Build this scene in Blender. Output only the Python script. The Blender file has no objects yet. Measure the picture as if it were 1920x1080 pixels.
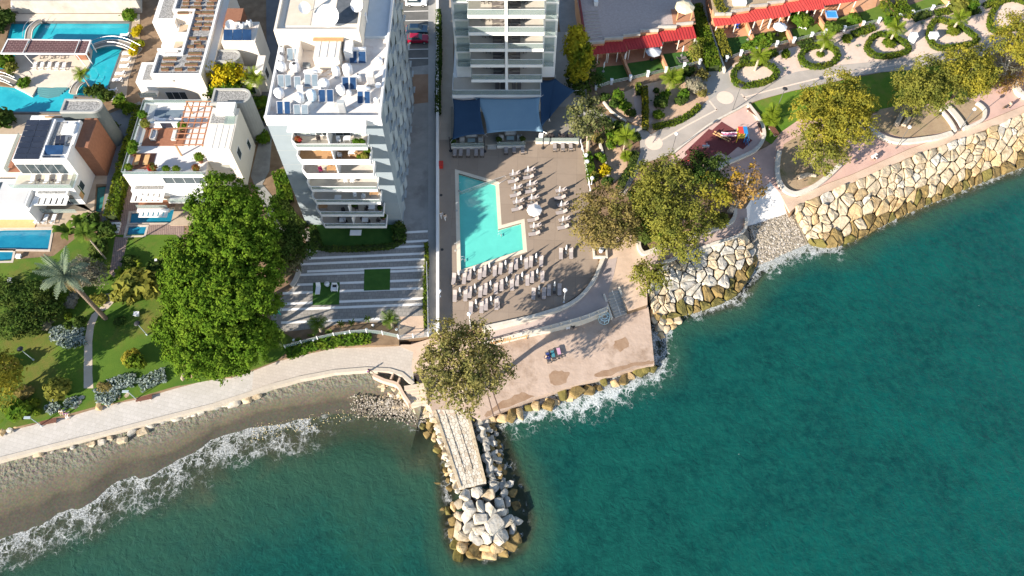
import bpy, bmesh, math, random
import numpy as np
from mathutils import Vector, Matrix, noise
sc = bpy.context.scene
col = sc.collection
PI = math.pi; R = math.radians
rnd = random.Random(7)
# ---------------------------------------------------------------- camera, sky, sun, exposure
CAMZ = 108.0; FPX = 1493.0; TILT = math.atan(860.0 / FPX)
SA, CA = math.sin(TILT), math.cos(TILT)
cam_d = bpy.data.cameras.new('camera'); cam = bpy.data.objects.new('camera', cam_d); col.objects.link(cam)
cam.location = (0, 0, CAMZ); cam.rotation_euler = (TILT, 0, 0)
cam_d.sensor_width = 36.0; cam_d.lens = 36.0 * FPX / 1920; cam_d.clip_start = 1; cam_d.clip_end = 6000
sc.camera = cam
SUN_EL = R(22.8); SUN_DIR = Vector((-0.78 * math.cos(SUN_EL), -0.625 * math.cos(SUN_EL), math.sin(SUN_EL))).normalized()
world = bpy.data.worlds.new('World'); sc.world = world; world.use_nodes = True
wn = world.node_tree; wn.nodes.clear()
wo = wn.nodes.new('ShaderNodeOutputWorld'); wb = wn.nodes.new('ShaderNodeBackground'); ws = wn.nodes.new('ShaderNodeTexSky')
ws.sky_type = 'NISHITA'; ws.sun_disc = False; ws.sun_elevation = SUN_EL; ws.sun_rotation = R(128.7)
ws.air_density = 1.0; ws.dust_density = 0.4; ws.ozone_density = 1.6
wb.inputs['Strength'].default_value = 0.092
wn.links.new(ws.outputs[0], wb.inputs[0]); wn.links.new(wb.outputs[0], wo.inputs[0])
sun_d = bpy.data.lights.new('sun', 'SUN'); sun_d.energy = 5.0; sun_d.angle = R(0.53); sun_d.color = (1.0, 0.91, 0.79)
sun = bpy.data.objects.new('sun', sun_d); col.objects.link(sun); sun.location = SUN_DIR * 300
sun.rotation_euler = (-SUN_DIR).to_track_quat('-Z', 'Y').to_euler()
vs = sc.view_settings; sc.display_settings.display_device = 'sRGB'
vs.view_transform = 'Standard'; vs.look = 'None'; vs.gamma = 1.0; vs.use_curve_mapping = False; vs.exposure = 1.38
sc.cycles.max_bounces = 6; sc.cycles.transparent_max_bounces = 12; sc.cycles.use_denoising = True
# ---------------------------------------------------------------- a photo pixel seen at height z, as a point of the place
def tpx(v, z=0.0): return (CAMZ - z) / (FPX * CA + (v - 540) * SA)      # metres per pixel there
def W(u, v, z=0.0):
    t = tpx(v, z)
    return Vector(((u - 960) * t, (FPX * SA - (v - 540) * CA) * t, z))
def WL(pts, z=0.0): return [W(p[0], p[1], p[2] if len(p) > 2 else z) for p in pts]
# ---------------------------------------------------------------- materials
MATS = {}
def nodes_of(m):
    m.use_nodes = True; nt = m.node_tree; b = nt.nodes['Principled BSDF']; return nt, b
def mat(name, c, c2=None, scale=1.0, rough=0.75, bump=0.0, bscale=None, metal=0.0, detail=5, spec=0.3, c3=None, scale3=0.12):
    """a plain surface: base colour wandering between c and c2, with an optional large stain colour c3 and fine relief"""
    if name in MATS: return MATS[name]
    m = bpy.data.materials.new(name); nt, b = nodes_of(m); L = nt.links; N = nt.nodes.new
    b.inputs['Roughness'].default_value = rough; b.inputs['Metallic'].default_value = metal
    b.inputs['Specular IOR Level'].default_value = spec
    b.inputs['Base Color'].default_value = (*c, 1)
    if c2 or bump or c3:
        g = N('ShaderNodeNewGeometry')
    if c2:
        n = N('ShaderNodeTexNoise'); n.inputs['Scale'].default_value = scale; n.inputs['Detail'].default_value = detail; n.inputs['Roughness'].default_value = 0.65
        L.new(g.outputs['Position'], n.inputs['Vector'])
        r = N('ShaderNodeValToRGB'); r.color_ramp.elements[0].position = 0.3; r.color_ramp.elements[1].position = 0.7
        r.color_ramp.elements[0].color = (*c, 1); r.color_ramp.elements[1].color = (*c2, 1)
        L.new(n.outputs['Fac'], r.inputs['Fac']); out = r.outputs['Color']
        if c3:
            n3 = N('ShaderNodeTexNoise'); n3.inputs['Scale'].default_value = scale3; n3.inputs['Detail'].default_value = 6; n3.inputs['Roughness'].default_value = 0.7
            L.new(g.outputs['Position'], n3.inputs['Vector'])
            r3 = N('ShaderNodeMapRange'); r3.inputs['From Min'].default_value = 0.5; r3.inputs['From Max'].default_value = 0.68
            L.new(n3.outputs['Fac'], r3.inputs['Value'])
            mx = N('ShaderNodeMix'); mx.data_type = 'RGBA'; L.new(r3.outputs[0], mx.inputs['Factor']); L.new(out, mx.inputs['A']); mx.inputs['B'].default_value = (*c3, 1)
            out = mx.outputs['Result']
        L.new(out, b.inputs['Base Color'])
    if bump:
        n2 = N('ShaderNodeTexNoise'); n2.inputs['Scale'].default_value = bscale or scale * 4; n2.inputs['Detail'].default_value = 4
        L.new(g.outputs['Position'], n2.inputs['Vector'])
        bp = N('ShaderNodeBump'); bp.inputs['Strength'].default_value = min(1.0, bump); bp.inputs['Distance'].default_value = 0.05 if bump <= 1 else 0.05 * bump
        L.new(n2.outputs['Fac'], bp.inputs['Height']); L.new(bp.outputs[0], b.inputs['Normal'])
    MATS[name] = m; return m
def mat_tiles(name, c, c2, joint, w, h, rot=0.0, mortar=0.03, rough=0.7, offset=0.5, stain=None):
    """small pavers or tiles too far away to build one by one"""
    if name in MATS: return MATS[name]
    m = bpy.data.materials.new(name); nt, b = nodes_of(m); L = nt.links; N = nt.nodes.new
    g = N('ShaderNodeNewGeometry'); mp = N('ShaderNodeMapping'); mp.inputs['Rotation'].default_value = (0, 0, rot)
    L.new(g.outputs['Position'], mp.inputs['Vector'])
    t = N('ShaderNodeTexBrick'); t.inputs['Color1'].default_value = (*c, 1); t.inputs['Color2'].default_value = (*c2, 1); t.inputs['Mortar'].default_value = (*joint, 1)
    t.inputs['Scale'].default_value = 1.0; t.inputs['Brick Width'].default_value = w; t.inputs['Row Height'].default_value = h
    t.inputs['Mortar Size'].default_value = mortar; t.offset = offset
    L.new(mp.outputs[0], t.inputs['Vector'])
    n = N('ShaderNodeTexNoise'); n.inputs['Scale'].default_value = 0.35; n.inputs['Detail'].default_value = 7; n.inputs['Roughness'].default_value = 0.7
    L.new(g.outputs['Position'], n.inputs['Vector'])
    r = N('ShaderNodeMapRange'); r.inputs['From Min'].default_value = 0.35; r.inputs['From Max'].default_value = 0.75; r.inputs['To Min'].default_value = 0.0; r.inputs['To Max'].default_value = 0.55
    L.new(n.outputs['Fac'], r.inputs['Value'])
    mx = N('ShaderNodeMix'); mx.data_type = 'RGBA'; L.new(r.outputs[0], mx.inputs['Factor']); L.new(t.outputs['Color'], mx.inputs['A'])
    mx.inputs['B'].default_value = (*(stain or tuple(x * 0.7 for x in c)), 1)
    L.new(mx.outputs['Result'], b.inputs['Base Color']); b.inputs['Roughness'].default_value = rough; b.inputs['Specular IOR Level'].default_value = 0.25
    bp = N('ShaderNodeBump'); bp.inputs['Strength'].default_value = 0.4; bp.inputs['Distance'].default_value = 0.02
    L.new(t.outputs['Fac'], bp.inputs['Height']); bp.invert = True; L.new(bp.outputs[0], b.inputs['Normal'])
    MATS[name] = m; return m
def mat_leaf(name, c, c2, c3=None, trans=0.35, scale=0.5):
    """foliage: each leaf clump has its own tint between c and c2; whole boughs drift towards c3"""
    if name in MATS: return MATS[name]
    m = bpy.data.materials.new(name); m.use_nodes = True; nt = m.node_tree; nt.nodes.clear(); L = nt.links; N = nt.nodes.new
    o = N('ShaderNodeOutputMaterial'); d = N('ShaderNodeBsdfDiffuse'); tr = N('ShaderNodeBsdfTranslucent'); mxs = N('ShaderNodeMixShader'); mxs.inputs[0].default_value = trans
    g = N('ShaderNodeNewGeometry'); mx = N('ShaderNodeMix'); mx.data_type = 'RGBA'
    mx.inputs['A'].default_value = (*c, 1); mx.inputs['B'].default_value = (*c2, 1); L.new(g.outputs['Random Per Island'], mx.inputs['Factor'])
    out = mx.outputs['Result']
    if c3:
        n = N('ShaderNodeTexNoise'); n.inputs['Scale'].default_value = scale; n.inputs['Detail'].default_value = 3
        L.new(g.outputs['Position'], n.inputs['Vector'])
        r = N('ShaderNodeMapRange'); r.inputs['From Min'].default_value = 0.45; r.inputs['From Max'].default_value = 0.65; L.new(n.outputs['Fac'], r.inputs['Value'])
        m2 = N('ShaderNodeMix'); m2.data_type = 'RGBA'; L.new(r.outputs[0], m2.inputs['Factor']); L.new(out, m2.inputs['A']); m2.inputs['B'].default_value = (*c3, 1); out = m2.outputs['Result']
    L.new(out, d.inputs['Color']); L.new(out, tr.inputs['Color']); L.new(d.outputs[0], mxs.inputs[1]); L.new(tr.outputs[0], mxs.inputs[2]); L.new(mxs.outputs[0], o.inputs['Surface'])
    MATS[name] = m; return m
def mat_glass(name, tint, rough=0.05, alpha=0.55):
    """thin tinted glass: part mirror, part see-through"""
    if name in MATS: return MATS[name]
    m = bpy.data.materials.new(name); m.use_nodes = True; nt = m.node_tree; nt.nodes.clear(); L = nt.links; N = nt.nodes.new
    o = N('ShaderNodeOutputMaterial'); t = N('ShaderNodeBsdfTransparent'); t.inputs['Color'].default_value = (*[0.6 + 0.4 * x for x in tint], 1)
    p = N('ShaderNodeBsdfPrincipled'); p.inputs['Base Color'].default_value = (*tint, 1); p.inputs['Roughness'].default_value = rough
    mx = N('ShaderNodeMixShader'); mx.inputs[0].default_value = alpha
    L.new(t.outputs[0], mx.inputs[1]); L.new(p.outputs[0], mx.inputs[2]); L.new(mx.outputs[0], o.inputs['Surface'])
    MATS[name] = m; return m
# ---------------------------------------------------------------- mesh collecting
class MB:
    """vertices and faces of one mesh object"""
    def __init__(s): s.v = []; s.f = []
    def add(s, vs, fs):
        o = len(s.v); s.v.extend(tuple(x) for x in vs); s.f.extend(tuple(i + o for i in f) for f in fs); return s
    def box(s, c, d, rz=0.0, rx=0.0, ry=0.0):
        hx, hy, hz = d[0] / 2, d[1] / 2, d[2] / 2
        m = Matrix.Translation(c) @ Matrix.Rotation(rz, 4, 'Z') @ Matrix.Rotation(ry, 4, 'Y') @ Matrix.Rotation(rx, 4, 'X')
        vs = [m @ Vector((x * hx, y * hy, z * hz)) for z in (-1, 1) for (x, y) in ((-1, -1), (1, -1), (1, 1), (-1, 1))]
        return s.add(vs, [(3, 2, 1, 0), (4, 5, 6, 7), (0, 1, 5, 4), (1, 2, 6, 5), (2, 3, 7, 6), (3, 0, 4, 7)])
    def prism(s, pts, z0, z1, top=None):
        """a closed outline carried from z0 up to z1"""
        n = len(pts); a = sum(pts[i][0] * pts[(i + 1) % n][1] - pts[(i + 1) % n][0] * pts[i][1] for i in range(n))
        if a < 0: pts = pts[::-1]; top = top[::-1] if top else None
        tp = top or pts
        vs = [(p[0], p[1], z0) for p in pts] + [(p[0], p[1], z1) for p in tp]
        return s.add(vs, [tuple(range(n - 1, -1, -1)), tuple(range(n, 2 * n))] + [(i, (i + 1) % n, n + (i + 1) % n, n + i) for i in range(n)])
    def tube(s, pts, r, n=6, caps=True):
        """a round bar along pts; r one radius or one per point"""
        k = len(pts); rs = r if hasattr(r, '__len__') else [r] * k; pts = [Vector(p) for p in pts]; vs = []
        for i, p in enumerate(pts):
            d = (pts[min(i + 1, k - 1)] - pts[max(i - 1, 0)]).normalized()
            a = d.orthogonal().normalized() if abs(d.z) > 0.99 else d.cross(Vector((0, 0, 1))).normalized(); b = d.cross(a)
            vs += [p + (a * math.cos(2 * PI * j / n) + b * math.sin(2 * PI * j / n)) * rs[i] for j in range(n)]
        fs = [(i * n + j, i * n + (j + 1) % n, (i + 1) * n + (j + 1) % n, (i + 1) * n + j) for i in range(k - 1) for j in range(n)]
        if caps: fs += [tuple(range(n - 1, -1, -1)), tuple(range((k - 1) * n, k * n))]
        return s.add(vs, fs)
    def lathe(s, c, prof, n=12):
        """profile of (radius, height) turned round a vertical axis at c"""
        k = len(prof); vs = [(c[0] + r * math.cos(2 * PI * j / n), c[1] + r * math.sin(2 * PI * j / n), c[2] + z) for r, z in prof for j in range(n)]
        fs = [(i * n + j, i * n + (j + 1) % n, (i + 1) * n + (j + 1) % n, (i + 1) * n + j) for i in range(k - 1) for j in range(n)]
        fs += [tuple(range(n - 1, -1, -1)), tuple(range((k - 1) * n, k * n))]
        return s.add(vs, fs)
    def wall(s, pts, w, z0, z1, closed=False):
        """an upright band of width w along a line"""
        L_, R_ = offset_line(pts, w / 2, closed), offset_line(pts, -w / 2, closed); n = len(pts)
        zz0 = z0 if hasattr(z0, '__len__') else [z0] * n; zz1 = z1 if hasattr(z1, '__len__') else [z1] * n
        vs = []
        for i in range(n):
            vs += [(L_[i][0], L_[i][1], zz0[i]), (R_[i][0], R_[i][1], zz0[i]), (R_[i][0], R_[i][1], zz1[i]), (L_[i][0], L_[i][1], zz1[i])]
        fs = []
        for i in range(n if closed else n - 1):
            a, b = 4 * i, 4 * ((i + 1) % n)
            fs += [(a + 3, a + 2, b + 2, b + 3), (a, b, b + 1, a + 1), (a + 1, b + 1, b + 2, a + 2), (a, a + 3, b + 3, b)]
        if not closed: fs += [(0, 1, 2, 3), (4 * n - 1, 4 * n - 2, 4 * n - 3, 4 * n - 4)]
        return s.add(vs, fs)
    def quad(s, a, b, c, d): return s.add([a, b, c, d], [(0, 1, 2, 3)])
    def mesh(s, name, m, smooth=False):
        me = bpy.data.meshes.new(name); me.from_pydata(s.v, [], s.f)
        if m: me.materials.append(m)
        if smooth: me.polygons.foreach_set('use_smooth', [True] * len(me.polygons))
        me.update(); return me
    def build(s, name, m, parent=None, smooth=False, loc=None):
        return put(name, s.mesh(name, m, smooth), parent, loc)
def put(name, me, parent=None, loc=None):
    o = bpy.data.objects.new(name, me); col.objects.link(o)
    if parent: o.parent = parent
    if loc is not None: o.location = loc
    return o
def offset_line(pts, d, closed=False):
    out = []; n = len(pts)
    for i in range(n):
        a = pts[(i - 1) % n] if (closed or i > 0) else pts[i]; b = pts[(i + 1) % n] if (closed or i < n - 1) else pts[i]; p = pts[i]
        t1 = Vector((p[0] - a[0], p[1] - a[1])); t2 = Vector((b[0] - p[0], b[1] - p[1]))
        if t1.length < 1e-6: t1 = t2
        if t2.length < 1e-6: t2 = t1
        n1 = Vector((-t1.y, t1.x)).normalized(); n2 = Vector((-t2.y, t2.x)).normalized(); m = (n1 + n2)
        if m.length < 1e-3: m = n1
        m.normalize(); k = max(0.5, m.dot(n1)); out.append((p[0] + m.x * d / k, p[1] + m.y * d / k))
    return out
def smooth_line(pts, k=4, closed=False):
    """a rounder line through the same points"""
    P = [Vector(p) for p in pts]; n = len(P); out = []
    for i in range(n if closed else n - 1):
        p0 = P[(i - 1) % n] if (closed or i > 0) else P[i]; p1 = P[i]; p2 = P[(i + 1) % n]; p3 = P[(i + 2) % n] if (closed or i + 2 < n) else p2
        for j in range(k):
            t = j / k; out.append(0.5 * ((2 * p1) + (p2 - p0) * t + (2 * p0 - 5 * p1 + 4 * p2 - p3) * t * t + (3 * p1 - p0 - 3 * p2 + p3) * t ** 3))
    if not closed: out.append(P[-1])
    return out
def resample(pts, step=None, n=None):
    P = [Vector(p) for p in pts]; L_ = [0.0]
    for a, b in zip(P, P[1:]): L_.append(L_[-1] + (b - a).length)
    n = n or max(2, int(round(L_[-1] / step)) + 1); out = []; j = 0
    for i in range(n):
        s_ = L_[-1] * i / (n - 1)
        while j < len(P) - 2 and L_[j + 1] < s_: j += 1
        d = L_[j + 1] - L_[j]; out.append(P[j].lerp(P[j + 1], (s_ - L_[j]) / d if d > 1e-9 else 0))
    return out
def tag(o, label=None, cat=None, group=None, kind=None):
    if label: o['label'] = label
    if cat: o['category'] = cat
    if group: o['group'] = group
    if kind: o['kind'] = kind
    return o
def thing(name, label, cat, loc=(0, 0, 0), rz=0.0, group=None):
    o = bpy.data.objects.new(name, None); col.objects.link(o); o.location = loc; o.rotation_euler = (0, 0, rz); o.empty_display_size = 0.3
    return tag(o, label, cat, group)
def dup(root, loc, rz=0.0, label=None, group=None, scale=None):
    """a copy of a thing with copies of its parts and sub-parts"""
    r = root.copy(); col.objects.link(r); r.location = loc; r.rotation_euler = (0, 0, rz)
    if scale: r.scale = scale if hasattr(scale, '__len__') else (scale,) * 3
    if label: r['label'] = label
    if group: r['group'] = group
    for ch in list(root.children):
        c = ch.copy(); col.objects.link(c); c.parent = r
        for g in list(ch.children):
            d = g.copy(); col.objects.link(d); d.parent = c
    return r
class Proto:
    """the first call moves the thing itself, later calls copy it"""
    def __init__(s, root): s.root = root; s.used = False
    def __call__(s, loc, rz=0.0, label=None, group=None, scale=None):
        if not s.used:
            s.used = True; r = s.root; r.location = loc; r.rotation_euler = (0, 0, rz)
            if scale: r.scale = scale if hasattr(scale, '__len__') else (scale,) * 3
            if label: r['label'] = label
            if group: r['group'] = group
            return r
        r = dup(s.root, loc, rz, label, group, scale or (1, 1, 1)); return r
def sheet(name, pts, z, m, thick=0.25, kind='structure', parent=None):
    """a flat piece of ground from an outline in photo pixels"""
    w = WL(pts, z) if not isinstance(pts[0], Vector) else pts
    o = MB().prism([(p.x, p.y) for p in w], z - thick, z).build(name, m, parent)
    if kind: o['kind'] = kind
    return o
# ================================================================ THE SETTING
SEA = -2.8; PROM = -0.6; PLAT = -1.5
soil = mat('soil', (.15, .095, .055), (.25, .17, .105), 0.6, .95, .6, 3)
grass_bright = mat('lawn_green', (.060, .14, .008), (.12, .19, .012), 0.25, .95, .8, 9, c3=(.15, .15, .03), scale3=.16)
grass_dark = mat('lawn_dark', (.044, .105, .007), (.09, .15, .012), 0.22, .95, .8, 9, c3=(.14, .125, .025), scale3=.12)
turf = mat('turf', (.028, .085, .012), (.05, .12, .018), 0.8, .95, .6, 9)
conc = mat('concrete', (.36, .33, .29), (.46, .43, .38), 0.5, .85, .3, 3, c3=(.30, .27, .23))
conc_grey = mat('grey_concrete', (.22, .22, .21), (.30, .29, .27), 0.4, .85, .3, 3, c3=(.17, .16, .15))
deck_m = mat_tiles('deck_paving', (.265, .205, .155), (.30, .235, .18), (.20, .155, .12), 3.4, 3.4, .05, .02, .8, 0, (.215, .165, .125))
asphalt = mat('asphalt', (.10, .10, .095), (.15, .145, .135), 0.5, .9, .3, 6)
pink = mat('pink_paving', (.47, .30, .245), (.55, .37, .30), 0.35, .85, .2, 4, c3=(.40, .27, .22))
tan = mat('tan_paving', (.50, .36, .26), (.58, .44, .33), 0.35, .85, .3, 4, c3=(.42, .31, .23))
path_m = mat('path_grey', (.34, .30, .26), (.42, .37, .32), 0.3, .85, .2, 5, c3=(.30, .27, .24))
white_stone = mat('white_stone', (.48, .43, .355), (.60, .55, .47), 1.2, .85, .4, 3)
white_line = mat('white_line', (.75, .73, .70), (.68, .66, .62), 2, .8)
prom_m = mat_tiles('promenade_paving', (.46, .43, .39), (.515, .48, .44), (.41, .38, .34), 0.6, 0.6, R(14), .02, .8, .5, (.36, .33, .285))
prom2_m = mat_tiles('promenade_fine_paving', (.46, .405, .345), (.51, .45, .385), (.41, .355, .30), 0.5, 0.5, R(10), .02, .8, .5, (.39, .335, .28))
paver_m = mat_tiles('plaza_pavers', (.26, .24, .215), (.325, .30, .27), (.19, .175, .155), 0.62, 0.62, R(3), .03, .8, .5, (.17, .16, .145))
red_mat = mat('red_rubber', (.125, .03, .032), (.16, .045, .045), 2, .9, .2, 8)
PROM_UP = [(-700, 980), (-200, 855), (0, 808), (57, 795), (78, 787), (122, 780), (158, 769), (179, 763), (215, 754), (257, 746), (329, 725), (394, 708), (432, 706), (477, 691), (521, 674), (576, 661), (626, 650), (697, 648), (748, 646)]
PROM_DN = [(-700, 1050), (-200, 912), (0, 861), (75, 842), (176, 817), (274, 792), (400, 760), (471, 737), (510, 723), (562, 709), (626, 697), (686, 692), (730, 694), (753, 701), (775, 720)]
REV_TOP = [(1494, 386), (1547, 361), (1594, 344), (1650, 319), (1706, 294), (1761, 274), (1817, 255), (1872, 233), (1920, 213), (2100, 140), (2700, -120)]
REV2_TOP = [(1212, 520), (1236, 496), (1273, 483), (1302, 472), (1335, 459), (1372, 448), (1390, 441), (1402, 425)]
RAMP_OUT = [(905, 646, -.95), (980, 627, -.7), (1040, 613, -.45), (1095, 598, -.2), (1142, 577, 0)]
# one sheet of earth under everything on land
gp = WL(PROM_UP, -.05) + [W(748, 636, -.05), W(822, 628, -.05), W(915, 612, -.05)] + [W(p[0], p[1], -.05) for p in [(1000, 592), (1057, 572), (1085, 550), (1134, 551), (1160, 543), (1178, 581), (1214, 570)]] + WL(REV2_TOP[:-1], -.05) + WL([(1400, 428), (1398, 391), (1410, 371), (1444, 341), (1463, 363), (1484, 400)], -.05) + WL(REV_TOP, -.05)
gp = [(-1600, gp[0].y - 300)] + [(p.x, p.y) for p in gp] + [(1600, gp[-1].y + 300), (2200, 3000), (-2200, 3000)]
GROUND_PTS = gp
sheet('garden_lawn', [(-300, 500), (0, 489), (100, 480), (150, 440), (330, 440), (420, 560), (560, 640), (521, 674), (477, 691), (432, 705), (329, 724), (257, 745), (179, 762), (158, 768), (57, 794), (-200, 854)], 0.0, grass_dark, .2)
sheet('promenade', PROM_UP[:14] + PROM_DN[8:0:-1] + [PROM_DN[0]], PROM, prom_m, 3)
sheet('promenade', [(471, 737), (477, 692), (521, 674), (576, 661), (626, 650), (697, 648), (748, 646), (775, 646), (775, 720), (753, 701), (730, 694), (686, 692), (626, 697), (562, 709), (510, 723)], PROM + .004, prom2_m, 3)
kb = MB(); kb.wall(WL(PROM_DN[1:], PROM), .55, PROM - 2, PROM + .12); tag(kb.build('promenade_kerb', mat('kerb_beige', (.42, .365, .295), (.50, .44, .36), .9, .85, .3)), kind='structure')
# paved square in front of the tower with its white stripes
sheet('plaza', [(560, 430), (579, 460), (574, 482), (563, 496), (563, 515), (550, 538), (519, 567), (503, 573), (512, 615), (526, 622), (550, 620), (614, 613), (643, 604), (745, 604), (748, 636), (803, 630), (803, 410), (700, 410)], 0.0, paver_m, .3)
stripes = [((757, 436), (802, 433.5)), ((752, 454), (803, 451)), ((576, 470), (803, 461)), ((580, 484.5), (799, 475)), ((563, 495.5), (799, 485.5)), ((576, 509), (799, 500)), ((563, 515.5), (799, 506.5)),
           ((557, 534), (788, 525)), ((530, 550), (803, 540)), ((502, 571), (803, 559)), ((524, 581), (801, 570)), ((527, 605), (760, 596))]
for a, b in stripes:
    kb = MB(); p, q = W(*a), W(*b); kb.wall([p, q], .42, -.1, .006); tag(kb.build('paving_stripe', white_line), kind='structure')
sheet('paved_pad', [(748, 594), (794, 592), (795, 628), (748, 635)], .008, tan, .2)
for q in ([(587, 530), (637, 529), (636, 571), (586, 572)], [(683, 505), (732, 503.5), (731, 543.5), (682, 545)]):
    sheet('turf_square', q, .03, turf, .2)
sheet('front_lawn', [(582, 416), (585, 440), (591, 458), (603, 466), (675, 466), (735, 461), (752, 452), (758, 436), (757, 415)], .03, turf, .2)
# driveway, parking bays and the strips beside the white wall
sheet('driveway', [(735, -200), (808, -200), (804, 432), (752, 436), (755, 300)], .004, conc_grey, .3)
sheet('parking_bay', [(740, -200), (803, -200), (803, 122), (755, 127)], .012, asphalt, .2)
sheet('earth_strip', [(758, 140), (803, 139), (803, 192), (766, 196)], .012, mat('rust_earth', (.22, .13, .08), (.28, .18, .12), .4, .95, .4), .2)
for v in (0, 20.5, 38, 92, 109):
    kb = MB(); kb.wall([W(757, v + 1), W(803, v)], .16, 0, .018); tag(kb.build('bay_line', white_line), kind='structure')
sheet('wall_walk', [(803, -200), (820, -200), (820, 625), (803, 630)], .016, mat('blue_walk', (.27, .27, .26), (.33, .32, .30), .5, .85, .2), .3)
sheet('hotel_walk', [(823, -200), (850, -200), (850, 265), (823, 265)], .0, mat('walk_tan', (.36, .30, .235), (.42, .35, .28), .5, .85, .2), .3)
# hotel pool deck
DECK = [(822, 262), (1086, 262), (1096, 300), (1103, 350), (1112, 420), (1118, 470), (1122, 492), (1118, 510), (1108, 527), (1085, 552), (1057, 571), (1000, 590), (915, 610), (860, 622), (822, 628)]
MAINPOOL = [(860, 325), (929, 345), (934, 430), (977, 418), (981, 468), (864, 506)]
def sheet_hole(name, outer, hole, z, m, thick=.3):
    """a slab with a pool cut out of it"""
    bm = bmesh.new(); A = [bm.verts.new(W(p[0], p[1], z)) for p in outer]; B = [bm.verts.new(W(p[0], p[1], z)) for p in hole]
    es = [bm.edges.new((r_[i], r_[(i + 1) % len(r_)])) for r_ in (A, B) for i in range(len(r_))]
    bmesh.ops.triangle_fill(bm, edges=es, use_beauty=True)
    for f in bm.faces:
        if f.normal.z < 0: f.normal_flip()
    g = bmesh.ops.extrude_face_region(bm, geom=list(bm.faces)); bmesh.ops.translate(bm, vec=(0, 0, -thick), verts=[v for v in g['geom'] if isinstance(v, bmesh.types.BMVert)])
    bmesh.ops.recalc_face_normals(bm, faces=bm.faces)
    me = bpy.data.meshes.new(name); bm.to_mesh(me); bm.free(); me.materials.append(m)
    return tag(put(name, me), kind='structure')
def pool_edge(name, hole, w, z, m, lab=None):
    c = WL(hole, z); k = MB(); a = sum(c[i].x * c[(i + 1) % len(c)].y - c[(i + 1) % len(c)].x * c[i].y for i in range(len(c)))
    o = offset_line(c, -w / 2 if a > 0 else w / 2, True); k.wall(o, w, z - .4, z + .012, True); return tag(k.build(name, m), kind='structure')
def water_mat(name, c, c2, rough=.06, bump=.15, sc_=1.2):
    m = mat(name, c, c2, sc_ * .5, rough, 0, spec=.5); nt = m.node_tree; N = nt.nodes.new; b = nt.nodes['Principled BSDF']
    g = N('ShaderNodeNewGeometry'); n = N('ShaderNodeTexNoise'); n.inputs['Scale'].default_value = sc_ * 1.6; n.inputs['Detail'].default_value = 5; nt.links.new(g.outputs['Position'], n.inputs['Vector'])
    bp = N('ShaderNodeBump'); bp.inputs['Strength'].default_value = bump; bp.inputs['Distance'].default_value = .12; nt.links.new(n.outputs['Fac'], bp.inputs['Height']); nt.links.new(bp.outputs[0], b.inputs['Normal'])
    return m
pool_w = water_mat('pool_water', (.10, .49, .41), (.115, .55, .46), bump=.06)
lagoon_w = water_mat('lagoon_water', (.012, .27, .34), (.03, .40, .46), sc_=.6, bump=.2)
villa_w = water_mat('villa_pool_water', (.006, .14, .24), (.015, .20, .30), bump=.2)
LAGOON = [(20, 41), (245, 41), (240, 75), (226, 100), (196, 184), (140, 180), (130, 212), (0, 212), (-60, 205), (-60, 165), (0, 160), (27, 163), (42, 170), (60, 180), (70, 163), (130, 163), (143, 152), (168, 120), (172, 92), (160, 76), (60, 76), (30, 100), (15, 130), (-60, 130), (-60, 100), (5, 98)]
POOL1 = [(-60, 436), (8, 430), (97, 429), (90, 468), (-60, 466)]; SPA1 = [(-60, 470), (25, 470), (21, 489), (-60, 491)]
POOL2 = [(245, 399), (340, 390), (345, 417), (242, 418)]; SPA2 = [(240, 424), (275, 423), (270, 441), (236, 442)]; POND = [(178, 396), (182, 350), (199, 348), (190, 398)]
from mathutils.geometry import tessellate_polygon
def holed(name, outer, holes, z, m, thick):
    bm = bmesh.new(); rings_ = [[bm.verts.new((p[0], p[1], z)) for p in outer]] + [[bm.verts.new(W(p[0], p[1], z)) for p in h] for h in holes]
    es = [bm.edges.new((r_[i], r_[(i + 1) % len(r_)])) for r_ in rings_ for i in range(len(r_))]
    bmesh.ops.triangle_fill(bm, edges=es, use_beauty=True)
    for f in bm.faces:
        if f.normal.z < 0: f.normal_flip()
    g = bmesh.ops.extrude_face_region(bm, geom=list(bm.faces)); bmesh.ops.translate(bm, vec=(0, 0, -thick), verts=[v for v in g['geom'] if isinstance(v, bmesh.types.BMVert)])
    bmesh.ops.recalc_face_normals(bm, faces=bm.faces); me = bpy.data.meshes.new(name); bm.to_mesh(me); bm.free(); me.materials.append(m)
    return tag(put(name, me), kind='structure')
holed('ground', GROUND_PTS, [MAINPOOL, LAGOON, POOL1, SPA1, POOL2, SPA2, POND], -.05, soil, 4.4)
sheet_hole('pool_deck', DECK, MAINPOOL, 0.0, deck_m)
pool_edge('pool_coping', MAINPOOL, .62, 0.0, mat('coping', (.58, .50, .38), (.66, .58, .46), 1, .8))
sheet('pool_water', MAINPOOL, -.38, pool_w, .1)
sheet('deck_walk', [(822, 262), (846, 262), (846, 624), (822, 628)], .006, mat('deck_walk_grey', (.24, .19, .15), (.28, .225, .175), .4, .85), .1)
# white wall between the plaza and the hotel
wall_paint = mat('white_wall_paint', (.68, .65, .60), (.75, .72, .68), .7, .8)
tag(MB().wall([W(821, -150), W(821, 300), W(821.5, 627)], .45, -.1, 1.05).build('garden_wall', wall_paint), 'long low white wall between the striped plaza and the hotel pool deck', 'wall')
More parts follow.
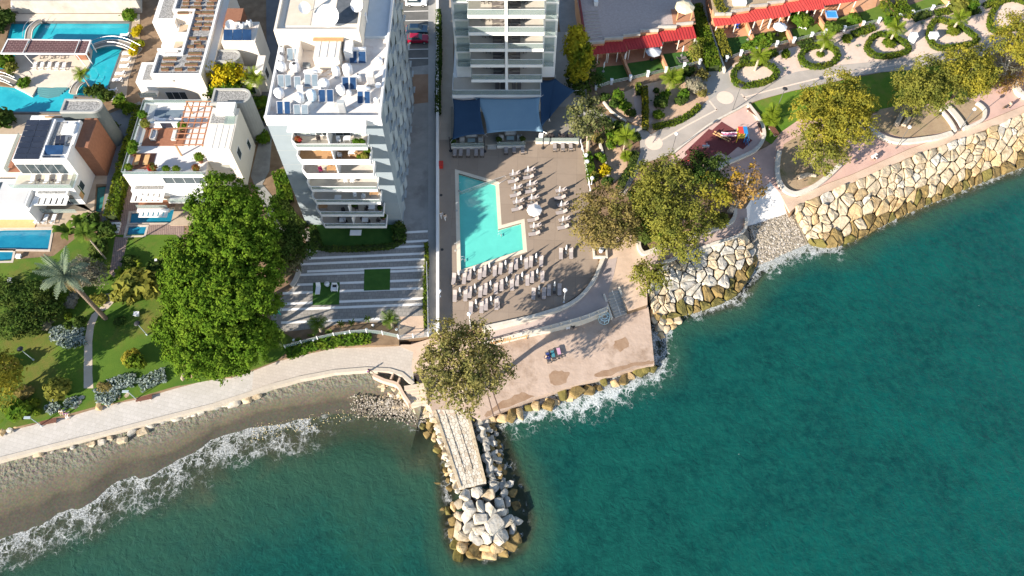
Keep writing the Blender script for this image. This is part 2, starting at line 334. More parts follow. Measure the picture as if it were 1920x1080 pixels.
# ramp down to the platform, and its walls
rin = [(905, 622, -.95), (980, 604, -.7), (1020, 592, -.55), (1060, 577, -.25), (1090, 556, 0), (1113, 527, 0), (1124, 502, 0), (1131, 485, 0)]
rout = [(905, 648, -.95), (980, 628, -.7), (1040, 613, -.4), (1095, 598, -.08), (1138, 580, 0), (1142, 550, 0), (1150, 520, 0), (1158, 480, 0)]
k = MB(); a = resample(WL(rin), n=24); b = resample(WL(rout), n=24)
for i in range(23): k.quad(b[i] , b[i + 1], a[i + 1], a[i])
for i in range(23): k.quad(b[i] - Vector((0, 0, 3)), b[i + 1] - Vector((0, 0, 3)), b[i + 1], b[i])
tag(k.build('ramp', mat('ramp_paving', (.36, .29, .26), (.43, .35, .31), .5, .85, .3, 4)), kind='structure')
k = MB(); cw = resample(smooth_line(WL(rin), 4), n=30); k.wall([(p.x, p.y) for p in cw], .55, -3, [.45 + 0 * p.z for p in cw])
tag(k.build('deck_wall', white_stone), 'curved low cream wall round the lower edge of the hotel pool deck', 'wall')
k = MB(); cw = resample(WL(rout[:5]), n=14); k.wall([(p.x, p.y) for p in cw], .5, -3, [p.z + .25 for p in cw])
rw = thing('ramp_wall', 'weathered rail-topped wall along the outer edge of the sloping ramp', 'wall', (0, 0, 0)); k.build('parapet', white_stone, rw)
for p in cw[::1]: MB().box((p.x, p.y, p.z + .6), (.16, .16, .75)).build('post', white_stone, rw)
MB().tube([(p.x, p.y, p.z + .95) for p in cw], .07).build('rail', white_stone, rw)
MB().tube([(p.x, p.y, p.z + .62) for p in cw], .05).build('rail', white_stone, rw)
# broad concrete platform over the water, its lower strip and the link to the promenade
sheet('sea_terrace', [(1122, 492), (1135, 470), (1160, 440), (1190, 440), (1200, 469), (1211, 475), (1236, 497), (1212, 520), (1214, 570), (1178, 582), (1161, 543), (1140, 549), (1152, 512), (1158, 482)], .002, tan, .3)
plat_m = mat('platform_concrete', (.37, .275, .21), (.47, .36, .285), .45, .9, 1.0, 1.6, c3=(.22, .145, .095), scale3=.14, detail=9)
sheet('platform', [(770, 640), (905, 640), (980, 622), (1095, 592), (1130, 572), (1136, 545), (1168, 538), (1186, 572), (1215, 572), (1219, 600), (1227, 683), (1190, 691), (1130, 707), (1060, 727), (1000, 746), (940, 771), (903, 788), (880, 778), (812, 775), (796, 740), (775, 700)], PLAT, plat_m, 3)
st_r = random.Random(3)
for i, pl in enumerate(([(1030, 702), (1048, 694), (1066, 702), (1064, 714), (1046, 724), (1030, 722)], [(915, 770), (940, 752), (975, 740), (990, 738), (1000, 744), (940, 769), (912, 781)], [(1118, 700), (1150, 690), (1195, 680), (1222, 676), (1225, 682), (1190, 690), (1130, 706)], [(1150, 645), (1170, 636), (1176, 648), (1158, 656)])):
    q = smooth_line([W(u + st_r.uniform(-4, 4), v + st_r.uniform(-3, 3), PLAT) for u, v in pl], 4, True); sheet('wet_stain', [p + Vector((st_r.uniform(-.18, .18), st_r.uniform(-.18, .18), 0)) for p in q], PLAT + .004, mat('stain_brown', (.24, .145, .085), (.33, .225, .15), .8, .7, .4, detail=8), .05)
sheet('platform_link', [(742, 646), (770, 646), (822, 630), (912, 632), (905, 652), (800, 690), (775, 700), (772, 690), (775, 660)], PROM + .03, tan, 2.5)
for (a, b) in (((1003 - 94, 741), (941, 772)), ((926, 735), (958, 766))):
    pass
# grey cycle path, its light lines and the service lane
ROAD = [(1161, 362), (1187, 317), (1200, 289), (1200, 261), (1190, 247), (1207, 240), (1221, 252), (1249, 236), (1300, 212), (1316, 198), (1329, 185), (1370, 156), (1389, 165), (1411, 163), (1448, 148), (1494, 133), (1578, 120), (1620, 116), (1700, 109), (1764, 96), (1822, 89), (1864, 71), (1960, 40), (2300, -60),
        (2300, -10), (1960, 78), (1875, 98), (1849, 104), (1704, 131), (1653, 135), (1600, 143), (1559, 154), (1485, 170), (1430, 185), (1405, 193), (1368, 210), (1335, 229), (1272, 277), (1260, 288), (1212, 304), (1193, 328), (1170, 367)]
sheet('cycle_path', ROAD, .0, path_m, .3)
sheet('service_lane', [(1290, -40), (1327, -40), (1337, 60), (1361, 133), (1372, 126), (1375, 158), (1329, 188), (1314, 137), (1305, 120)], .006, mat('lane_grey', (.30, .28, .25), (.36, .335, .30), .4, .85, .2), .3)
sheet('hotel_path', [(1040, 60), (1062, 60), (1085, 190), (1138, 216), (1173, 232), (1205, 238), (1196, 252), (1150, 240), (1100, 215), (1086, 262), (1040, 262)], .006, mat('hotel_path_grey', (.30, .28, .25), (.36, .34, .30), .4, .85), .3)
sheet('side_alley', [(1040, -60), (1100, -60), (1100, 190), (1080, 190), (1062, 150), (1046, 20)], .004, conc_grey, .3)
ln = mat('path_line', (.62, .48, .38), (.68, .54, .44), 1.0, .8)
for pl in ([(1240, 263), (1290, 234), (1345, 205)], [(1330, 189), (1344, 206)], [(1390, 176), (1400, 188)], [(1394, 183), (1440, 170), (1500, 155), (1560, 141), (1620, 130), (1700, 119)]):
    tag(MB().wall(resample(WL(pl), 1.5), .28, -.1, .008).build('path_line', ln), kind='structure')
for (u, v) in ((1360, 183), (1226, 268)):
    c = W(u, v); tag(MB().lathe((c.x, c.y, 0), [(1.55, -.1), (1.55, .014)], 28).build('lamplit_circle', ln), kind='structure')  # lamp-lit circles: the pool of light is put into a paler disc
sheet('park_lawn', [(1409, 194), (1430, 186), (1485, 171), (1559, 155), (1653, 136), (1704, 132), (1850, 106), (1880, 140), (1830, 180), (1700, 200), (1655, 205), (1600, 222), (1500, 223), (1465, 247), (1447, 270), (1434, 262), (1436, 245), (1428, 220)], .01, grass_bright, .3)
sheet('playground_base', [(1260, 289), (1335, 232), (1404, 194), (1421, 219), (1431, 236), (1434, 253), (1426, 270), (1414, 282), (1381, 296), (1350, 312), (1279, 326), (1255, 300)], .004, mat('playground_pink', (.50, .34, .29), (.56, .40, .34), .5, .85, .2), .3)
sheet('rubber_mat', [(1353, 228), (1411, 263), (1393, 280), (1384, 275), (1364, 292), (1348, 285), (1300, 318), (1279, 325), (1265, 309), (1289, 290), (1284, 285), (1329, 242), (1335, 244)], .03, red_mat, .1)
sheet('promenade_pink', [(1349, 314), (1416, 285), (1436, 276), (1449, 268), (1465, 247), (1499, 221), (1560, 210), (1600, 224), (1660, 208), (1700, 202), (1830, 180), (1870, 150), (1930, 120), (2300, 20)] + [(u, v - 16) for u, v in REV_TOP[::-1][1:]] + [(1481, 372), (1462, 362), (1444, 341), (1410, 372), (1354, 330)], 0.0, pink, .3)
sheet('promenade_edge', [(u, v - 15) for u, v in REV_TOP] + REV_TOP[::-1] + [(1481, 398), (1463, 364)], .003, tan, .4)
sheet('sea_walk', [(1200, 471), (1211, 475), (1249, 460), (1324, 435), (1369, 420), (1380, 407), (1380, 391), (1400, 391), (1402, 425), (1390, 441), (1372, 448), (1335, 459), (1302, 472), (1273, 483), (1236, 496), (1220, 500)], .006, mat('sea_walk_paving', (.40, .30, .26), (.46, .355, .30), .5, .85, .2), .3)
slip = MB(); A = WL([(1398, 391, -.05), (1410, 371, -.05), (1444, 341, -.02), (1463, 363, -.02)]); B_ = [W(1402, 425, -1.3), W(1481, 399, -1.3)]
slip.add([A[0], A[1], A[2], A[3], B_[1], B_[0]], [(0, 5, 4, 3, 2, 1)]); slip.add([B_[0], B_[1], B_[1] - Vector((0, 0, 3)), B_[0] - Vector((0, 0, 3))], [(0, 3, 2, 1)])
tag(slip.build('slipway', mat('slip_white', (.60, .57, .53), (.68, .65, .61), .6, .85, .3)), kind='structure')
# flower bed soil, sandy garden floor
sand_bed = mat('sandy_bed', (.45, .30, .20), (.55, .39, .27), .8, .95, .5, 3, c3=(.30, .20, .13), scale3=.4)
sheet('sandy_bed', [(1131, 190), (1200, 160), (1290, 140), (1314, 137), (1329, 185), (1316, 197), (1300, 211), (1249, 235), (1221, 250), (1205, 238), (1173, 225)], .008, sand_bed, .3)
sheet('planting_soil', [(1092, 262), (1120, 258), (1145, 336), (1165, 362), (1192, 315), (1201, 285), (1198, 262), (1180, 240), (1150, 236), (1128, 236), (1090, 240)], .03, mat('bed_soil', (.14, .08, .05), (.26, .165, .11), .7, .95, .5), .3)
sheet('bed_path', [(1130, 262), (1147, 250), (1175, 300), (1176, 322), (1150, 342), (1146, 336)], .04, sand_bed, .2)
sheet('gravel_path', [(1186, 165), (1204, 160), (1204, 216), (1192, 222)], .02, mat('pink_gravel', (.48, .34, .27), (.55, .40, .33), 1, .9, .4), .2)
sheet('gravel_path', [(1216, 163), (1226, 160), (1230, 215), (1220, 232), (1216, 232)], .02, MATS['pink_gravel'], .2)
sheet('promenade_garden', [(1365, 131), (1378, 118), (1500, 85), (1640, 40), (1760, 10), (1900, -30), (2000, -60), (1960, 42), (1864, 72), (1822, 90), (1764, 97), (1700, 110), (1620, 117), (1578, 121), (1494, 134), (1448, 149), (1411, 163), (1389, 164), (1370, 154)], .012, mat('garden_pink', (.54, .41, .33), (.62, .49, .40), .8, .85, .2), .2)
# ---------------------------------------------------------------- sea, beach and seabed
def rpx(pts, z, step): return resample(WL(pts, z), step)
SURF = [(-120, 1030), (0, 1000), (50, 982), (85, 971), (107, 952), (135, 941), (148, 944), (176, 929), (217, 891), (255, 878), (270, 886), (289, 878), (315, 863), (333, 852), (374, 834), (400, 815), (443, 800), (477, 790), (504, 786), (537, 783), (570, 774), (598, 772), (637, 764), (659, 765), (700, 775), (745, 772), (785, 790)]
top_l = WL([(-700, 1050), (-200, 912)] + PROM_DN[2:] + [(790, 760)], PROM - .75); 
A = resample(top_l, n=120); S = resample(WL([(-700, 1240), (-300, 1090)] + SURF, SEA + .06), n=120)
k = MB(); rows = 14; att = []
for i in range(120):
    for j in range(rows + 1):
        t = j / rows
        if t <= .6: q = t / .6; p = A[i].lerp(S[i], q); p.z = A[i].z + (S[i].z - A[i].z) * (q ** 1.15)
        else: q = (t - .6) / .4; d = (S[i] - A[i]); d.z = 0; d.normalize(); p = S[i] + d * 34 * q; p.z = SEA + .06 - 3.2 * q
        if 0 < j < rows: p.z += .09 * noise.noise(p * .9) * (1.2 if t < .35 else .5) + (.10 * noise.noise(p * 2.1) if t < .3 else 0)
        k.v.append(tuple(p)); att.append(t / .6)
for i in range(119):
    for j in range(rows): a = i * (rows + 1) + j; k.f.append((a + 1, a + rows + 2, a + rows + 1, a))
beach = tag(k.build('beach', None, smooth=True), kind='structure')
at = beach.data.attributes.new('wet', 'FLOAT', 'POINT'); at.data.foreach_set('value', att)
m = bpy.data.materials.new('beach_sand'); nt, b = nodes_of(m); L = nt.links; N = nt.nodes.new
g = N('ShaderNodeNewGeometry'); aw = N('ShaderNodeAttribute'); aw.attribute_name = 'wet'
nz = N('ShaderNodeTexNoise'); nz.inputs['Scale'].default_value = .25; nz.inputs['Detail'].default_value = 8; nz.inputs['Roughness'].default_value = .7; L.new(g.outputs['Position'], nz.inputs['Vector'])
ma = N('ShaderNodeMath'); ma.operation = 'MULTIPLY_ADD'; L.new(nz.outputs['Fac'], ma.inputs[0]); ma.inputs[1].default_value = .5; ad = N('ShaderNodeMath'); ad.operation = 'SUBTRACT'; L.new(aw.outputs['Fac'], ad.inputs[0]); ad.inputs[1].default_value = .25; L.new(ad.outputs[0], ma.inputs[2])
r = N('ShaderNodeValToRGB'); e = r.color_ramp.elements; e[0].position = .1; e[0].color = (.155, .142, .10, 1); e[1].position = 1.0; e[1].color = (.06, .055, .035, 1)
for ps, c in ((.38, (.13, .12, .08, 1)), (.5, (.115, .098, .06, 1)), (.72, (.095, .078, .042, 1)), (.84, (.06, .05, .03, 1))):
    q = e.new(ps); q.color = c
L.new(ma.outputs[0], r.inputs['Fac'])
n4 = N('ShaderNodeTexNoise'); n4.inputs['Scale'].default_value = 3.5; n4.inputs['Detail'].default_value = 5; L.new(g.outputs['Position'], n4.inputs['Vector'])
mm = N('ShaderNodeMix'); mm.data_type = 'RGBA'; mm.blend_type = 'OVERLAY'; mm.inputs['Factor'].default_value = .7; L.new(r.outputs[0], mm.inputs['A']); L.new(n4.outputs['Color'], mm.inputs['B'])
hs = N('ShaderNodeHueSaturation'); hs.inputs['Saturation'].default_value = .8; L.new(mm.outputs['Result'], hs.inputs['Color']); L.new(hs.outputs[0], b.inputs['Base Color']); b.inputs['Roughness'].default_value = .8; b.inputs['Specular IOR Level'].default_value = .25
n5 = N('ShaderNodeTexNoise'); n5.inputs['Scale'].default_value = 1.6; n5.inputs['Detail'].default_value = 6; L.new(g.outputs['Position'], n5.inputs['Vector'])
rr = N('ShaderNodeMapRange'); rr.inputs['From Min'].default_value = .2; rr.inputs['From Max'].default_value = .6; rr.inputs['To Min'].default_value = 1; rr.inputs['To Max'].default_value = .08; L.new(aw.outputs['Fac'], rr.inputs['Value'])
bp = N('ShaderNodeBump'); bp.inputs['Distance'].default_value = .5; L.new(rr.outputs[0], bp.inputs['Strength']); L.new(n5.outputs['Fac'], bp.inputs['Height']); L.new(bp.outputs[0], b.inputs['Normal'])
beach.data.materials.append(m)
# sea surface: distance to the shore sets how clear it is, lines of breaking water carry foam
JET = [(790, 770), (815, 800), (835, 860), (840, 930), (845, 1000), (870, 1040), (920, 1045), (965, 1030), (985, 980), (975, 930), (955, 870), (935, 810), (915, 790)]
PLATE = [(903, 790), (940, 776), (1000, 752), (1060, 733), (1130, 713), (1190, 697), (1228, 690), (1236, 640), (1232, 600)]
REVW = [(1228, 602), (1265, 592), (1330, 575), (1385, 555), (1410, 520), (1430, 495), (1475, 475), (1510, 455), (1560, 462), (1600, 445), (1640, 425), (1700, 398), (1760, 372), (1830, 345), (1920, 312), (2100, 240)]
foam_lines = [(SURF[:21], .55, 1.4, 0, 8.5), (SURF[20:], .5, .62, 0, 5), (JET[1:], .4, .34, 0, 2.2), ([(905, 795), (940, 782), (985, 772), (1010, 770)], 1.6, .62, 0, 4), ([(1000, 765), (1060, 757), (1120, 740), (1180, 718)], 1.5, .70, 0, 5.0), ([(1180, 712), (1225, 705)], 1.0, .55, 0, 3),
              (REVW[:6], .8, .66, 0, 2.6), ([(1232, 690), (1240, 650), (1236, 610)], 1.2, .7, 0, 3), (REVW[5:9], 1.1, .9, 0, 3.2), (REVW[8:], .45, .75, 0, 1.6), ([(470, 850), (520, 835), (580, 826)], .6, .40, 0, 4), ([(120, 975), (200, 945), (300, 905), (380, 880)], .8, .45, 0, 4)]
def seg_dist(P, line):
    best = np.full(len(P), 1e9)
    for a, b in zip(line, line[1:]):
        a2 = np.array((a.x, a.y)); d = np.array((b.x - a.x, b.y - a.y)); l = d @ d
        t = np.clip(((P - a2) @ d) / max(l, 1e-9), 0, 1); q = P - a2 - t[:, None] * d; best = np.minimum(best, np.hypot(q[:, 0], q[:, 1]))
    return best
xs = np.concatenate([-np.geomspace(2500, 95, 14), np.arange(-92, 92.1, .75), np.geomspace(95, 2500, 14)]); ys = np.concatenate([-np.geomspace(2500, 8, 16), np.arange(-6, 120.1, .75), np.geomspace(123, 700, 6)])
X, Y = np.meshgrid(xs, ys); nx, ny = len(xs), len(ys); P = np.stack([X.ravel(), Y.ravel()], 1)
shore = seg_dist(P, rpx(SURF, SEA, 2) ); shore = np.minimum(shore, seg_dist(P, rpx(JET + PLATE + REVW, SEA, 2)) * 3.6 + .6)
beachd = seg_dist(P, rpx(SURF, SEA, 2))
foam = np.zeros(len(P))
for ln_, w0, st, off, tail in foam_lines:
    d = seg_dist(P, WL(ln_, SEA)); foam = np.maximum(foam, st * np.where(d < w0, 1.0, np.clip(1 - (d - w0) / tail, 0, 1) ** 1.5 * .56))
i0 = np.arange(nx * ny).reshape(ny, nx); F = np.stack([i0[:-1, :-1], i0[:-1, 1:], i0[1:, 1:], i0[1:, :-1]], -1).reshape(-1, 4)
me = bpy.data.meshes.new('sea'); me.from_pydata(np.column_stack([P, np.full(len(P), SEA)]).tolist(), [], F.tolist())
for nm, arr in (('shore', shore), ('foam', foam), ('beachd', beachd)):
    at = me.attributes.new(nm, 'FLOAT', 'POINT'); at.data.foreach_set('value', arr.astype(np.float32))
m = bpy.data.materials.new('sea_water'); m.use_nodes = True; nt = m.node_tree; b = nt.nodes['Principled BSDF']; L = nt.links; N = nt.nodes.new; om = nt.nodes['Material Output']
def A_(n): x = N('ShaderNodeAttribute'); x.attribute_name = n; return x.outputs['Fac']
def MR(v, a, b_, c=0., d=1., smooth=True):
    x = N('ShaderNodeMapRange'); x.interpolation_type = 'SMOOTHSTEP' if smooth else 'LINEAR'; x.inputs['From Min'].default_value = a; x.inputs['From Max'].default_value = b_; x.inputs['To Min'].default_value = c; x.inputs['To Max'].default_value = d; L.new(v, x.inputs['Value']); return x.outputs[0]
def MT(op, a, b_=None):
    x = N('ShaderNodeMath'); x.operation = op
    for i, v in enumerate((a, b_)):
        if v is None: continue
        if isinstance(v, (int, float)): x.inputs[i].default_value = v
        else: L.new(v, x.inputs[i])
    return x.outputs[0]
def MXC(f, a, b_):
    x = N('ShaderNodeMix'); x.data_type = 'RGBA'
    for key, v in (('Factor', f), ('A', a), ('B', b_)):
        if isinstance(v, tuple): x.inputs[key].default_value = (*v, 1)
        elif isinstance(v, (int, float)): x.inputs[key].default_value = v
        else: L.new(v, x.inputs[key])
    return x.outputs['Result']
g = N('ShaderNodeNewGeometry'); pos = g.outputs['Position']
def NZ(s, d=5, r_=.6, vec=None, dist=0.):
    x = N('ShaderNodeTexNoise'); x.inputs['Scale'].default_value = s; x.inputs['Detail'].default_value = d; x.inputs['Roughness'].default_value = r_; x.inputs['Distortion'].default_value = dist; L.new(vec or pos, x.inputs['Vector']); return x
sh = MT('ADD', A_('shore'), MT('MULTIPLY', MT('SUBTRACT', NZ(.09, 5).outputs['Fac'], .5), 16.0))
sepx = N('ShaderNodeSeparateXYZ'); L.new(pos, sepx.inputs[0])
deepm = MR(MT('ADD', sepx.outputs['X'], MT('MULTIPLY', MT('SUBTRACT', NZ(.03, 4).outputs['Fac'], .5), 40.)), -30, 55)
deep = MXC(deepm, (.007, .057, .039), (.001, .068, .057))
patch = MR(NZ(.16, 7, .68).outputs['Fac'], .38, .66)
deep = MXC(MT('MULTIPLY', patch, .72), deep, (.0008, .027, .025))
big = MR(NZ(.045, 6, .7, dist=.8).outputs['Fac'], .42, .62); deep = MXC(MT('MULTIPLY', big, .45), deep, (.0012, .034, .034))
mot = MR(NZ(.75, 8, .8).outputs['Fac'], .36, .64); deep = MXC(MT('MULTIPLY', mot, .75), deep, (.006, .074, .058))
c = MXC(MR(sh, 5, 24), (.024, .068, .042), deep)
c = MXC(MR(sh, 1, 8), (.07, .07, .042), c)
dv = NZ(.8, 4); vm = N('ShaderNodeVectorMath'); vm.operation = 'MULTIPLY_ADD'; L.new(dv.outputs['Color'], vm.inputs[0]); vm.inputs[1].default_value = (1.5, 1.5, 0); L.new(pos, vm.inputs[2])
def VOR(s): x = N('ShaderNodeTexVoronoi'); x.feature = 'DISTANCE_TO_EDGE'; x.inputs['Scale'].default_value = s; L.new(vm.outputs[0], x.inputs['Vector']); return x.outputs['Distance']
fo = MT('ADD', A_('foam'), MT('MULTIPLY', MT('SUBTRACT', NZ(.35, 6, .7).outputs['Fac'], .5), 1.1))
fo = MT('MULTIPLY', fo, MR(A_('foam'), .02, .12))
mpf = N('ShaderNodeMapping'); mpf.inputs['Rotation'].default_value = (0, 0, R(-22)); mpf.inputs['Scale'].default_value = (1.35, .75, 1); L.new(vm.outputs[0], mpf.inputs['Vector'])
def RID(s, k_): return MT('MULTIPLY', MT('ABSOLUTE', MT('SUBTRACT', NZ(s, 5, .62, mpf.outputs[0], .5).outputs['Fac'], .5)), k_)
vv = MT('MINIMUM', MT('MINIMUM', RID(.42, 3.2), MT('MULTIPLY', VOR(1.0), 1.5)), MT('ADD', RID(1.1, 4.2), .05)); vv = MT('ADD', vv, MT('MULTIPLY', MR(NZ(.5, 5).outputs['Fac'], .35, .7), .18))
fm = MT('MULTIPLY', MR(MT('SUBTRACT', MT('MULTIPLY', fo, .42), vv), -.04, .16), MR(A_('foam'), .04, .22))
fine = MT('MULTIPLY', MR(NZ(5, 4, .7).outputs['Fac'], .35, .62), 1.0); fm = MT('MULTIPLY', fm, MT('ADD', .45, MT('MULTIPLY', fine, .55)))
flat = MR(fo, .95, 1.35); fm = MT('MAXIMUM', MT('MULTIPLY', fm, .82), MT('MULTIPLY', flat, .95))
speck = MR(NZ(2.6, 2, .5).outputs['Fac'], .80, .83); fm = MT('MAXIMUM', fm, MT('MULTIPLY', speck, .35))
L.new(MXC(fm, c, (.68, .70, .70)), b.inputs['Base Color'])
L.new(MR(fm, 0, .5, .13, .8), b.inputs['Roughness']); b.inputs['Specular IOR Level'].default_value = .3
bp = N('ShaderNodeBump'); bp.inputs['Strength'].default_value = .45; bp.inputs['Distance'].default_value = .5
wv = MT('ADD', NZ(.9, 7, .65, dist=.6).outputs['Fac'], MT('MULTIPLY', NZ(.22, 3).outputs['Fac'], 1.2)); L.new(wv, bp.inputs['Height']); L.new(bp.outputs[0], b.inputs['Normal'])
tr = N('ShaderNodeBsdfTransparent'); tr.inputs['Color'].default_value = (.80, .92, .86, 1); mx = N('ShaderNodeMixShader')
op = MT('MAXIMUM', MR(A_('shore'), 0, 9, .10, 1.0), fm); L.new(op, mx.inputs[0]); L.new(tr.outputs[0], mx.inputs[1]); L.new(b.outputs[0], mx.inputs[2]); L.new(mx.outputs[0], om.inputs['Surface'])
me.materials.append(m); sea = tag(put('sea', me), kind='structure')
# seabed close to the stones
tag(MB().prism([(-60, 20), (120, -20), (140, 120), (60, 100), (0, 50), (-30, 45)], -6, -4.6).build('seabed', mat('seabed_sand', (.16, .15, .09), (.09, .10, .06), .3, .9)), kind='structure')
# ================================================================ PLANTS
def np_mesh(name, V, nquads, m):
    me = bpy.data.meshes.new(name); me.vertices.add(len(V)); me.vertices.foreach_set('co', V.astype(np.float32).ravel())
    me.loops.add(nquads * 4); me.loops.foreach_set('vertex_index', np.arange(nquads * 4, dtype=np.int32))
    me.polygons.add(nquads); me.polygons.foreach_set('loop_start', np.arange(0, nquads * 4, 4, dtype=np.int32))
    me.update(calc_edges=True); me.materials.append(m); return me
def unit(a): return a / np.maximum(np.linalg.norm(a, axis=1, keepdims=True), 1e-9)
def leaf_quads(C, Nn, size, rs, long=1.7):
    """one small leaf clump (a quad) at each C facing about Nn"""
    n = len(C); r = unit(rs.normal(size=(n, 3))); Nn = unit(Nn); a = unit(np.cross(Nn, r)); b = np.cross(Nn, a)
    s = size * rs.uniform(.55, 1.25, (n, 1)); a = a * s * long * .6; b = b * s * .6
    V = np.stack([C - a - b * .5, C + a * .2 - b, C + a + b * .4, C - a * .1 + b], 1); return V.reshape(-1, 3)
def crown_mesh(name, blobs, m, leaf=.34, dens=1.25, per=13, clump=.45, seed=1, down=-.45, ragged=.16):
    rs = np.random.RandomState(seed); Cs, Ns = [], []
    for (c, r_) in blobs:
        r3 = np.array(r_ if hasattr(r_, '__len__') else (r_,) * 3, float); ar = 4 * PI * ((r3[0] * r3[1]) ** 1.6 / 3 + 2 * (r3[0] * r3[2]) ** 1.6 / 3) ** (1 / 1.6)
        n = max(6, int(ar * dens)); d = unit(rs.normal(size=(n * 2, 3))); d = d[d[:, 2] > down][:n]
        rad = rs.uniform(.80, 1.0 + ragged, (len(d), 1)); rad[rs.rand(len(d)) < .16] *= .75
        P = np.array(c, float) + d * r3 * rad; k = rs.poisson(per, len(d)) + 2
        Cc = np.repeat(P, k, 0); Dn = np.repeat(d, k, 0); off = rs.normal(size=Cc.shape) * clump * (.8, .8, .55)
        Cs.append(Cc + off); Ns.append(Dn * .55 + unit(off) * .5 + rs.normal(size=Cc.shape) * .45 + (0, 0, .35))
    C = np.concatenate(Cs); Nn = np.concatenate(Ns); return np_mesh(name, leaf_quads(C, Nn, leaf, rs), len(C), m)
bark = mat('bark', (.12, .085, .06), (.20, .15, .11), 3, .95, .6, 8)
bark_pale = mat('bark_pale', (.34, .27, .20), (.44, .37, .29), 2, .95, .4, 8)
def limbs(k, base, top, r0, blobs, n=6, seed=0):
    rr = random.Random(seed); mid = base.lerp(top, .5) + Vector((rr.uniform(-.3, .3), rr.uniform(-.3, .3), 0))
    k.tube([base - Vector((0, 0, .3)), base.lerp(mid, .5), mid, top], [r0 * 1.35, r0, r0 * .85, r0 * .45], 8)
    for c, r_ in rr.sample(blobs, min(n, len(blobs))):
        c = Vector(c); s = base.lerp(top, rr.uniform(.35, .85)); m_ = s.lerp(c, .55) + Vector((0, 0, -.25)); k.tube([s, m_, c], [r0 * .5, r0 * .32, r0 * .1], 5)
def tree(name, label, cat, blobs_px, leafm, leaf=.34, base=None, zb=0.0, r0=.22, barkm=None, group=None, seed=1, dens=1.25, per=13, clump=.45, nlimb=7, ragged=.16):
    """crown lobes given as photo pixel, height above the ground and radius in pixels"""
    blobs = []
    for q in blobs_px:
        u, v, z, r_ = q[:4]; f = q[4] if len(q) > 4 else .8; p = W(u, v, zb + z); rm = r_ * tpx(v, zb + z); blobs.append((tuple(p), (rm, rm, rm * f)))
    cx = sum(b_[0][0] for b_ in blobs) / len(blobs); cy = sum(b_[0][1] for b_ in blobs) / len(blobs); zt = max(b_[0][2] for b_ in blobs)
    B = W(*base, zb) if base else Vector((cx, cy, zb))
    t = thing(name, label, cat, B, 0, group); k = MB(); loc = [((c[0] - B.x, c[1] - B.y, c[2] - B.z), r_) for c, r_ in blobs]
    limbs(k, Vector((0, 0, 0)), Vector((cx - B.x, cy - B.y, zt - B.z)), r0, loc, nlimb, seed); k.build('trunk', barkm or bark, t, True)
    put('crown', crown_mesh('crown', loc, leafm, leaf, dens, per, clump, seed, ragged=ragged), t); return t
L_pine = mat_leaf('pine_needles', (.05, .105, .010), (.095, .165, .015), (.12, .185, .018), .22, .6)
L_euc = mat_leaf('eucalyptus_leaf', (.21, .19, .06), (.31, .265, .095), (.15, .155, .05), .4, .5)
L_tam = mat_leaf('tamarisk_leaf', (.18, .185, .035), (.28, .265, .05), (.13, .15, .032), .4, .4)
L_tamy = mat_leaf('tamarisk_yellow', (.24, .225, .028), (.34, .29, .04), (.17, .18, .035), .4, .45)
L_tamb = mat_leaf('tamarisk_brown', (.22, .175, .055), (.31, .24, .09), (.16, .15, .042), .4, .4)
L_oran = mat_leaf('dry_orange_leaf', (.26, .16, .06), (.34, .21, .09), (.30, .20, .02), .35, .5)
L_dark = mat_leaf('dark_leaf', (.03, .06, .012), (.055, .09, .02), (.075, .10, .022), .25, .5)
L_green = mat_leaf('green_leaf', (.055, .12, .012), (.09, .17, .02), (.13, .18, .02), .35, .6)
L_hedge = mat_leaf('hedge_leaf', (.055, .10, .010), (.10, .15, .016), (.15, .17, .02), .3, .5)
L_grey = mat_leaf('grey_leaf', (.20, .18, .13), (.28, .25, .185), (.14, .14, .08), .25, .6)
L_silver = mat_leaf('silver_leaf', (.22, .27, .25), (.32, .36, .32), (.15, .20, .16), .2, .8)
L_yel = mat_leaf('yellow_leaf', (.42, .32, .012), (.55, .43, .02), (.20, .26, .02), .4, .4)
L_vine = mat_leaf('weeping_leaf', (.30, .28, .02), (.44, .36, .03), (.10, .14, .015), .4, .35)
L_palm = mat_leaf('palm_leaf', (.07, .13, .02), (.13, .19, .03), None, .35)
L_palmg = mat_leaf('palm_leaf_grey', (.15, .20, .14), (.22, .26, .17), None, .3)
L_palmy = mat_leaf('palm_leaf_bright', (.15, .22, .02), (.23, .28, .03), None, .4)
L_dead = mat_leaf('palm_dead', (.30, .21, .09), (.40, .29, .13), None, .2)
core = mat('hedge_core', (.03, .045, .012), rough=.95)
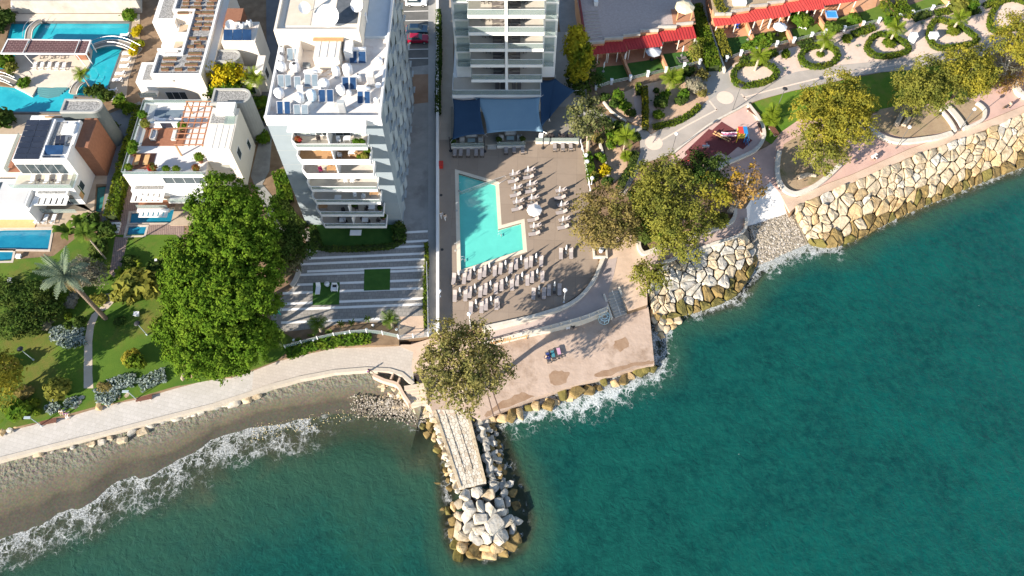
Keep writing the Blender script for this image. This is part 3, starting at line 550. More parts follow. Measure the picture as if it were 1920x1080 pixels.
def hedge(name, label, pts, w, h, leafm=None, z=0.0, closed=False, seed=1, leaf=.22, group=None, cat='hedge', dens=26, smooth=3):
    """a clipped hedge of leaves along a line of pixels"""
    line = WL(pts, z + h); line = smooth_line(line, smooth, closed) if len(line) > 2 and smooth > 1 else line
    if closed: line = line + [line[0]]
    line = resample(line, .35); rs = np.random.RandomState(seed); O = line[0].copy(); O.z = z
    t = thing(name, label, cat, O, 0, group); k = MB(); loc = [p - O for p in line]
    k.wall([(p.x, p.y) for p in loc], w * .8, 0, h * .88); k.build('stems', core, t)
    Cs, Ns = [], []
    for i, p in enumerate(loc):
        d = (loc[min(i + 1, len(loc) - 1)] - loc[max(i - 1, 0)]).normalized(); sd = np.array((-d.y, d.x, 0)); wob = 1 + .16 * noise.noise(line[i] * .7) ; hw, hh = w / 2 * wob, h * (1 + .10 * noise.noise(line[i] * 1.3))
        n = int(.35 * (w + 2 * h) * dens) + 1; q = rs.uniform(-h, w + h, n)
        for x in q:
            if x < 0: P, nn = sd * -hw + (0, 0, hh + x * hh / h), -sd
            elif x > w: P, nn = sd * hw + (0, 0, hh - (x - w) * hh / h), sd
            else: P, nn = sd * (x / w * 2 - 1) * hw + (0, 0, hh), np.array((0, 0, 1.))
            Cs.append(np.array(p) * (1, 1, 0) + P + rs.normal(size=3) * .06 + np.array(d) * rs.uniform(-.18, .18)); Ns.append(nn + rs.normal(size=3) * .45)
    put('foliage', np_mesh('foliage', leaf_quads(np.array(Cs), np.array(Ns), leaf, rs), len(Cs), leafm or L_hedge), t); return t
# shrubs: a few kinds, copied
def shrub_mesh(kind, seed):
    rs = random.Random(seed)
    if kind == 'ball': return [((0, 0, .55), (.6, .6, .55))], .16, 16, 9, .10
    if kind == 'mound': return [((rs.uniform(-.35, .35), rs.uniform(-.35, .35), .25), (.5, .5, .3)) for _ in range(4)], .17, 10, 9, .14
    return [((rs.uniform(-.45, .45), rs.uniform(-.45, .45), rs.uniform(.35, .7)), (.42, .42, .42)) for _ in range(5)], .22, 7, 9, .2
SHR = {}
def shrub(u, v, r_px, kind, leafm, label, z=0.0, h=1.0, group=None, name='shrub', cat='shrub'):
    key = (kind, leafm.name); i = rnd.randrange(2)
    if (key, i) not in SHR:
        b_, lf, de, pe, cl = shrub_mesh(kind, i + 3); SHR[(key, i)] = crown_mesh('shrub', b_, leafm, lf, de, pe, cl, i + 5, -.2, .12)
    p = W(u, v, z); s = r_px * tpx(v, z) / .75
    o = put(name, SHR[(key, i)], None, p); o.scale = (s, s, s * h); o.rotation_euler = (0, 0, rnd.uniform(0, 6)); return tag(o, label, cat, group)
def frond_mesh(L_, w, droop, m, n=9, lift=.35, leaflets=True):
    """one arching palm frond along +x"""
    k = MB(); pts = []
    for i in range(n + 1):
        t = i / n; pts.append(Vector((L_ * t * (1 - .12 * t), 0, L_ * (lift * t - droop * t * t))))
    for i in range(n):
        t = (i + .5) / n; ww = w * (math.sin(PI * min(1, t * 1.02 + .1)) ** .6) if t < .97 else w * .2; a, b = pts[i], pts[i + 1]
        for sgn in (-1, 1):
            for q in (0.0, .5):
                s = a.lerp(b, q); e = s + Vector((ww * .75, sgn * ww, -ww * .35)); d = (b - a) * .36
                k.add([s, s + d, e + d * .25, e - d * .15], [(0, 1, 2, 3)])
    k.tube(pts[:-1], [.035] * n, 4); return k.mesh('frond', m)
def palm(name, label, base, h, fl, leafm, n=18, zb=0.0, r0=.16, w=.45, dead=0, seed=1, group=None, lean=(0, 0), bushy=.0):
    rr = random.Random(seed); B = W(*base, zb); t = thing(name, label, 'palm tree', B, rr.uniform(0, 6), group)
    k = MB(); k.tube([(0, 0, -.2), (lean[0] * .3, lean[1] * .3, h * .4), (lean[0], lean[1], h)], [r0 * 1.3, r0, r0 * .9], 9)
    for i in range(int(h / .45)): k.lathe((lean[0] * (i * .45 / h) ** 1.4, lean[1] * (i * .45 / h) ** 1.4, i * .45), [(r0 * 1.02, 0), (r0 * 1.22, .09), (r0 * 1.0, .2)], 8)
    k.build('trunk', bark_pale if dead != 2 else bark, t)
    ms = [frond_mesh(fl, w, .35, leafm, lift=.75), frond_mesh(fl, w, .55, leafm, lift=.4), frond_mesh(fl * .95, w, .62, leafm, lift=.1)]
    md = frond_mesh(fl * .7, w * .6, .9, L_dead, lift=-.2) if dead else None
    for i in range(n):
        o = put('frond', ms[i % 3], t, (lean[0], lean[1], h)); o.rotation_euler = (rr.uniform(-.15, .15), rr.uniform(-.15, .1) - (.5 if i % 3 == 0 else 0) * rr.random(), i * 2.4 + rr.uniform(-.2, .2)); o.scale = (rr.uniform(.85, 1.1),) * 3
    if dead:
        for i in range(8): o = put('dead_frond', md, t, (lean[0], lean[1], h - .15)); o.rotation_euler = (0, .5, i * .8 + rr.random())
    return t
def spiky(name, label, u, v, r_px, leafm, n=12, z=0.0, up=.9, cat='plant', group=None, w=.10):
    """a clump of long upright leaves"""
    p = W(u, v, z); R_ = r_px * tpx(v, z); k = MB(); rr = random.Random(int(u * 7 + v))
    for i in range(n):
        a = i * 2.4 + rr.random() * .5; L_ = R_ * rr.uniform(.7, 1.15); d = Vector((math.cos(a), math.sin(a), 0)); sd = Vector((-d.y, d.x, 0)) * w * R_
        q = [Vector((0, 0, 0)), d * L_ * .4 + Vector((0, 0, L_ * up)), d * L_ * .8 + Vector((0, 0, L_ * up * 1.05)), d * L_ + Vector((0, 0, L_ * up * .7))]
        ww = [.4, 1.2, 1.0, .1]; vs_ = [x for a_, s_ in zip(q, ww) for x in (a_ - sd * s_, a_ + sd * s_)]; k.add(vs_, [(0, 1, 3, 2), (2, 3, 5, 4), (4, 5, 7, 6)])
    o = k.build(name, leafm, None, True, p); return tag(o, label, cat, group)
# ================================================================ BOULDERS, SEA WALLS AND THE JETTY
def rock_mat(name, c, c2, c3): return mat(name, c, c2, 1.1, .88, 1.6, 2.6, c3=c3, scale3=.7, detail=8)
rk = [rock_mat('rock_cream', (.40, .325, .215), (.50, .41, .29), (.26, .19, .11)), rock_mat('rock_gold', (.42, .30, .155), (.49, .36, .20), (.30, .20, .09)), rock_mat('rock_pale', (.42, .385, .32), (.52, .48, .41), (.29, .245, .175)), rock_mat('rock_grey', (.33, .31, .27), (.43, .40, .35), (.22, .20, .155))]
wet = rock_mat('rock_wet', (.15, .105, .04), (.25, .175, .065), (.05, .036, .016)); mossy = rock_mat('rock_moss', (.11, .095, .025), (.17, .14, .038), (.045, .042, .014))
def clip(poly, a, b, c):
    """keep the side a*x + b*y <= c"""
    out = []
    for i, p in enumerate(poly):
        q = poly[(i + 1) % len(poly)]; dp = a * p[0] + b * p[1] - c; dq = a * q[0] + b * q[1] - c
        if dp <= 0: out.append(p)
        if (dp < 0 < dq) or (dq < 0 < dp): t = dp / (dp - dq); out.append((p[0] + (q[0] - p[0]) * t, p[1] + (q[1] - p[1]) * t))
    return out
def voronoi(seeds, box):
    cells = []
    for i, s in enumerate(seeds):
        near = sorted(range(len(seeds)), key=lambda j: (seeds[j][0] - s[0]) ** 2 + (seeds[j][1] - s[1]) ** 2)[1:18]; poly = list(box)
        for j in near:
            q = seeds[j]; a, b = q[0] - s[0], q[1] - s[1]; c = (q[0] ** 2 + q[1] ** 2 - s[0] ** 2 - s[1] ** 2) / 2; poly = clip(poly, a, b, c)
            if not poly: break
        cells.append(poly)
    return cells
def fitted(cell, gap, rise, tilt, rr, zf, depth=1.1, rough=.16):
    """one fitted boulder: outline cell (x, y), bulging top, sides going down between its neighbours"""
    cx = sum(p[0] for p in cell) / len(cell); cy = sum(p[1] for p in cell) / len(cell); ring = []
    n = len(cell); per = []
    for i in range(n):
        a, b = cell[i], cell[(i + 1) % n]; l = math.hypot(b[0] - a[0], b[1] - a[1])
        if l < .25: per.append(a); continue
        per += [(a[0] + (b[0] - a[0]) * .16, a[1] + (b[1] - a[1]) * .16), (a[0] + (b[0] - a[0]) * .84, a[1] + (b[1] - a[1]) * .84)]
    n = len(per)
    if n < 3: return None
    tx, ty = rr.uniform(-tilt, tilt), rr.uniform(-tilt, tilt); k = MB(); V = []
    def at(p, s_, dz):
        x, y = cx + (p[0] - cx) * s_, cy + (p[1] - cy) * s_; return (x - cx, y - cy, zf(x, y) - zf(cx, cy) + dz + tx * (x - cx) + ty * (y - cy) + rr.uniform(-rough, rough) * .4)
    siz = max(.6, math.sqrt(sum((p[0] - cx) ** 2 + (p[1] - cy) ** 2 for p in per) / n)); g = 1 - gap / siz
    jit = [rr.uniform(.93, 1.02) for _ in per]
    V += [at(p, g * .97, -depth) for p in per]; V += [at(p, g * j, rise * .15) for p, j in zip(per, jit)]; V += [at(p, g * .93 * j, rise * (.85 + rr.uniform(-.1, .1))) for p, j in zip(per, jit)]; V += [at(p, g * rr.uniform(.5, .7), rise * (1 + rr.uniform(-rough, rough))) for p in per]; V.append(at((cx, cy), 1, rise * (1.0 + rr.uniform(-rough, rough))))
    F_ = [(r_ * n + i, r_ * n + (i + 1) % n, (r_ + 1) * n + (i + 1) % n, (r_ + 1) * n + i) for r_ in range(3) for i in range(n)] + [(3 * n + i, 3 * n + (i + 1) % n, 4 * n) for i in range(n)]
    k.add(V, F_); return k, (cx, cy, zf(cx, cy))
def orient(cell):
    a = sum(cell[i][0] * cell[(i + 1) % len(cell)][1] - cell[(i + 1) % len(cell)][0] * cell[i][1] for i in range(len(cell))); return cell if a > 0 else cell[::-1]
def revetment(label, top, bot, z0, z1, rows, size, seed, pick):
    rr = random.Random(seed); T = [W(u, v, z0) for u, v in top]; B = [W(u, v, z1) for u, v in bot]; n = 60; T = resample(T, n=n); B = resample(B, n=n)
    Ls = sum((b - a).length for a, b in zip(T, T[1:])) * .5 + sum((b - a).length for a, b in zip(B, B[1:])) * .5; Wd = sum((T[i] - B[i]).length for i in range(n)) / n
    seeds = []; t_ = 0
    for r_ in range(rows):
        x = rr.uniform(0, size) * (.5 if r_ % 2 else 1)
        while x < Ls: seeds.append((x + rr.uniform(-.3, .3) * size, (r_ + .5 + rr.uniform(-.45, .45)) * Wd / rows)); x += size * rr.choice((.45, .7, .9, 1.2, 1.7))
    cells = voronoi(seeds, [(0, 0), (Ls, 0), (Ls, Wd), (0, Wd)])
    def tow(p):
        f = p[0] / Ls * (n - 1); i = min(n - 2, max(0, int(f))); q = f - i; a = T[i].lerp(T[i + 1], q); b = B[i].lerp(B[i + 1], q); return a.lerp(b, p[1] / Wd)
    root = thing('boulder_slope', label, 'sea wall', T[0]); k = MB()
    for i in range(n - 1): k.quad(B[i] - Vector((0, 0, 1.0)), B[i + 1] - Vector((0, 0, 1.0)), T[i + 1] - Vector((0, 0, .75)), T[i] - Vector((0, 0, .75)))
    k.v = [tuple(Vector(v) - T[0]) for v in k.v]; k.build('rubble_bed', mat('gap_dark', (.10, .075, .05), (.16, .12, .08), 2, .95), root)
    for c in cells:
        if len(c) < 3: continue
        w = [tow(p) for p in c]; cx = sum(p.x for p in w) / len(w); cy = sum(p.y for p in w) / len(w); zc = sum(p.z for p in w) / len(w)
        A = np.array([(p.x - cx, p.y - cy, 1) for p in w]); co = np.linalg.lstsq(A, np.array([p.z for p in w]), rcond=None)[0]
        zf = lambda x, y, co=co, cx=cx, cy=cy: co[0] * (x - cx) + co[1] * (y - cy) + co[2]
        q = fitted(orient([(p.x, p.y) for p in w]), rr.uniform(.03, .10), rr.uniform(.2, .7), .24, rr, zf)
        if not q: continue
        k, o = q; k.build('boulder', pick(zc, rr, cx), root, False, Vector(o) - T[0])
    return root
def pickr(z, rr, x):
    if z < -2.35: return wet if rr.random() < .75 else mossy
    if z < -1.9: return rr.choice((wet, rk[1], rk[0]))
    return rr.choice((rk[0], rk[0], rk[0], rk[1], rk[0], rk[2]))
def pickl(z, rr, x):
    if z < -2.2: return wet if rr.random() < .6 else mossy
    return rr.choice((rk[3], rk[2], rk[0], rk[3], rk[0]))
revetment('long slope of cream fitted boulders below the pink promenade', [(1488, 388)] + REV_TOP[1:9] + [(1990, 184)], [(1520, 462), (1560, 468), (1610, 450), (1650, 428), (1710, 398), (1770, 373), (1840, 345), (1925, 312), (2000, 282)], -.12, SEA - .05, 6, 1.9, 3, pickr)
revetment('bulging slope of grey boulders between the concrete platform and the pebble cove', [(1214, 545), (1236, 500)] + REV2_TOP[2:6] + [(1396, 440)], [(1229, 606), (1275, 597), (1330, 580), (1380, 560), (1405, 525), (1420, 500), (1424, 478)], -.12, SEA - .05, 6, 1.9, 4, pickl)
# loose boulders: ten shapes, copied
RM = []
def loose_mesh(seed):
    """an angular quarry stone: the hull of scattered points, its edges worn"""
    rr = random.Random(seed); bm = bmesh.new()
    for x in (-1, 1):
        for y in (-1, 1):
            for z in (-1, 1): bm.verts.new((x * rr.uniform(.28, .98), y * rr.uniform(.28, .95), z * rr.uniform(.35, .8)))
    for i in range(9): d = Vector((rr.gauss(0, 1), rr.gauss(0, 1), rr.gauss(0, .6))).normalized(); bm.verts.new(d * rr.uniform(.75, 1.0))
    h = bmesh.ops.convex_hull(bm, input=bm.verts); bmesh.ops.delete(bm, geom=[v for v in bm.verts if not v.link_faces], context='VERTS')
    bmesh.ops.dissolve_limit(bm, angle_limit=.32, verts=bm.verts, edges=bm.edges); bmesh.ops.bevel(bm, geom=list(bm.edges), offset=.09, segments=2, affect='EDGES', clamp_overlap=True); bmesh.ops.triangulate(bm, faces=bm.faces)
    me = bpy.data.meshes.new('boulder'); bm.to_mesh(me); bm.free(); return me
BASE = [loose_mesh(i + 20) for i in range(9)]
def loose(m, i):
    key = (m.name, i)
    if key not in LM: me = BASE[i].copy(); me.materials.clear(); me.materials.append(m); LM[key] = me
    return LM[key]
LM = {}
def boulder(root, p, s, m, rr, name='boulder', flat=.75):
    o = put(name, loose(m, rr.randrange(9)), root, Vector(p) - root.location); o.scale = (s * rr.uniform(.85, 1.4), s * rr.uniform(.65, 1.05), s * flat * rr.uniform(.7, 1.1)); o.rotation_euler = (rr.uniform(-.3, .3), rr.uniform(-.3, .3), rr.uniform(0, 6.3)); return o
# jetty: stone-paved walkway with two rails of slot drains, boulders along it and heaped at its head
DK = [(812, 768), (878, 768), (912, 906), (861, 918)]
jet = thing('jetty', 'stone jetty with paved walkway running out to a heap of pale boulders', 'jetty', W(860, 850, SEA))
dk = WL(DK, PLAT); O = jet.location
k = MB(); k.prism([(p.x - O.x, p.y - O.y) for p in dk], -2.5, PLAT - SEA - .10); k.build('walkway_core', mat('mortar', (.36, .30, .22), (.44, .37, .28), 2, .9), jet)
rr = random.Random(5); seeds = [((i + rr.uniform(.1, .9)) / 9, (j + rr.uniform(.1, .9)) / 24) for i in range(9) for j in range(24)]
cells = voronoi([(a * 6.5, b * 14) for a, b in seeds], [(0, 0), (6.5, 0), (6.5, 14), (0, 14)])
pave = [mat('pave_cream', (.50, .44, .35), (.58, .52, .42), 2, .9, .4), mat('pave_sand', (.56, .50, .41), (.63, .57, .48), 2, .9, .4), mat('pave_brown', (.42, .35, .26), (.50, .42, .32), 2, .9, .4)]
for c in cells:
    if len(c) < 3: continue
    w = []
    for x, y in c: a = dk[0].lerp(dk[1], x / 6.5); b = dk[3].lerp(dk[2], x / 6.5); w.append(a.lerp(b, y / 14))
    w = orient([(p.x, p.y) for p in w]); cx = sum(p[0] for p in w) / len(w); cy = sum(p[1] for p in w) / len(w); h = rr.uniform(-.02, .03)
    k = MB(); k.prism([((p[0] - cx) * .97, (p[1] - cy) * .97) for p in w], -.1, h, [((p[0] - cx) * .90, (p[1] - cy) * .90) for p in w]); k.build('paving_stone', rr.choice(pave[:2] + pave), jet, False, (cx - O.x, cy - O.y, PLAT - SEA))
for a, b in (((815, 770), (863, 914)), ((876, 770), (909, 903))):
    k = MB(); p, q = W(*a, PLAT), W(*b, PLAT); k.wall([p - O, q - O], .42, PLAT - SEA - .3, PLAT - SEA + .10); k.build('kerb', rk[0], jet)
for a, b in (((834, 770), (872, 885)), ((852, 768), (887, 880))):
    k = MB(); p, q = W(*a, PLAT), W(*b, PLAT); k.wall([p - O, q - O], .06, PLAT - SEA - .1, PLAT - SEA + .045); k.build('drain_slot', mat('slot_dark', (.08, .065, .05)), jet)
k = MB(); k.prism([(p.x - O.x, p.y - O.y) for p in WL([(870, 918), (915, 902), (945, 940), (955, 1000), (905, 1025), (862, 1000)], -2.0)], -3, .35, [(p.x - O.x, p.y - O.y) for p in WL([(880, 925), (915, 912), (930, 945), (935, 985), (905, 1000), (875, 980)], -1.8)]); k.build('rubble_core', MATS['gap_dark'], jet)
rr = random.Random(11)
def put_b(u, v, z, r_px, m): boulder(jet, W(u, v, z), r_px * tpx(v, z) * .86, m, rr)
head = [(895, 922, -1.5, 16, 2), (874, 930, -1.6, 16, 2), (916, 928, -1.5, 14, 0), (935, 945, -1.7, 15, 2), (898, 948, -1.2, 18, 2), (878, 948, -1.4, 17, 2), (862, 945, -1.8, 14, 0), (848, 947, -2.2, 13, 1), (918, 955, -1.2, 18, 2), (937, 962, -1.5, 16, 2), (902, 972, -1.0, 19, 2), (879, 965, -1.3, 17, 2), (860, 968, -1.7, 14, 0), (840, 958, -2.5, 11, 5), (924, 985, -1.2, 22, 2), (947, 980, -1.7, 20, 2), (900, 995, -1.3, 18, 2), (880, 988, -1.5, 17, 2), (860, 992, -1.9, 15, 0), (850, 975, -2.3, 14, 4), (845, 1000, -2.5, 13, 4), (938, 1005, -1.7, 22, 2), (913, 1008, -1.5, 20, 2), (893, 1012, -1.7, 17, 2), (870, 1005, -1.9, 18, 0), (960, 990, -2.2, 15, 3), (965, 1008, -2.5, 16, 4), (955, 1022, -2.4, 17, 4), (935, 1025, -2.2, 17, 1), (912, 1028, -2.2, 17, 1), (890, 1030, -2.4, 16, 4), (865, 1025, -2.4, 17, 1), (852, 1018, -2.6, 14, 5), (880, 1038, -2.8, 15, 4), (917, 1038, -2.7, 19, 1), (945, 1036, -2.7, 16, 4), (900, 1042, -2.9, 14, 4), (860, 1040, -2.9, 16, 5), (968, 975, -2.5, 14, 3), (970, 950, -2.6, 13, 4), (952, 940, -2.2, 13, 3), (945, 925, -2.2, 13, 3), (942, 912, -2.3, 12, 3), (960, 925, -2.7, 12, 4), (955, 905, -2.6, 11, 3)]
ms6 = rk + [wet, mossy]
for u, v, z, r_, i in head: put_b(u + rr.uniform(-2, 2), v + rr.uniform(-2, 2), z, r_, ms6[i])
for i in range(44): a, d = i * 2.4, math.sqrt((i + .5) / 44); z = -1.75 - d * .9; put_b(908 + 58 * d * math.cos(a), 978 + 60 * d * math.sin(a), z, rr.uniform(7, 11), rk[rr.choice((0, 2, 3, 2))] if d < .8 else rr.choice((wet, rk[1])))
for i in range(26):
    t = i / 25; x = 815 + t * 50; y = 768 + t * 150
    put_b(x - rr.uniform(3, 8), y + rr.uniform(-4, 4), -1.95, rr.uniform(8, 12), rk[rr.choice((2, 2, 0))])
    if i % 2 == 0: put_b(x - rr.uniform(14, 22), y + rr.uniform(-6, 6), -2.7, rr.uniform(6, 10), rr.choice((rk[1], wet, wet)))
for i in range(30):
    t = i / 29; x = 882 + t * 36; y = 765 + t * 148
    put_b(x + rr.uniform(6, 12), y + rr.uniform(-4, 4), -2.1, rr.uniform(8, 12), rk[rr.choice((3, 3, 2))])
    put_b(x + rr.uniform(18, 28), y + rr.uniform(-5, 5), -2.5, rr.uniform(8, 12), rr.choice((rk[3], rk[3], wet)))
    if i < 24: put_b(x + rr.uniform(28, 38), y + rr.uniform(-5, 5), -2.8, rr.uniform(7, 10), rr.choice((rk[3], wet)))
for (u, v, r_) in ((835, 870, 13), (818, 905, 14), (812, 925, 13), (803, 955, 12), (990, 882, 12), (798, 865, 16), (1010, 975, 10), (1045, 1000, 9), (825, 960, 14)): put_b(u, v, -3.3, r_, wet)
# boulders at the foot of the platform
plat = thing('boulder_row', 'row of brown wave-washed boulders along the foot of the concrete platform', 'boulders', W(1060, 735, SEA)); rr = random.Random(21)
line = resample(WL([(925, 786), (960, 778), (1000, 764), (1060, 742), (1130, 720), (1190, 703), (1226, 690)], SEA + .1), 1.35)
for p in line: boulder(plat, p + Vector((rr.uniform(-.4, .4), rr.uniform(-.4, .4), rr.uniform(-.2, .35))), rr.uniform(.7, 1.25), rr.choice((wet, rk[1], wet, mossy)), rr)
corner = thing('boulder_pile', 'pile of golden and grey boulders in the corner between platform and grey boulder slope', 'boulders', W(1240, 598, SEA))
for u, v, r_, z in ((1228, 585, 10, -2.2), (1242, 600, 10, -2.6), (1236, 615, 9, -2.7), (1255, 602, 9, -2.7), (1250, 618, 8, -2.8), (1262, 612, 7, -2.9), (1228, 600, 9, -2.5), (1270, 602, 9, -2.7), (1240, 630, 7, -2.9)): boulder(corner, W(u, v, z), r_ * .1, rr.choice((rk[1], rk[0], wet)), rr)
# rocks and pebbles at the landward end of the jetty and in the cove
rub = thing('rubble_bank', 'bank of cream rubble and pebbles between the beach steps and the jetty', 'rocks', W(775, 760, -2)); rr = random.Random(31)
for i in range(70):
    u = rr.uniform(712, 815); v = 735 + (u - 712) * .30 + rr.uniform(-16, 22); z = -2.0 - (v - 735) / 60 * .8
    if v > 800: continue
    boulder(rub, W(u, v, max(z, -2.75)), rr.uniform(.22, .55) if u < 780 else rr.uniform(.4, .85), rr.choice((rk[0], rk[2], rk[1], rk[0])), rr, 'rock')
for u, v in ((826, 790), (806, 798), (815, 815), (800, 815), (830, 812), (832, 835), (820, 845), (805, 790), (792, 800)): boulder(rub, W(u, v, -2.7), rr.uniform(.5, .9), rr.choice((rk[1], wet, mossy)), rr, 'rock')
def pebbles(name, label, f, n, smin, smax, ms, seed):
    rr = random.Random(seed); V = []; F_ = []; k = MB()
    for i in range(n):
        u, v, z = f(rr); p = W(u, v, z); s = rr.uniform(smin, smax) * tpx(v, z); a0 = rr.uniform(0, 6); m = 5
        vs_ = [(p.x + math.cos(a0 + j * 2 * PI / m) * s * rr.uniform(.7, 1.2), p.y + math.sin(a0 + j * 2 * PI / m) * s * rr.uniform(.6, 1.1), p.z - .05) for j in range(m)] + [(p.x + (math.cos(a0 + j * 2 * PI / m) * s * .6), p.y + math.sin(a0 + j * 2 * PI / m) * s * .6, p.z + s * .55) for j in range(m)]
        k.add(vs_, [tuple(range(m, 2 * m))] + [(j, (j + 1) % m, m + (j + 1) % m, m + j) for j in range(m)])
    return tag(k.build(name, ms), label, None, None, 'stuff')
peb = bpy.data.materials.new('pebble'); nt_, b_ = nodes_of(peb); g_ = nt_.nodes.new('ShaderNodeNewGeometry'); r_ = nt_.nodes.new('ShaderNodeValToRGB'); e = r_.color_ramp.elements
e[0].color = (.13, .11, .085, 1); e[1].color = (.50, .46, .41, 1); q = e.new(.4); q.color = (.28, .24, .18, 1); q = e.new(.75); q.color = (.38, .33, .27, 1)
nt_.links.new(g_.outputs['Random Per Island'], r_.inputs['Fac']); nt_.links.new(r_.outputs['Color'], b_.inputs['Base Color']); b_.inputs['Roughness'].default_value = .85
def cove(rr):
    a, b = rr.random(), rr.random(); u = (1404 + a * 78) * (1 - b) + (1418 + a * 92) * b; v = (425 - a * 26) * (1 - b) + (500 - a * 42) * b; return u, v, -1.3 - 1.55 * b
k = MB(); Q = [W(1390, 425, -1.3), W(1490, 395, -1.3), W(1520, 470, SEA - .3), W(1415, 512, SEA - .3)]; k.quad(*[Q[3], Q[2], Q[1], Q[0]]); tag(k.build('cove_ground', mat('cove_gravel', (.20, .165, .12), (.30, .26, .20), 3, .9, .6)), kind='structure')
pebbles('pebbles', 'grey and white pebbles of the little cove below the slipway', cove, 2600, 1.0, 3.0, peb, 41)
def bank(rr):
    a = rr.random() ** .7; u = 660 + a * 150 + rr.uniform(-10, 10); v = 752 + a * 12 + rr.uniform(-14, 14) + (22 * rr.random() ** 2); z = -1.75 - (v - 735) / 60 * 1.0; return u, v, max(-2.8, z)
pebbles('pebbles', 'loose pale pebbles where the beach meets the jetty', bank, 1500, .6, 1.9, peb, 42)
def scat(rr):
    a = rr.random(); u = 470 + a * 250; v = 800 - a * 55 + rr.uniform(-8, 30); return u, v, SEA + .02
pebbles('pebbles', 'scattered golden pebbles along the waterline of the beach', scat, 260, .6, 1.4, mat('pebble_gold', (.45, .36, .18), (.55, .46, .26), 3, .8), 43)
# rocks set along the promenade kerb, one by one
for i, (u, v, r_, l) in enumerate([(72, 853, 8, 'grey-white round rock on the sand, leftmost below the promenade'), (170, 834, 8, 'tall cream rock on the sand near the second bench'), (190, 828, 9, 'flat cream rock right of the tall one'), (205, 822, 6, 'small cream rock against the promenade kerb'), (230, 825, 9, 'low sand-covered rock below the kerb'), (249, 810, 9, 'white block of stone beside a larger twin on the sand'), (266, 811, 10, 'larger white twin block on the sand'), (283, 796, 11, 'long flat rock against the kerb'), (307, 789, 9, 'cream rock right of the long flat one'), (331, 784, 12, 'broad golden rock at the kerb'), (351, 779, 8, 'upright cream rock at the kerb'), (363, 776, 7, 'small cream rock at the kerb'), (376, 772, 9, 'oblong pale rock at the kerb'), (409, 761, 8, 'pale rock in the right half of the kerb row'), (421, 760, 6, 'little pale rock right of the pale rock'), (439, 757, 11, 'big pale rock near the end of the kerb row'), (464, 748, 11, 'white rock near the dark gap at the end of the row'), (482, 744, 8, 'last rock of the row, half in shade'), (136, 839, 5, 'small white pebble-like rock below the first bench'), (122, 845, 4, 'tiny flat rock on the sand'), (97, 848, 4, 'tiny pale rock near the round rock')]):
    p = W(u, v, PROM - .75); o = put('rock', loose(rk[rr.choice((2, 2, 0, 3))], rr.randrange(9)), None, p); s = r_ * tpx(v) * 1.1; o.scale = (s * 1.15, s * .75, s * .6); o.rotation_euler = (0, 0, .3 + rr.uniform(-.3, .3)); tag(o, l, 'rock', 'rocks along the foot of the promenade')
for i, (u, v, r_) in enumerate([(30, 800, 6), (18, 806, 7), (5, 810, 7), (45, 795, 5), (210, 752, 7), (226, 746, 6), (240, 742, 7), (143, 765, 7), (150, 755, 8), (155, 745, 7), (157, 733, 6), (118, 772, 6), (130, 774, 6), (345, 708, 8), (360, 705, 7), (330, 716, 6), (187, 760, 9), (200, 757, 6), (178, 752, 5)]):
    p = W(u, v, -.2); o = put('rock', loose(rk[rr.choice((0, 2, 1))], rr.randrange(9)), None, p); s = r_ * tpx(v) * 1.1; o.scale = (s, s * .8, s * .6); o.rotation_euler = (0, 0, rr.uniform(0, 6)); tag(o, 'cream garden stone edging the planted bank above the promenade', 'rock', 'stones edging the garden bank')
# ================================================================ TREES, HEDGES AND BEDS
def sub(u, v, z, r_, n, seed, spread=.75, f=.75, rr=(.38, .55), zv=2.0):
    """a crown split into n smaller boughs round (u, v)"""
    q = random.Random(seed); out = []
    for i in range(n):
        a = i * 2.4; d = r_ * spread * math.sqrt((i + .5) / n); out.append((u + d * math.cos(a) + q.uniform(-.1, .1) * r_, v + d * math.sin(a) * .9 + q.uniform(-.1, .1) * r_, z + zv * (1 - (d / r_) ** 2) + q.uniform(-1.0, .8), r_ * q.uniform(*rr) * .9, f))
    return out
G = 'tall stone pines in the garden beside the tower'
pk = dict(leaf=.21, r0=.38, group=G, dens=1.5, per=30, clump=.33, ragged=.34)
tree('pine_tree', 'bushy green pine, topmost of the big clump, reaching up to the pergola villa', 'pine tree', sub(430, 412, 14, 92, 17, 1, .78, .7, (.26, .40)), L_pine, seed=11, base=(455, 560), **pk)
tree('pine_tree', 'broad green pine in the middle of the big clump, left of the striped plaza', 'pine tree', sub(415, 510, 12, 112, 20, 2, .80, .7, (.24, .38)), L_pine, seed=12, base=(432, 600), **pk)
tree('pine_tree', 'low wide green pine overhanging the promenade at the foot of the big clump', 'pine tree', sub(408, 606, 8, 108, 20, 3, .82, .7, (.24, .36)) + [(497, 628, 6, 24), (355, 676, 4, 26), (410, 690, 3.5, 22), (455, 678, 3.5, 22), (335, 645, 5, 28), (336, 560, 8, 30), (500, 566, 8, 26), (345, 585, 8, 28), (495, 530, 9, 26)], L_pine, seed=13, base=(400, 690), **pk)
tree('olive_tree', 'grey-green olive tree between the big pines and the striped plaza', 'tree', sub(537, 452, 4, 46, 10, 4, .75), L_dark, leaf=.24, seed=14, r0=.2)
tree('olive_tree', 'dusty olive tree with pale leaves at the edge of the striped plaza', 'tree', [(545, 478, 4, 22), (527, 497, 3.5, 20), (550, 500, 2.5, 14), (515, 470, 4, 18)], mat_leaf('olive_leaf', (.10, .105, .05), (.17, .165, .085), (.06, .07, .03)), leaf=.22, seed=15, r0=.15)
tree('eucalyptus_tree', 'large olive-coloured eucalyptus at the landward end of the stone jetty', 'tree', sub(872, 690, 9.5, 84, 24, 5, .86, .75, (.20, .34)) + [(905, 625, 10.5, 18), (835, 620, 10.5, 22)], L_euc, leaf=.22, seed=16, zb=PLAT, r0=.4, barkm=bark_pale, base=(872, 752), dens=.85, per=18, clump=.48, nlimb=14, ragged=.45)
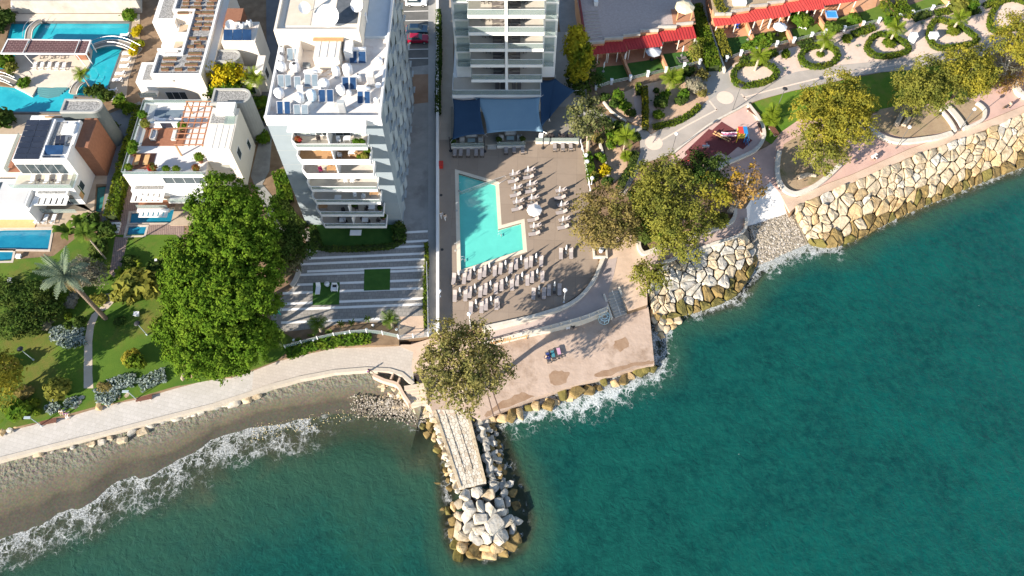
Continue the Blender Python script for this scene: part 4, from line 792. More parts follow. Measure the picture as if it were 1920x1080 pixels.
T_ = 'tamarisk trees in the walled bed between the pool and the slipway'
tk = dict(dens=.95, per=22, clump=.48, ragged=.4, nlimb=10, leaf=.2)
tree('tamarisk_tree', 'brownish tamarisk beside the right edge of the hotel pool deck', 'tree', sub(1136, 412, 5, 66, 17, 6, .82, .8, (.24, .38)), L_tamb, seed=17, r0=.25, base=(1150, 465), **tk)
tree('tamarisk_tree', 'yellow-green tamarisk standing over the bend of the grey path', 'tree', sub(1240, 348, 6, 62, 15, 7, .82, .8, (.26, .40)), L_tam, seed=18, r0=.25, group=T_, **tk)
tree('tamarisk_tree', 'green-yellow tamarisk leaning over the sea walk wall', 'tree', sub(1280, 425, 5, 64, 16, 8, .85, .8, (.22, .36)), L_tam, seed=19, r0=.25, group=T_, **tk)
tree('tamarisk_tree', 'darker green tree over the lower end of the red rubber playground', 'tree', sub(1318, 318, 5, 46, 10, 9, .8, .8, (.28, .42)), L_dark, seed=20, r0=.2, group=T_, **tk)
tree('tamarisk_tree', 'bright yellow tamarisk in the middle of the walled bed below the playground', 'tree', sub(1342, 362, 5, 36, 8, 10, .8, .8, (.3, .42)), L_tamy, seed=21, r0=.18, group=T_, **tk)
tree('tamarisk_tree', 'orange half-bare tamarisk with pale branches next to the white slipway', 'tree', sub(1398, 350, 5, 44, 11, 11, .85, .8, (.24, .36)), L_oran, seed=22, r0=.2, barkm=bark_pale, group=T_, base=(1375, 392), dens=.9, per=9, clump=.5, ragged=.35, nlimb=11, leaf=.26)
tree('tamarisk_tree', 'low round tamarisk bush on top of the boulder slope', 'tree', sub(1218, 516, 2.2, 36, 9, 12, .8, .8, (.3, .42)), L_tam, seed=23, r0=.14, **tk)
tree('tamarisk_tree', 'large golden green tree at the head of the round walled promenade bed', 'tree', sub(1575, 210, 6.5, 78, 18, 13, .82, .75, (.24, .38)), L_tamy, seed=24, r0=.3, **tk)
tree('tamarisk_tree', 'sparse tamarisk with grey trunk inside the round walled promenade bed', 'tree', sub(1540, 278, 4, 56, 13, 14, .85, .75, (.22, .34)), L_tam, seed=25, r0=.22, barkm=bark_pale, **tk)
tree('tamarisk_tree', 'wide grey-green tree shading the second walled promenade bed', 'tree', sub(1738, 165, 5.5, 66, 16, 15, .82, .75, (.25, .38)), L_tam, seed=26, r0=.28, **tk)
tree('tamarisk_tree', 'golden brown tree beside the wide grey-green tree above the promenade', 'tree', sub(1822, 135, 5.5, 58, 13, 16, .82, .75, (.25, .38)), L_tamy, seed=27, r0=.25, **tk)
tree('tamarisk_tree', 'yellow tree at the top right over the bend of the garden path', 'tree', sub(1908, 72, 6, 52, 12, 17, .82, .75, (.25, .38)), L_tamy, seed=28, r0=.25, **tk)
tree('bare_tree', 'almost leafless tree with pale forked branches at the upper right path', 'tree', sub(1888, 118, 3.5, 30, 9, 18, .9, .7, (.15, .25)), L_grey, leaf=.16, seed=29, r0=.16, barkm=mat('bark_white', (.55, .48, .40)), base=(1880, 148), dens=.5, per=5, nlimb=9)
tree('dry_bush', 'rusty dry bush under the leafless tree beside the promenade', 'bush', [(1895, 148, 1, 20), (1875, 160, .8, 14), (1912, 132, 1, 14)], L_oran, leaf=.18, seed=30, r0=.06)
tree('weeping_tree', 'tall yellow weeping tree beside the hotel alley and the red awning', 'tree', [(1082, 70, 9, 16, 1.4), (1078, 92, 7.5, 19, 1.6), (1088, 112, 6, 19, 1.6), (1083, 135, 4, 17, 1.4), (1092, 90, 7, 14, 1.4)], L_vine, seed=31, r0=.2, leaf=.3, dens=1.6, clump=.4)
tree('climbing_tree', 'dark green creeper under the yellow weeping tree by the hotel alley', 'tree', [(1083, 152, 2, 17), (1090, 165, 1.5, 15), (1078, 140, 3, 14), (1112, 150, 1.5, 14), (1106, 120, 3, 12)], L_dark, seed=32, r0=.1, leaf=.26)
tree('pepper_tree', 'grey-green tree with stout pale trunk at the upper right corner of the pool deck', 'tree', sub(1100, 220, 6, 42, 12, 19, .85, .8, (.25, .36)), mat_leaf('pepper_leaf', (.14, .15, .06), (.22, .215, .09), (.09, .11, .035)), seed=33, r0=.35, barkm=bark_pale, base=(1103, 285), leaf=.26, clump=.5)
tree('yellow_tree', 'bright yellow leafed tree behind the curved pebble roof of the long villa', 'tree', [(403, 133, 5, 13), (420, 142, 5, 15), (436, 130, 5, 15), (445, 143, 4.5, 12), (412, 152, 4, 12)], L_yel, seed=34, leaf=.28, dens=1.5)
tree('garden_tree', 'lime green tree below the bright yellow tree beside the villa', 'tree', [(412, 165, 3, 16), (432, 163, 3, 16), (400, 178, 2.5, 12), (455, 160, 2, 16), (462, 182, 2, 14)], L_green, seed=35, leaf=.28)
palm('palm_tree', 'lush feathery palm between the long villa and the apartment tower', (489, 175), 4, 2.6, L_palmy, 22, w=.6, seed=2)
palm('palm_tree', 'tall date palm with grey-blue crown and long bare trunk over the lawn', (198, 597), 13, 4.2, L_palmg, 34, w=.55, r0=.30, dead=2, seed=3)
palm('palm_tree', 'slender fan palm with a skirt of dead fronds beside the villa pool', (198, 485), 7.5, 2.0, L_palm, 20, w=.6, r0=.11, dead=1, seed=4)
for (b, h, l) in (((602, 622), 2.6, 'small fan palm by the left end of the plaza fence'), ((736, 613), 2.6, 'small fan palm beside the paved pad at the plaza fence'), ((527, 648), 2.0, 'stubby fan palm at the corner of the plaza beneath the pines')):
    palm('palm_tree', l, b, h, 1.9, L_palm, 16, w=.55, seed=int(b[0]), r0=.18, group='fan palms along the plaza fence')
for (b, h, l) in (((1415, 132), 3.7, 'palm in the first hedge-ringed sand bed from the service lane'), ((1537, 102), 3.7, 'palm in the second hedge-ringed sand bed from the service lane'), ((1666, 82), 3.9, 'palm in the third hedge-ringed sand bed from the service lane'), ((1784, 60), 3.3, 'palm in the hedge-ringed sand bed next to the white bin')):
    palm('palm_tree', l, b, h, 2.3, L_palmy, 20, w=.6, seed=int(b[0]), r0=.2, group='palms in the hedge-ringed beds')
palm('palm_tree', 'feathery palm in the sandy bed below the red awning', (1254, 172), 3.2, 2.7, L_palmy, 20, w=.65, seed=41, r0=.15)
palm('palm_tree', 'bright feathery palm with slim trunk in the bed beside the pool deck', (1169, 282), 3.6, 2.5, L_palmy, 18, w=.6, seed=42, r0=.11)
palm('palm_tree', 'squat cycad-like palm at the corner of the bed beside the grey path', (1173, 296), .5, 1.3, L_palmy, 26, w=.4, seed=43, r0=.15)
palm('palm_tree', 'slim palm leaning over the lagoon island', (176, 175), 5.0, 2.0, L_palmy, 16, w=.55, seed=44, r0=.10)
palm('palm_tree', 'pale palm on the bright lawn behind the playground', (1441, 230), .8, 2.0, L_palmy, 20, w=.55, seed=45, r0=.2)
palm('palm_tree', 'second pale palm beside the stone bench behind the playground', (1444, 222), 1.6, 1.9, L_palmy, 18, w=.55, seed=46, r0=.2)
# hedge rings of the promenade garden
def ring(label, pts, bed, seed, w=.95):
    hedge('hedge', label, pts, w, .8, L_hedge, 0, True, seed, .2, 'hedges ringing the sand beds'); s = sheet('sand_bed', smooth_line([Vector((u, v, 0)) for u, v in pts], 3, True) and [(p.x, p.y) for p in smooth_line([Vector((u, v, 0)) for u, v in pts], 3, True)], .03, bed, .2)
bedm = mat('ring_sand', (.56, .43, .34), (.64, .51, .41), .9, .9, .3)
RINGS = [('pear-shaped hedge ring nearest the service lane', [(1378, 148), (1377, 132), (1392, 117), (1412, 116), (1436, 116), (1454, 127), (1456, 138), (1438, 150), (1408, 157), (1388, 156)]),
         ('oval hedge ring between the first pear-shaped ring and the pale gravel loop', [(1505, 112), (1504, 98), (1520, 86), (1542, 83), (1564, 88), (1573, 102), (1560, 116), (1538, 122), (1516, 119)]),
         ('hedge ring with pointed end beside the white post', [(1628, 90), (1629, 78), (1643, 63), (1662, 62), (1690, 72), (1706, 88), (1690, 98), (1660, 103), (1640, 100)]),
         ('large hedge ring with the white bin against it', [(1746, 73), (1744, 55), (1756, 34), (1778, 38), (1812, 52), (1834, 72), (1812, 82), (1782, 86), (1758, 86)]),
         ('hedge ring cut off by the yellow tree at the upper right', [(1858, 45), (1862, 22), (1876, 2), (1905, -5), (1940, 12), (1935, 40), (1895, 52), (1870, 56)])]
for i, (l, p) in enumerate(RINGS): ring(l, p, bedm, 50 + i)
for i, (u, v, r_) in enumerate([(1537, 104, 8), (1665, 85, 13), (1784, 62, 13)]): shrub(u, v, r_, 'ball', L_hedge, ['tuft at the foot of the palm in the oval hedge ring', 'round clipped mound under the palm in the pointed hedge ring', 'round clipped mound under the palm beside the white bin'][i], h=.6)
# straight hedges
hedge('hedge', 'long bushy hedge between the two red-roofed restaurants', [(1304, 8), (1318, 52), (1332, 95), (1340, 122)], 2.4, 1.6, L_hedge, seed=60, leaf=.3)
hedge('hedge', 'flat-topped clipped hedge at the left end of the upper right restaurant', [(1349, 55), (1356, 80), (1364, 100)], 1.7, 1.5, mat_leaf('hedge_olive', (.14, .14, .02), (.20, .185, .03), None, .3), seed=61)
hedge('hedge', 'tall narrow hedge between two gravel strips under the red awning', [(1209, 160), (1211, 195), (1211, 235)], .9, 1.3, mat_leaf('hedge_yellow', (.15, .15, .015), (.22, .20, .02), None, .3), seed=62)
hedge('hedge', 'short hedge at the head of the gravel strip under the red awning', [(1197, 155), (1198, 172)], .8, 1.0, L_hedge, seed=63)
hedge('hedge', 'low dark hedge along the sandy bed beside the grey path', [(1226, 236), (1262, 228), (1292, 214), (1312, 196)], 1.0, .6, L_hedge, seed=64)
hedge('hedge', 'dark green hedge along the right edge of the pool deck', [(1102, 287), (1106, 305), (1110, 335)], 1.3, 1.0, L_green, seed=65)
hedge('hedge', 'dark hedge strip bordering the bed along the bend of the grey path', [(1192, 285), (1185, 310), (1172, 330), (1162, 350)], 1.2, .8, L_dark, seed=66)
hedge('hedge', 'row of dark shrubs along the white boundary wall beside the hotel', [(822, 18), (823, 100), (821, 160), (821, 208)], .8, 1.1, L_dark, seed=67, leaf=.26)
hedge('hedge', 'clipped green hedge between the two villa gardens', [(265, 195), (243, 262), (224, 330), (206, 402)], 2.0, 1.7, L_hedge, seed=68)
hedge('hedge', 'bright creeping hedge along the foot of the plaza fence', [(540, 662), (580, 648), (640, 637), (692, 634)], 1.6, .7, L_green, seed=69, leaf=.3, z=-.3)
hedge('hedge', 'dark hedge bounding the tower lawn on the plaza side', [(590, 461), (620, 465), (680, 464), (735, 459), (751, 449)], .9, .6, L_dark, seed=70)
hedge('hedge', 'tall dark shrubs at the right corner of the tower lawn', [(741, 420), (750, 430), (747, 445)], 1.8, 1.4, L_dark, seed=71, leaf=.28)
hedge('hedge', 'dark shrubs along the left side of the tower lawn', [(586, 425), (590, 445), (596, 458)], 1.3, 1.1, L_dark, seed=72, leaf=.28)
hedge('hedge', 'green thicket between the villa lane and the apartment tower', [(522, 320), (530, 350), (536, 372)], 2.0, 1.4, L_green, seed=73, leaf=.3)
hedge('hedge', 'dark thicket at the left foot of the apartment tower', [(520, 365), (535, 400), (560, 425)], 2.6, 1.2, L_dark, seed=74, leaf=.3)
hedge('hedge', 'narrow planting strip along the plaza gate wall', [(799, 455), (800, 490), (797, 540), (798, 610)], .5, .8, L_hedge, seed=75)
hedge('hedge', 'box of grass-like shrubs on the roof garden of the upper right restaurant', [(1345, -8), (1352, 15), (1362, 20)], 1.6, .5, MATS['hedge_olive'], z=3.6, seed=76)
hedge('hedge', 'bushy border between the restaurant lawns at the upper right', [(1690, 0), (1697, 15), (1712, 22)], 2.0, 1.2, L_hedge, seed=77)
hedge('hedge', 'hedge with rounded end beside the terracotta wall at the top right', [(1660, 0), (1672, 16), (1692, 28)], 1.8, 1.2, L_hedge, seed=78)
for i, (a, b) in enumerate([((1395, 112), (1400, 105)), ((1425, 108), (1455, 95)), ((1500, 82), (1525, 74)), ((1600, 62), (1640, 48)), ((1715, 32), (1745, 22)), ((1755, 22), (1780, 18)), ((1806, 24), (1836, 16)), ((1848, 8), (1870, 0))]):
    hedge('hedge', 'low hedge under the white post fence, ' + ['by the first sand bed', 'left of the dark umbrella base', 'behind the oval ring', 'behind the pointed ring', 'by the fence corner', 'behind the white bin', 'beside the tree trunk', 'at the far right'][i], [a, b], 1.4, .7, L_hedge if i % 2 else L_dark, seed=80 + i, smooth=1)
S = 'shrubs of the sandy bed under the red awning'
for i, (u, v, r_, kd, lf, l) in enumerate([(1160, 185, 11, 'bush', L_green, 'leafy shrub at the left of the sandy bed'), (1150, 200, 9, 'bush', L_dark, 'dark shrub by the low wall of the sandy bed'), (1172, 205, 10, 'bush', L_green, 'shrub in the corner of the sandy bed by the gravel strip'), (1180, 216, 8, 'bush', L_dark, 'dark bush at the lower end of the sandy bed'), (1135, 187, 8, 'bush', L_dark, 'bush at the fence post end of the sandy bed'),
        (1230, 173, 6, 'ball', L_dark, 'small dark ball on the gravel strip'), (1236, 200, 12, 'bush', L_dark, 'dark agave-like bush beside the gravel strip'), (1232, 218, 9, 'bush', L_hedge, 'grey-green bush above the low dark hedge'), (1245, 185, 10, 'bush', L_green, 'leafy bush under the feathery palm'), (1277, 195, 9, 'bush', L_dark, 'dark bush in the middle of the sandy bed'), (1283, 182, 10, 'bush', L_green, 'green bush right of the feathery palm'), (1300, 165, 15, 'bush', L_grey, 'dry grey bush by the service lane'), (1312, 150, 12, 'bush', L_tamb, 'brown shrub by the fence corner at the service lane'), (1292, 140, 10, 'bush', L_dark, 'dark shrub under the fence near the cypress'), (1315, 175, 10, 'bush', L_tamb, 'brown shrub on the tip of the sandy bed'), (1265, 150, 12, 'bush', L_green, 'green shrub beneath the white fence')]): shrub(u, v, r_, kd, lf, l, group=S)
S2 = 'shrubs of the bed beside the pool deck'
for i, (u, v, r_, kd, lf, l) in enumerate([(1120, 262, 10, 'bush', L_tamb, 'brown shrub at the top of the bed by the pepper tree'), (1127, 300, 9, 'bush', L_green, 'shrub beside the bed wall'), (1133, 325, 10, 'bush', L_yel, 'yellow shrub low in the bed beside the pool deck'), (1150, 260, 13, 'bush', L_green, 'fat green shrub beside the slim palm'), (1143, 275, 10, 'bush', L_green, 'green shrub at the sandy bed path'), (1160, 240, 9, 'bush', L_dark, 'dark shrub at the hotel path corner'), (1190, 262, 11, 'ball', L_dark, 'dark round shrub at the bend of the grey path'), (1136, 236, 11, 'bush', L_dark, 'dark bush under the pepper tree crown'), (1112, 335, 9, 'bush', L_tam, 'olive shrub by the deck railing'), (1140, 345, 9, 'bush', L_dark, 'dark shrub above the brownish tamarisk'), (1200, 400, 18, 'bush', L_dark, 'deep green shrub between the two tamarisks'), (1205, 440, 16, 'bush', L_dark, 'dark shrub behind the sea walk wall'), (1232, 448, 12, 'bush', L_green, 'green shrub inside the corner of the sea walk wall'), (1345, 420, 14, 'bush', L_tam, 'low grassy shrub along the sea walk wall'), (1190, 375, 12, 'bush', L_dark, 'dark shrub at the lower end of the grey path')]): shrub(u, v, r_, kd, lf, l, group=S2)
# left garden
S3 = 'shrubs of the left garden'
for i, (u, v, r_, kd, lf, l, h) in enumerate([(154, 607, 12, 'ball', L_dark, 'dark clipped ball right at the bend of the garden path', 1), (131, 613, 8, 'ball', L_dark, 'smaller dark clipped ball left of the path', 1), (130, 595, 8, 'ball', L_hedge, 'light green clipped ball near the palm foot', 1), (114, 735, 24, 'ball', L_tam, 'large olive clipped ball above the promenade steps', .85), (40, 778, 20, 'bush', L_green, 'bright green bush by the promenade lamp', .8), (68, 758, 10, 'ball', L_hedge, 'round bush above the brown bench', .9), (72, 775, 8, 'ball', L_green, 'small green ball beside the brown bench', 1), (262, 685, 14, 'bush', L_hedge, 'spreading green bush by the lawn edge above the second bench', 1.3), (250, 672, 12, 'bush', L_tamy, 'yellowish bush on the lawn edge', 1.2), (196, 727, 10, 'bush', L_tamb, 'brown low bush at the right of the steps', .6), (88, 608, 11, 'bush', L_grey, 'greyish bush in the dark bed left of the path', .9), (65, 620, 16, 'bush', L_dark, 'dark leafy bush near the silver ground cover', .8), (90, 565, 13, 'bush', L_dark, 'dark bush on the lawn by the red flowers', .9), (118, 560, 11, 'bush', L_green, 'bright leafy bush by the red flowers', .8), (140, 562, 13, 'bush', L_grey, 'pale feathery bush under the date palm trunk', .6), (185, 565, 12, 'bush', L_tam, 'olive bush beside the stepping path', .7), (272, 545, 30, 'bush', L_tam, 'big rounded olive bush in the garden middle', .9), (240, 560, 18, 'bush', L_tam, 'olive bush at the path fork', .8), (300, 520, 20, 'bush', L_dark, 'dark bush against the pine crown', .8), (245, 500, 14, 'bush', L_dark, 'dark bush along the plank path', .7), (20, 690, 16, 'bush', L_tamb, 'brown bush beside the yellow-brown border tree', 1), (50, 740, 14, 'bush', L_tamb, 'rusty low bush on the slope', .5), (180, 420, 14, 'bush', L_dark, 'dark bush at the villa wall', 1), (205, 440, 15, 'bush', L_dark, 'dark bush beside the plank path start', 1), (195, 470, 16, 'bush', L_dark, 'dark bush at the fan palm foot', .9), (228, 605, 9, 'bush', L_dark, 'low dark bush at the palm foot', .6)]): shrub(u, v, r_, kd, lf, l, h=h, group=S3)
tree('grey_shrub', 'large round grey bush on the lawn beside the date palm', 'bush', sub(163, 512, 1.5, 36, 9, 21, .7, .8, (.4, .5), .6), L_grey, leaf=.16, seed=47, r0=.1, dens=2.2, per=11, clump=.3)
for i, pl in enumerate([[(95, 627), (120, 622), (150, 628)], [(112, 635), (140, 640), (158, 634)], [(180, 742), (195, 738), (214, 748)], [(206, 722), (228, 714), (250, 712)], [(262, 722), (285, 710), (308, 702)], [(90, 770), (105, 757)], [(122, 757), (142, 752)]]):
    hedge('ground_cover', 'silver-leaved ground cover ' + ['upper band beside the clipped balls', 'lower band reaching the garden path', 'right of the promenade steps', 'along the wall by the second lamp', 'under the pine edge', 'behind the first bench', 'left of the promenade steps'][i], pl, [2.2, 2.0, 2.4, 2.0, 2.2, 1.8, 1.6][i], .35, L_silver, seed=90 + i, leaf=.2, cat='ground cover', group='silver ground cover plants', dens=36)
for i, (u, v, r_, l) in enumerate([(155, 420, 22, 'upper'), (130, 440, 24, 'left'), (170, 445, 26, 'lower')]):
    spiky('banana_plant', 'big banana-leaf plant by the villa pool, the ' + l + ' of three', u, v, r_, L_palm, 11, 0, .8, group='banana plants by the villa pool', w=.16)
for i, (u, v, r_, l) in enumerate([(232, 515, 18, 'left of'), (298, 500, 16, 'below'), (255, 502, 15, 'between the plank path and')]):
    spiky('strelitzia', 'broad-leaved bird-of-paradise plant ' + l + ' the white garden pedestal', u, v, r_, L_palmy, 13, 0, .7, w=.13)
for i, (u, v) in enumerate([(560, 640), (640, 610), (660, 607), (690, 600), (618, 625), (585, 632)]): spiky('garden_plant', 'green tufted plant in the strip behind the plaza fence, number %s from the left' % ['second', 'fourth', 'fifth', 'sixth', 'third-to-fourth', 'third'][i], u, v, 9, L_palm, 11, 0, .8)

for q, l in ((([(30, 560, 1.6, 26), (70, 548, 1.8, 24), (8, 545, 1.6, 26)]), 'upper'), (([(25, 610, 1.8, 28), (60, 595, 1.8, 26), (95, 580, 1.5, 20)]), 'lower')): tree('dark_thicket', f'dark green thicket across the left garden, {l} mass', 'thicket', q, L_dark, seed=int(q[0][1]), r0=.08, leaf=.22, dens=1.6)
tree('garden_tree', 'yellow-brown tree at the left border throwing a long shadow over the lawn', 'tree', [(2, 690, 5, 30), (14, 715, 3.5, 24), (-22, 700, 6, 34), (0, 740, 3, 22)], L_tamy, seed=91, r0=.16, leaf=.22)
# ================================================================ BUILDINGS: shared bits
paint_w = mat('paint_white', (.66, .65, .63), (.72, .71, .69), .5, .7, .0)
paint_c = mat('paint_cream', (.64, .58, .50), (.70, .645, .565), .5, .75)
paint_g = mat('paint_bluegrey', (.215, .255, .28), (.245, .285, .31), .25, .75)
paint_sb = mat('paint_shade_blue', (.27, .315, .34), (.31, .355, .38), .4, .7)  # tower flank bays and ledges: bluish skylit shade put into the colour
roof_w = mat('roof_coating', (.58, .53, .48), (.70, .66, .61), .5, .8, .2, 4, c3=(.50, .41, .34), scale3=.4)
frame_w = mat('frame_white', (.72, .72, .72), rough=.5)
glass_d = mat('window_glass', (.03, .045, .055), (.05, .07, .08), .8, .06, spec=.6)
glass_r = mat_glass('rail_glass', (.40, .47, .45), .06, .34)
glass_v = mat_glass('rail_glass_clear', (.45, .56, .54), .06, .22)
solar = mat('solar_glass', (.012, .03, .075), (.02, .055, .13), .7, .12, spec=.6)
solar_g = mat('solar_glass_grey', (.12, .16, .19), (.18, .22, .25), .9, .2, spec=.6)
solar_k = mat('solar_black', (.018, .022, .035), (.03, .035, .05), .9, .12, spec=.6)
alu = mat('aluminium', (.55, .55, .55), rough=.4, metal=.6)
wood_r = mat('deck_wood_red', (.24, .10, .055), (.31, .14, .08), 2, .8)
wood_b = mat('wood_brown', (.36, .20, .09), (.44, .26, .13), 3, .7)
wood_o = mat('wood_orange', (.50, .29, .12), (.58, .36, .17), 3, .7)
gravel_w = mat('roof_gravel', (.09, .088, .085), (.42, .41, .39), 4.5, .95, .9, 5, detail=2)
brick_m = mat('terracotta_panel', (.22, .095, .055), (.28, .13, .075), 2, .85, .4, 6)
dark = mat('dark_metal', (.03, .03, .033), rough=.5)
dark_f = mat('dark_wicker', (.035, .03, .03), (.06, .05, .05), 8, .8)
taupe = mat('taupe_fabric', (.33, .285, .265), (.38, .33, .31), 4, .9)
white_f = mat('white_fabric', (.74, .72, .70), (.78, .76, .74), 4, .9)
def bx(k, x0, x1, y0, y1, z0, z1): return k.box(((x0 + x1) / 2, (y0 + y1) / 2, (z0 + z1) / 2), (abs(x1 - x0), abs(y1 - y0), abs(z1 - z0)))
def part(t, name, m, x0, x1, y0, y1, z0, z1): return bx(MB(), x0, x1, y0, y1, z0, z1).build(name, m, t)
def window(t, x0, x1, y, z0, z1, n=2, face=-1, name='window', gm=None):
    """a window in a wall facing -y (face -1): frame proud of the wall, pane(s) set back"""
    k = MB(); w = .07; f = y + face * .05
    for a in (x0, x1): bx(k, a - w / 2, a + w / 2, y - .02, f, z0, z1)
    for i in range(1, n): a = x0 + (x1 - x0) * i / n; bx(k, a - w / 3, a + w / 3, y - .015, f + .004, z0 + w, z1 - w)
    for a in (z0, z1): bx(k, x0 + w / 2, x1 - w / 2, y - .018, f, a - w / 2, a + w / 2)
    o = k.build(name, frame_w, t); p = MB(); bx(p, x0 + w / 2, x1 - w / 2, y - .1 if face > 0 else y + .1, y + face * .018, z0 + w / 2, z1 - w / 2); p.build('pane', gm or glass_d, o); return o
def window_x(t, y0, y1, x, z0, z1, face=1, name='window', gm=None):
    k = MB(); w = .08; f = x + face * .05
    for a in (y0, y1): bx(k, x - .02, f, a - w / 2, a + w / 2, z0, z1)
    for a in (z0, z1): bx(k, x - .02, f, y0 + w / 2, y1 - w / 2, a - w / 2, a + w / 2)
    o = k.build(name, frame_w, t); p = MB(); bx(p, x - .1 * face, x + face * .018, y0 + w / 2, y1 - w / 2, z0 + w / 2, z1 - w / 2); p.build('pane', gm or glass_d, o); return o
def parapet(t, pts, w, z0, z1, m, closed=True, name='parapet'): return MB().wall(pts, w, z0, z1, closed).build(name, m, t)
def chair_p(name, label, m, s=1.0):
    """low armchair or dining chair: seat, back, legs"""
    t = thing(name, label, 'chair'); part(t, 'seat', m, -.26 * s, .26 * s, -.26 * s, .26 * s, .38, .46); part(t, 'backrest', m, -.26 * s, .26 * s, .20 * s, .27 * s, .46, .92)
    for x in (-.22, .22):
        for y in (-.22, .22): part(t, 'leg', m, x * s - .025, x * s + .025, y * s - .025, y * s + .025, 0, .38)
    for x in (-.27, .27): part(t, 'armrest', m, x * s - .03, x * s + .03, -.22 * s, .2 * s, .6, .66)
    return t
def table_p(name, label, m, w=.9, d=.9, h=.73):
    t = thing(name, label, 'table'); part(t, 'tabletop', m, -w / 2, w / 2, -d / 2, d / 2, h - .05, h)
    for x in (-1, 1):
        for y in (-1, 1): part(t, 'leg', m, x * (w / 2 - .08) - .03, x * (w / 2 - .08) + .03, y * (d / 2 - .08) - .03, y * (d / 2 - .08) + .03, 0, h - .05)
    return t
# ================================================================ APARTMENT TOWER
X0, X1, Y0, Y1, ZR = -33.7, -17.9, 74.2, 104.0, 25.0
tw = thing('apartment_tower', 'white and grey-blue apartment tower with stacked balconies and a rooftop full of solar heaters', 'building', ((X0 + X1) / 2, Y0, 0))
TO = tw.location.copy()
def TW(name, m, x0, x1, y0, y1, z0, z1, par=None): return bx(MB(), x0 - TO.x, x1 - TO.x, y0 - TO.y, y1 - TO.y, z0, z1).build(name, m, par or tw)
TW('wall', paint_g, X0, X1, Y0, Y1, 0, ZR)
TW('roof', roof_w, X0 + .25, X1 - .25, Y0 + .25, Y1 - .25, ZR, ZR + .03)
k = MB(); k.wall([(X0 - TO.x + .15, Y1 - TO.y), (X0 - TO.x + .15, .15), (X1 - TO.x - .15, .15), (X1 - TO.x - .15, Y1 - TO.y)], .3, ZR - .0, ZR + .8); k.build('parapet', paint_w, tw)
for x0, x1 in ((X0 - .06, X0 + 3.3), (X1 - 2.4, X1 + .06)):        # white corner caps at the head of the front
    TW('corner_cap', paint_w, x0, x1, Y0 - .06, Y0 + .3, ZR - .9, ZR + .82)
for z in np.arange(2.8, 24, 3.2):                                  # joints between storeys on the two blind strips
    for x0, x1 in ((X0 - .02, -30.6), (-19.9, X1 + .02)): TW('storey_band', mat('band_pale', (.27, .30, .31)), x0, x1, Y0 - .03, Y0, z - .06, z + .06)
BX0, BX1, BXM, BY = -30.5, -20.0, -25.15, 71.75
TW('balcony_roof', paint_w, BX0 - .1, BX1 + .1, BY + .7, Y0 - .002, ZR - .4, ZR - .05)
TW('balcony_roof_edge', paint_w, BX0 - .1, BX1 + .1, Y0 - .8, Y0 - .0015, ZR - .051, ZR + .3)
floor_m = mat('balcony_tile', (.50, .44, .37), (.56, .50, .43), 1.5, .7)
fur = []
for lv in range(7):
    z = 2.8 + 3.2 * lv; k = MB(); ox, oy = TO.x, TO.y
    k.prism([(BX0 - ox, Y0 - .002 - oy), (BX0 - ox, BY + .9 - oy), (BX0 + .7 - ox, BY - oy), (BX1 - ox, BY - oy), (BX1 - ox, Y0 - .002 - oy)], z - .22, z); bal = k.build('balcony', paint_w, tw)
    k = MB(); k.prism([(BX0 + .15 - ox, Y0 - .01 - oy), (BX0 + .15 - ox, BY + .95 - oy), (BX0 + .8 - ox, BY + .15 - oy), (BX1 - .15 - ox, BY + .15 - oy), (BX1 - .15 - ox, Y0 - .01 - oy)], z, z + .012)
    k.build('balcony_floor', wood_b if lv == 5 else floor_m, bal)
    k = MB(); k.wall([(BX0 + .07 - ox, Y0 - .05 - oy), (BX0 + .07 - ox, BY + .9 - oy), (BX0 + .75 - ox, BY + .08 - oy)], .14, z + .001, z + .95); k.build('balcony_side', paint_w, bal)
    k = MB(); k.wall([(BX0 + .75 - ox, BY + .08 - oy), (BX1 - .07 - ox, BY + .08 - oy), (BX1 - .07 - ox, Y0 - .1 - oy)], .13, z + .002, z + (.32 if lv not in (4, 5) else .85)); k.build('balcony_upstand', paint_w, bal)
    if lv not in (4, 5):
        k = MB(); k.wall([(BX0 + .8 - ox, BY + .07 - oy), (BX1 - .08 - ox, BY + .07 - oy)], .03, z + .33, z + .98); k.build('balcony_glass', glass_r, bal)
        k = MB(); k.wall([(BX0 + .8 - ox, BY + .07 - oy), (BX1 - .08 - ox, BY + .07 - oy)], .07, z + .985, z + 1.03); k.build('handrail', frame_w, bal)
    if lv not in (2, 3): k = MB(); bx(k, BXM - .07 - ox, BXM + .07 - ox, BY + .2 - oy, Y0 - .01 - oy, z + .014, z + (2.3 if lv in (0, 1) else 2.7)); k.build('balcony_divider', paint_w, bal)
    for q, (a, b) in enumerate([(BX0 + .5, BX0 + 2.3), (BX0 + 3.1, BXM - .5), (BXM + .5, BXM + 2.6), (BXM + 3.2, BX1 - .4)]):
        window(tw, a - ox, b - ox, Y0 - oy, z + .05, z + 2.35, 2 if q % 3 else 3, name='balcony_door', gm=None if (q + lv) % 3 else mat('curtained_glass', (.30, .36, .34), (.40, .44, .42), 2, .2))
k = MB(); bx(k, -25.9 - TO.x, -24.1 - TO.x, BY - 1.0 - TO.y, BY - .02 - TO.y, 2.0, 2.12); k.build('entrance_canopy', paint_w, tw)
TW('entrance_recess', glass_d, -27.5, -22.6, Y0 - .03, Y0 + .1, .1, 2.3)
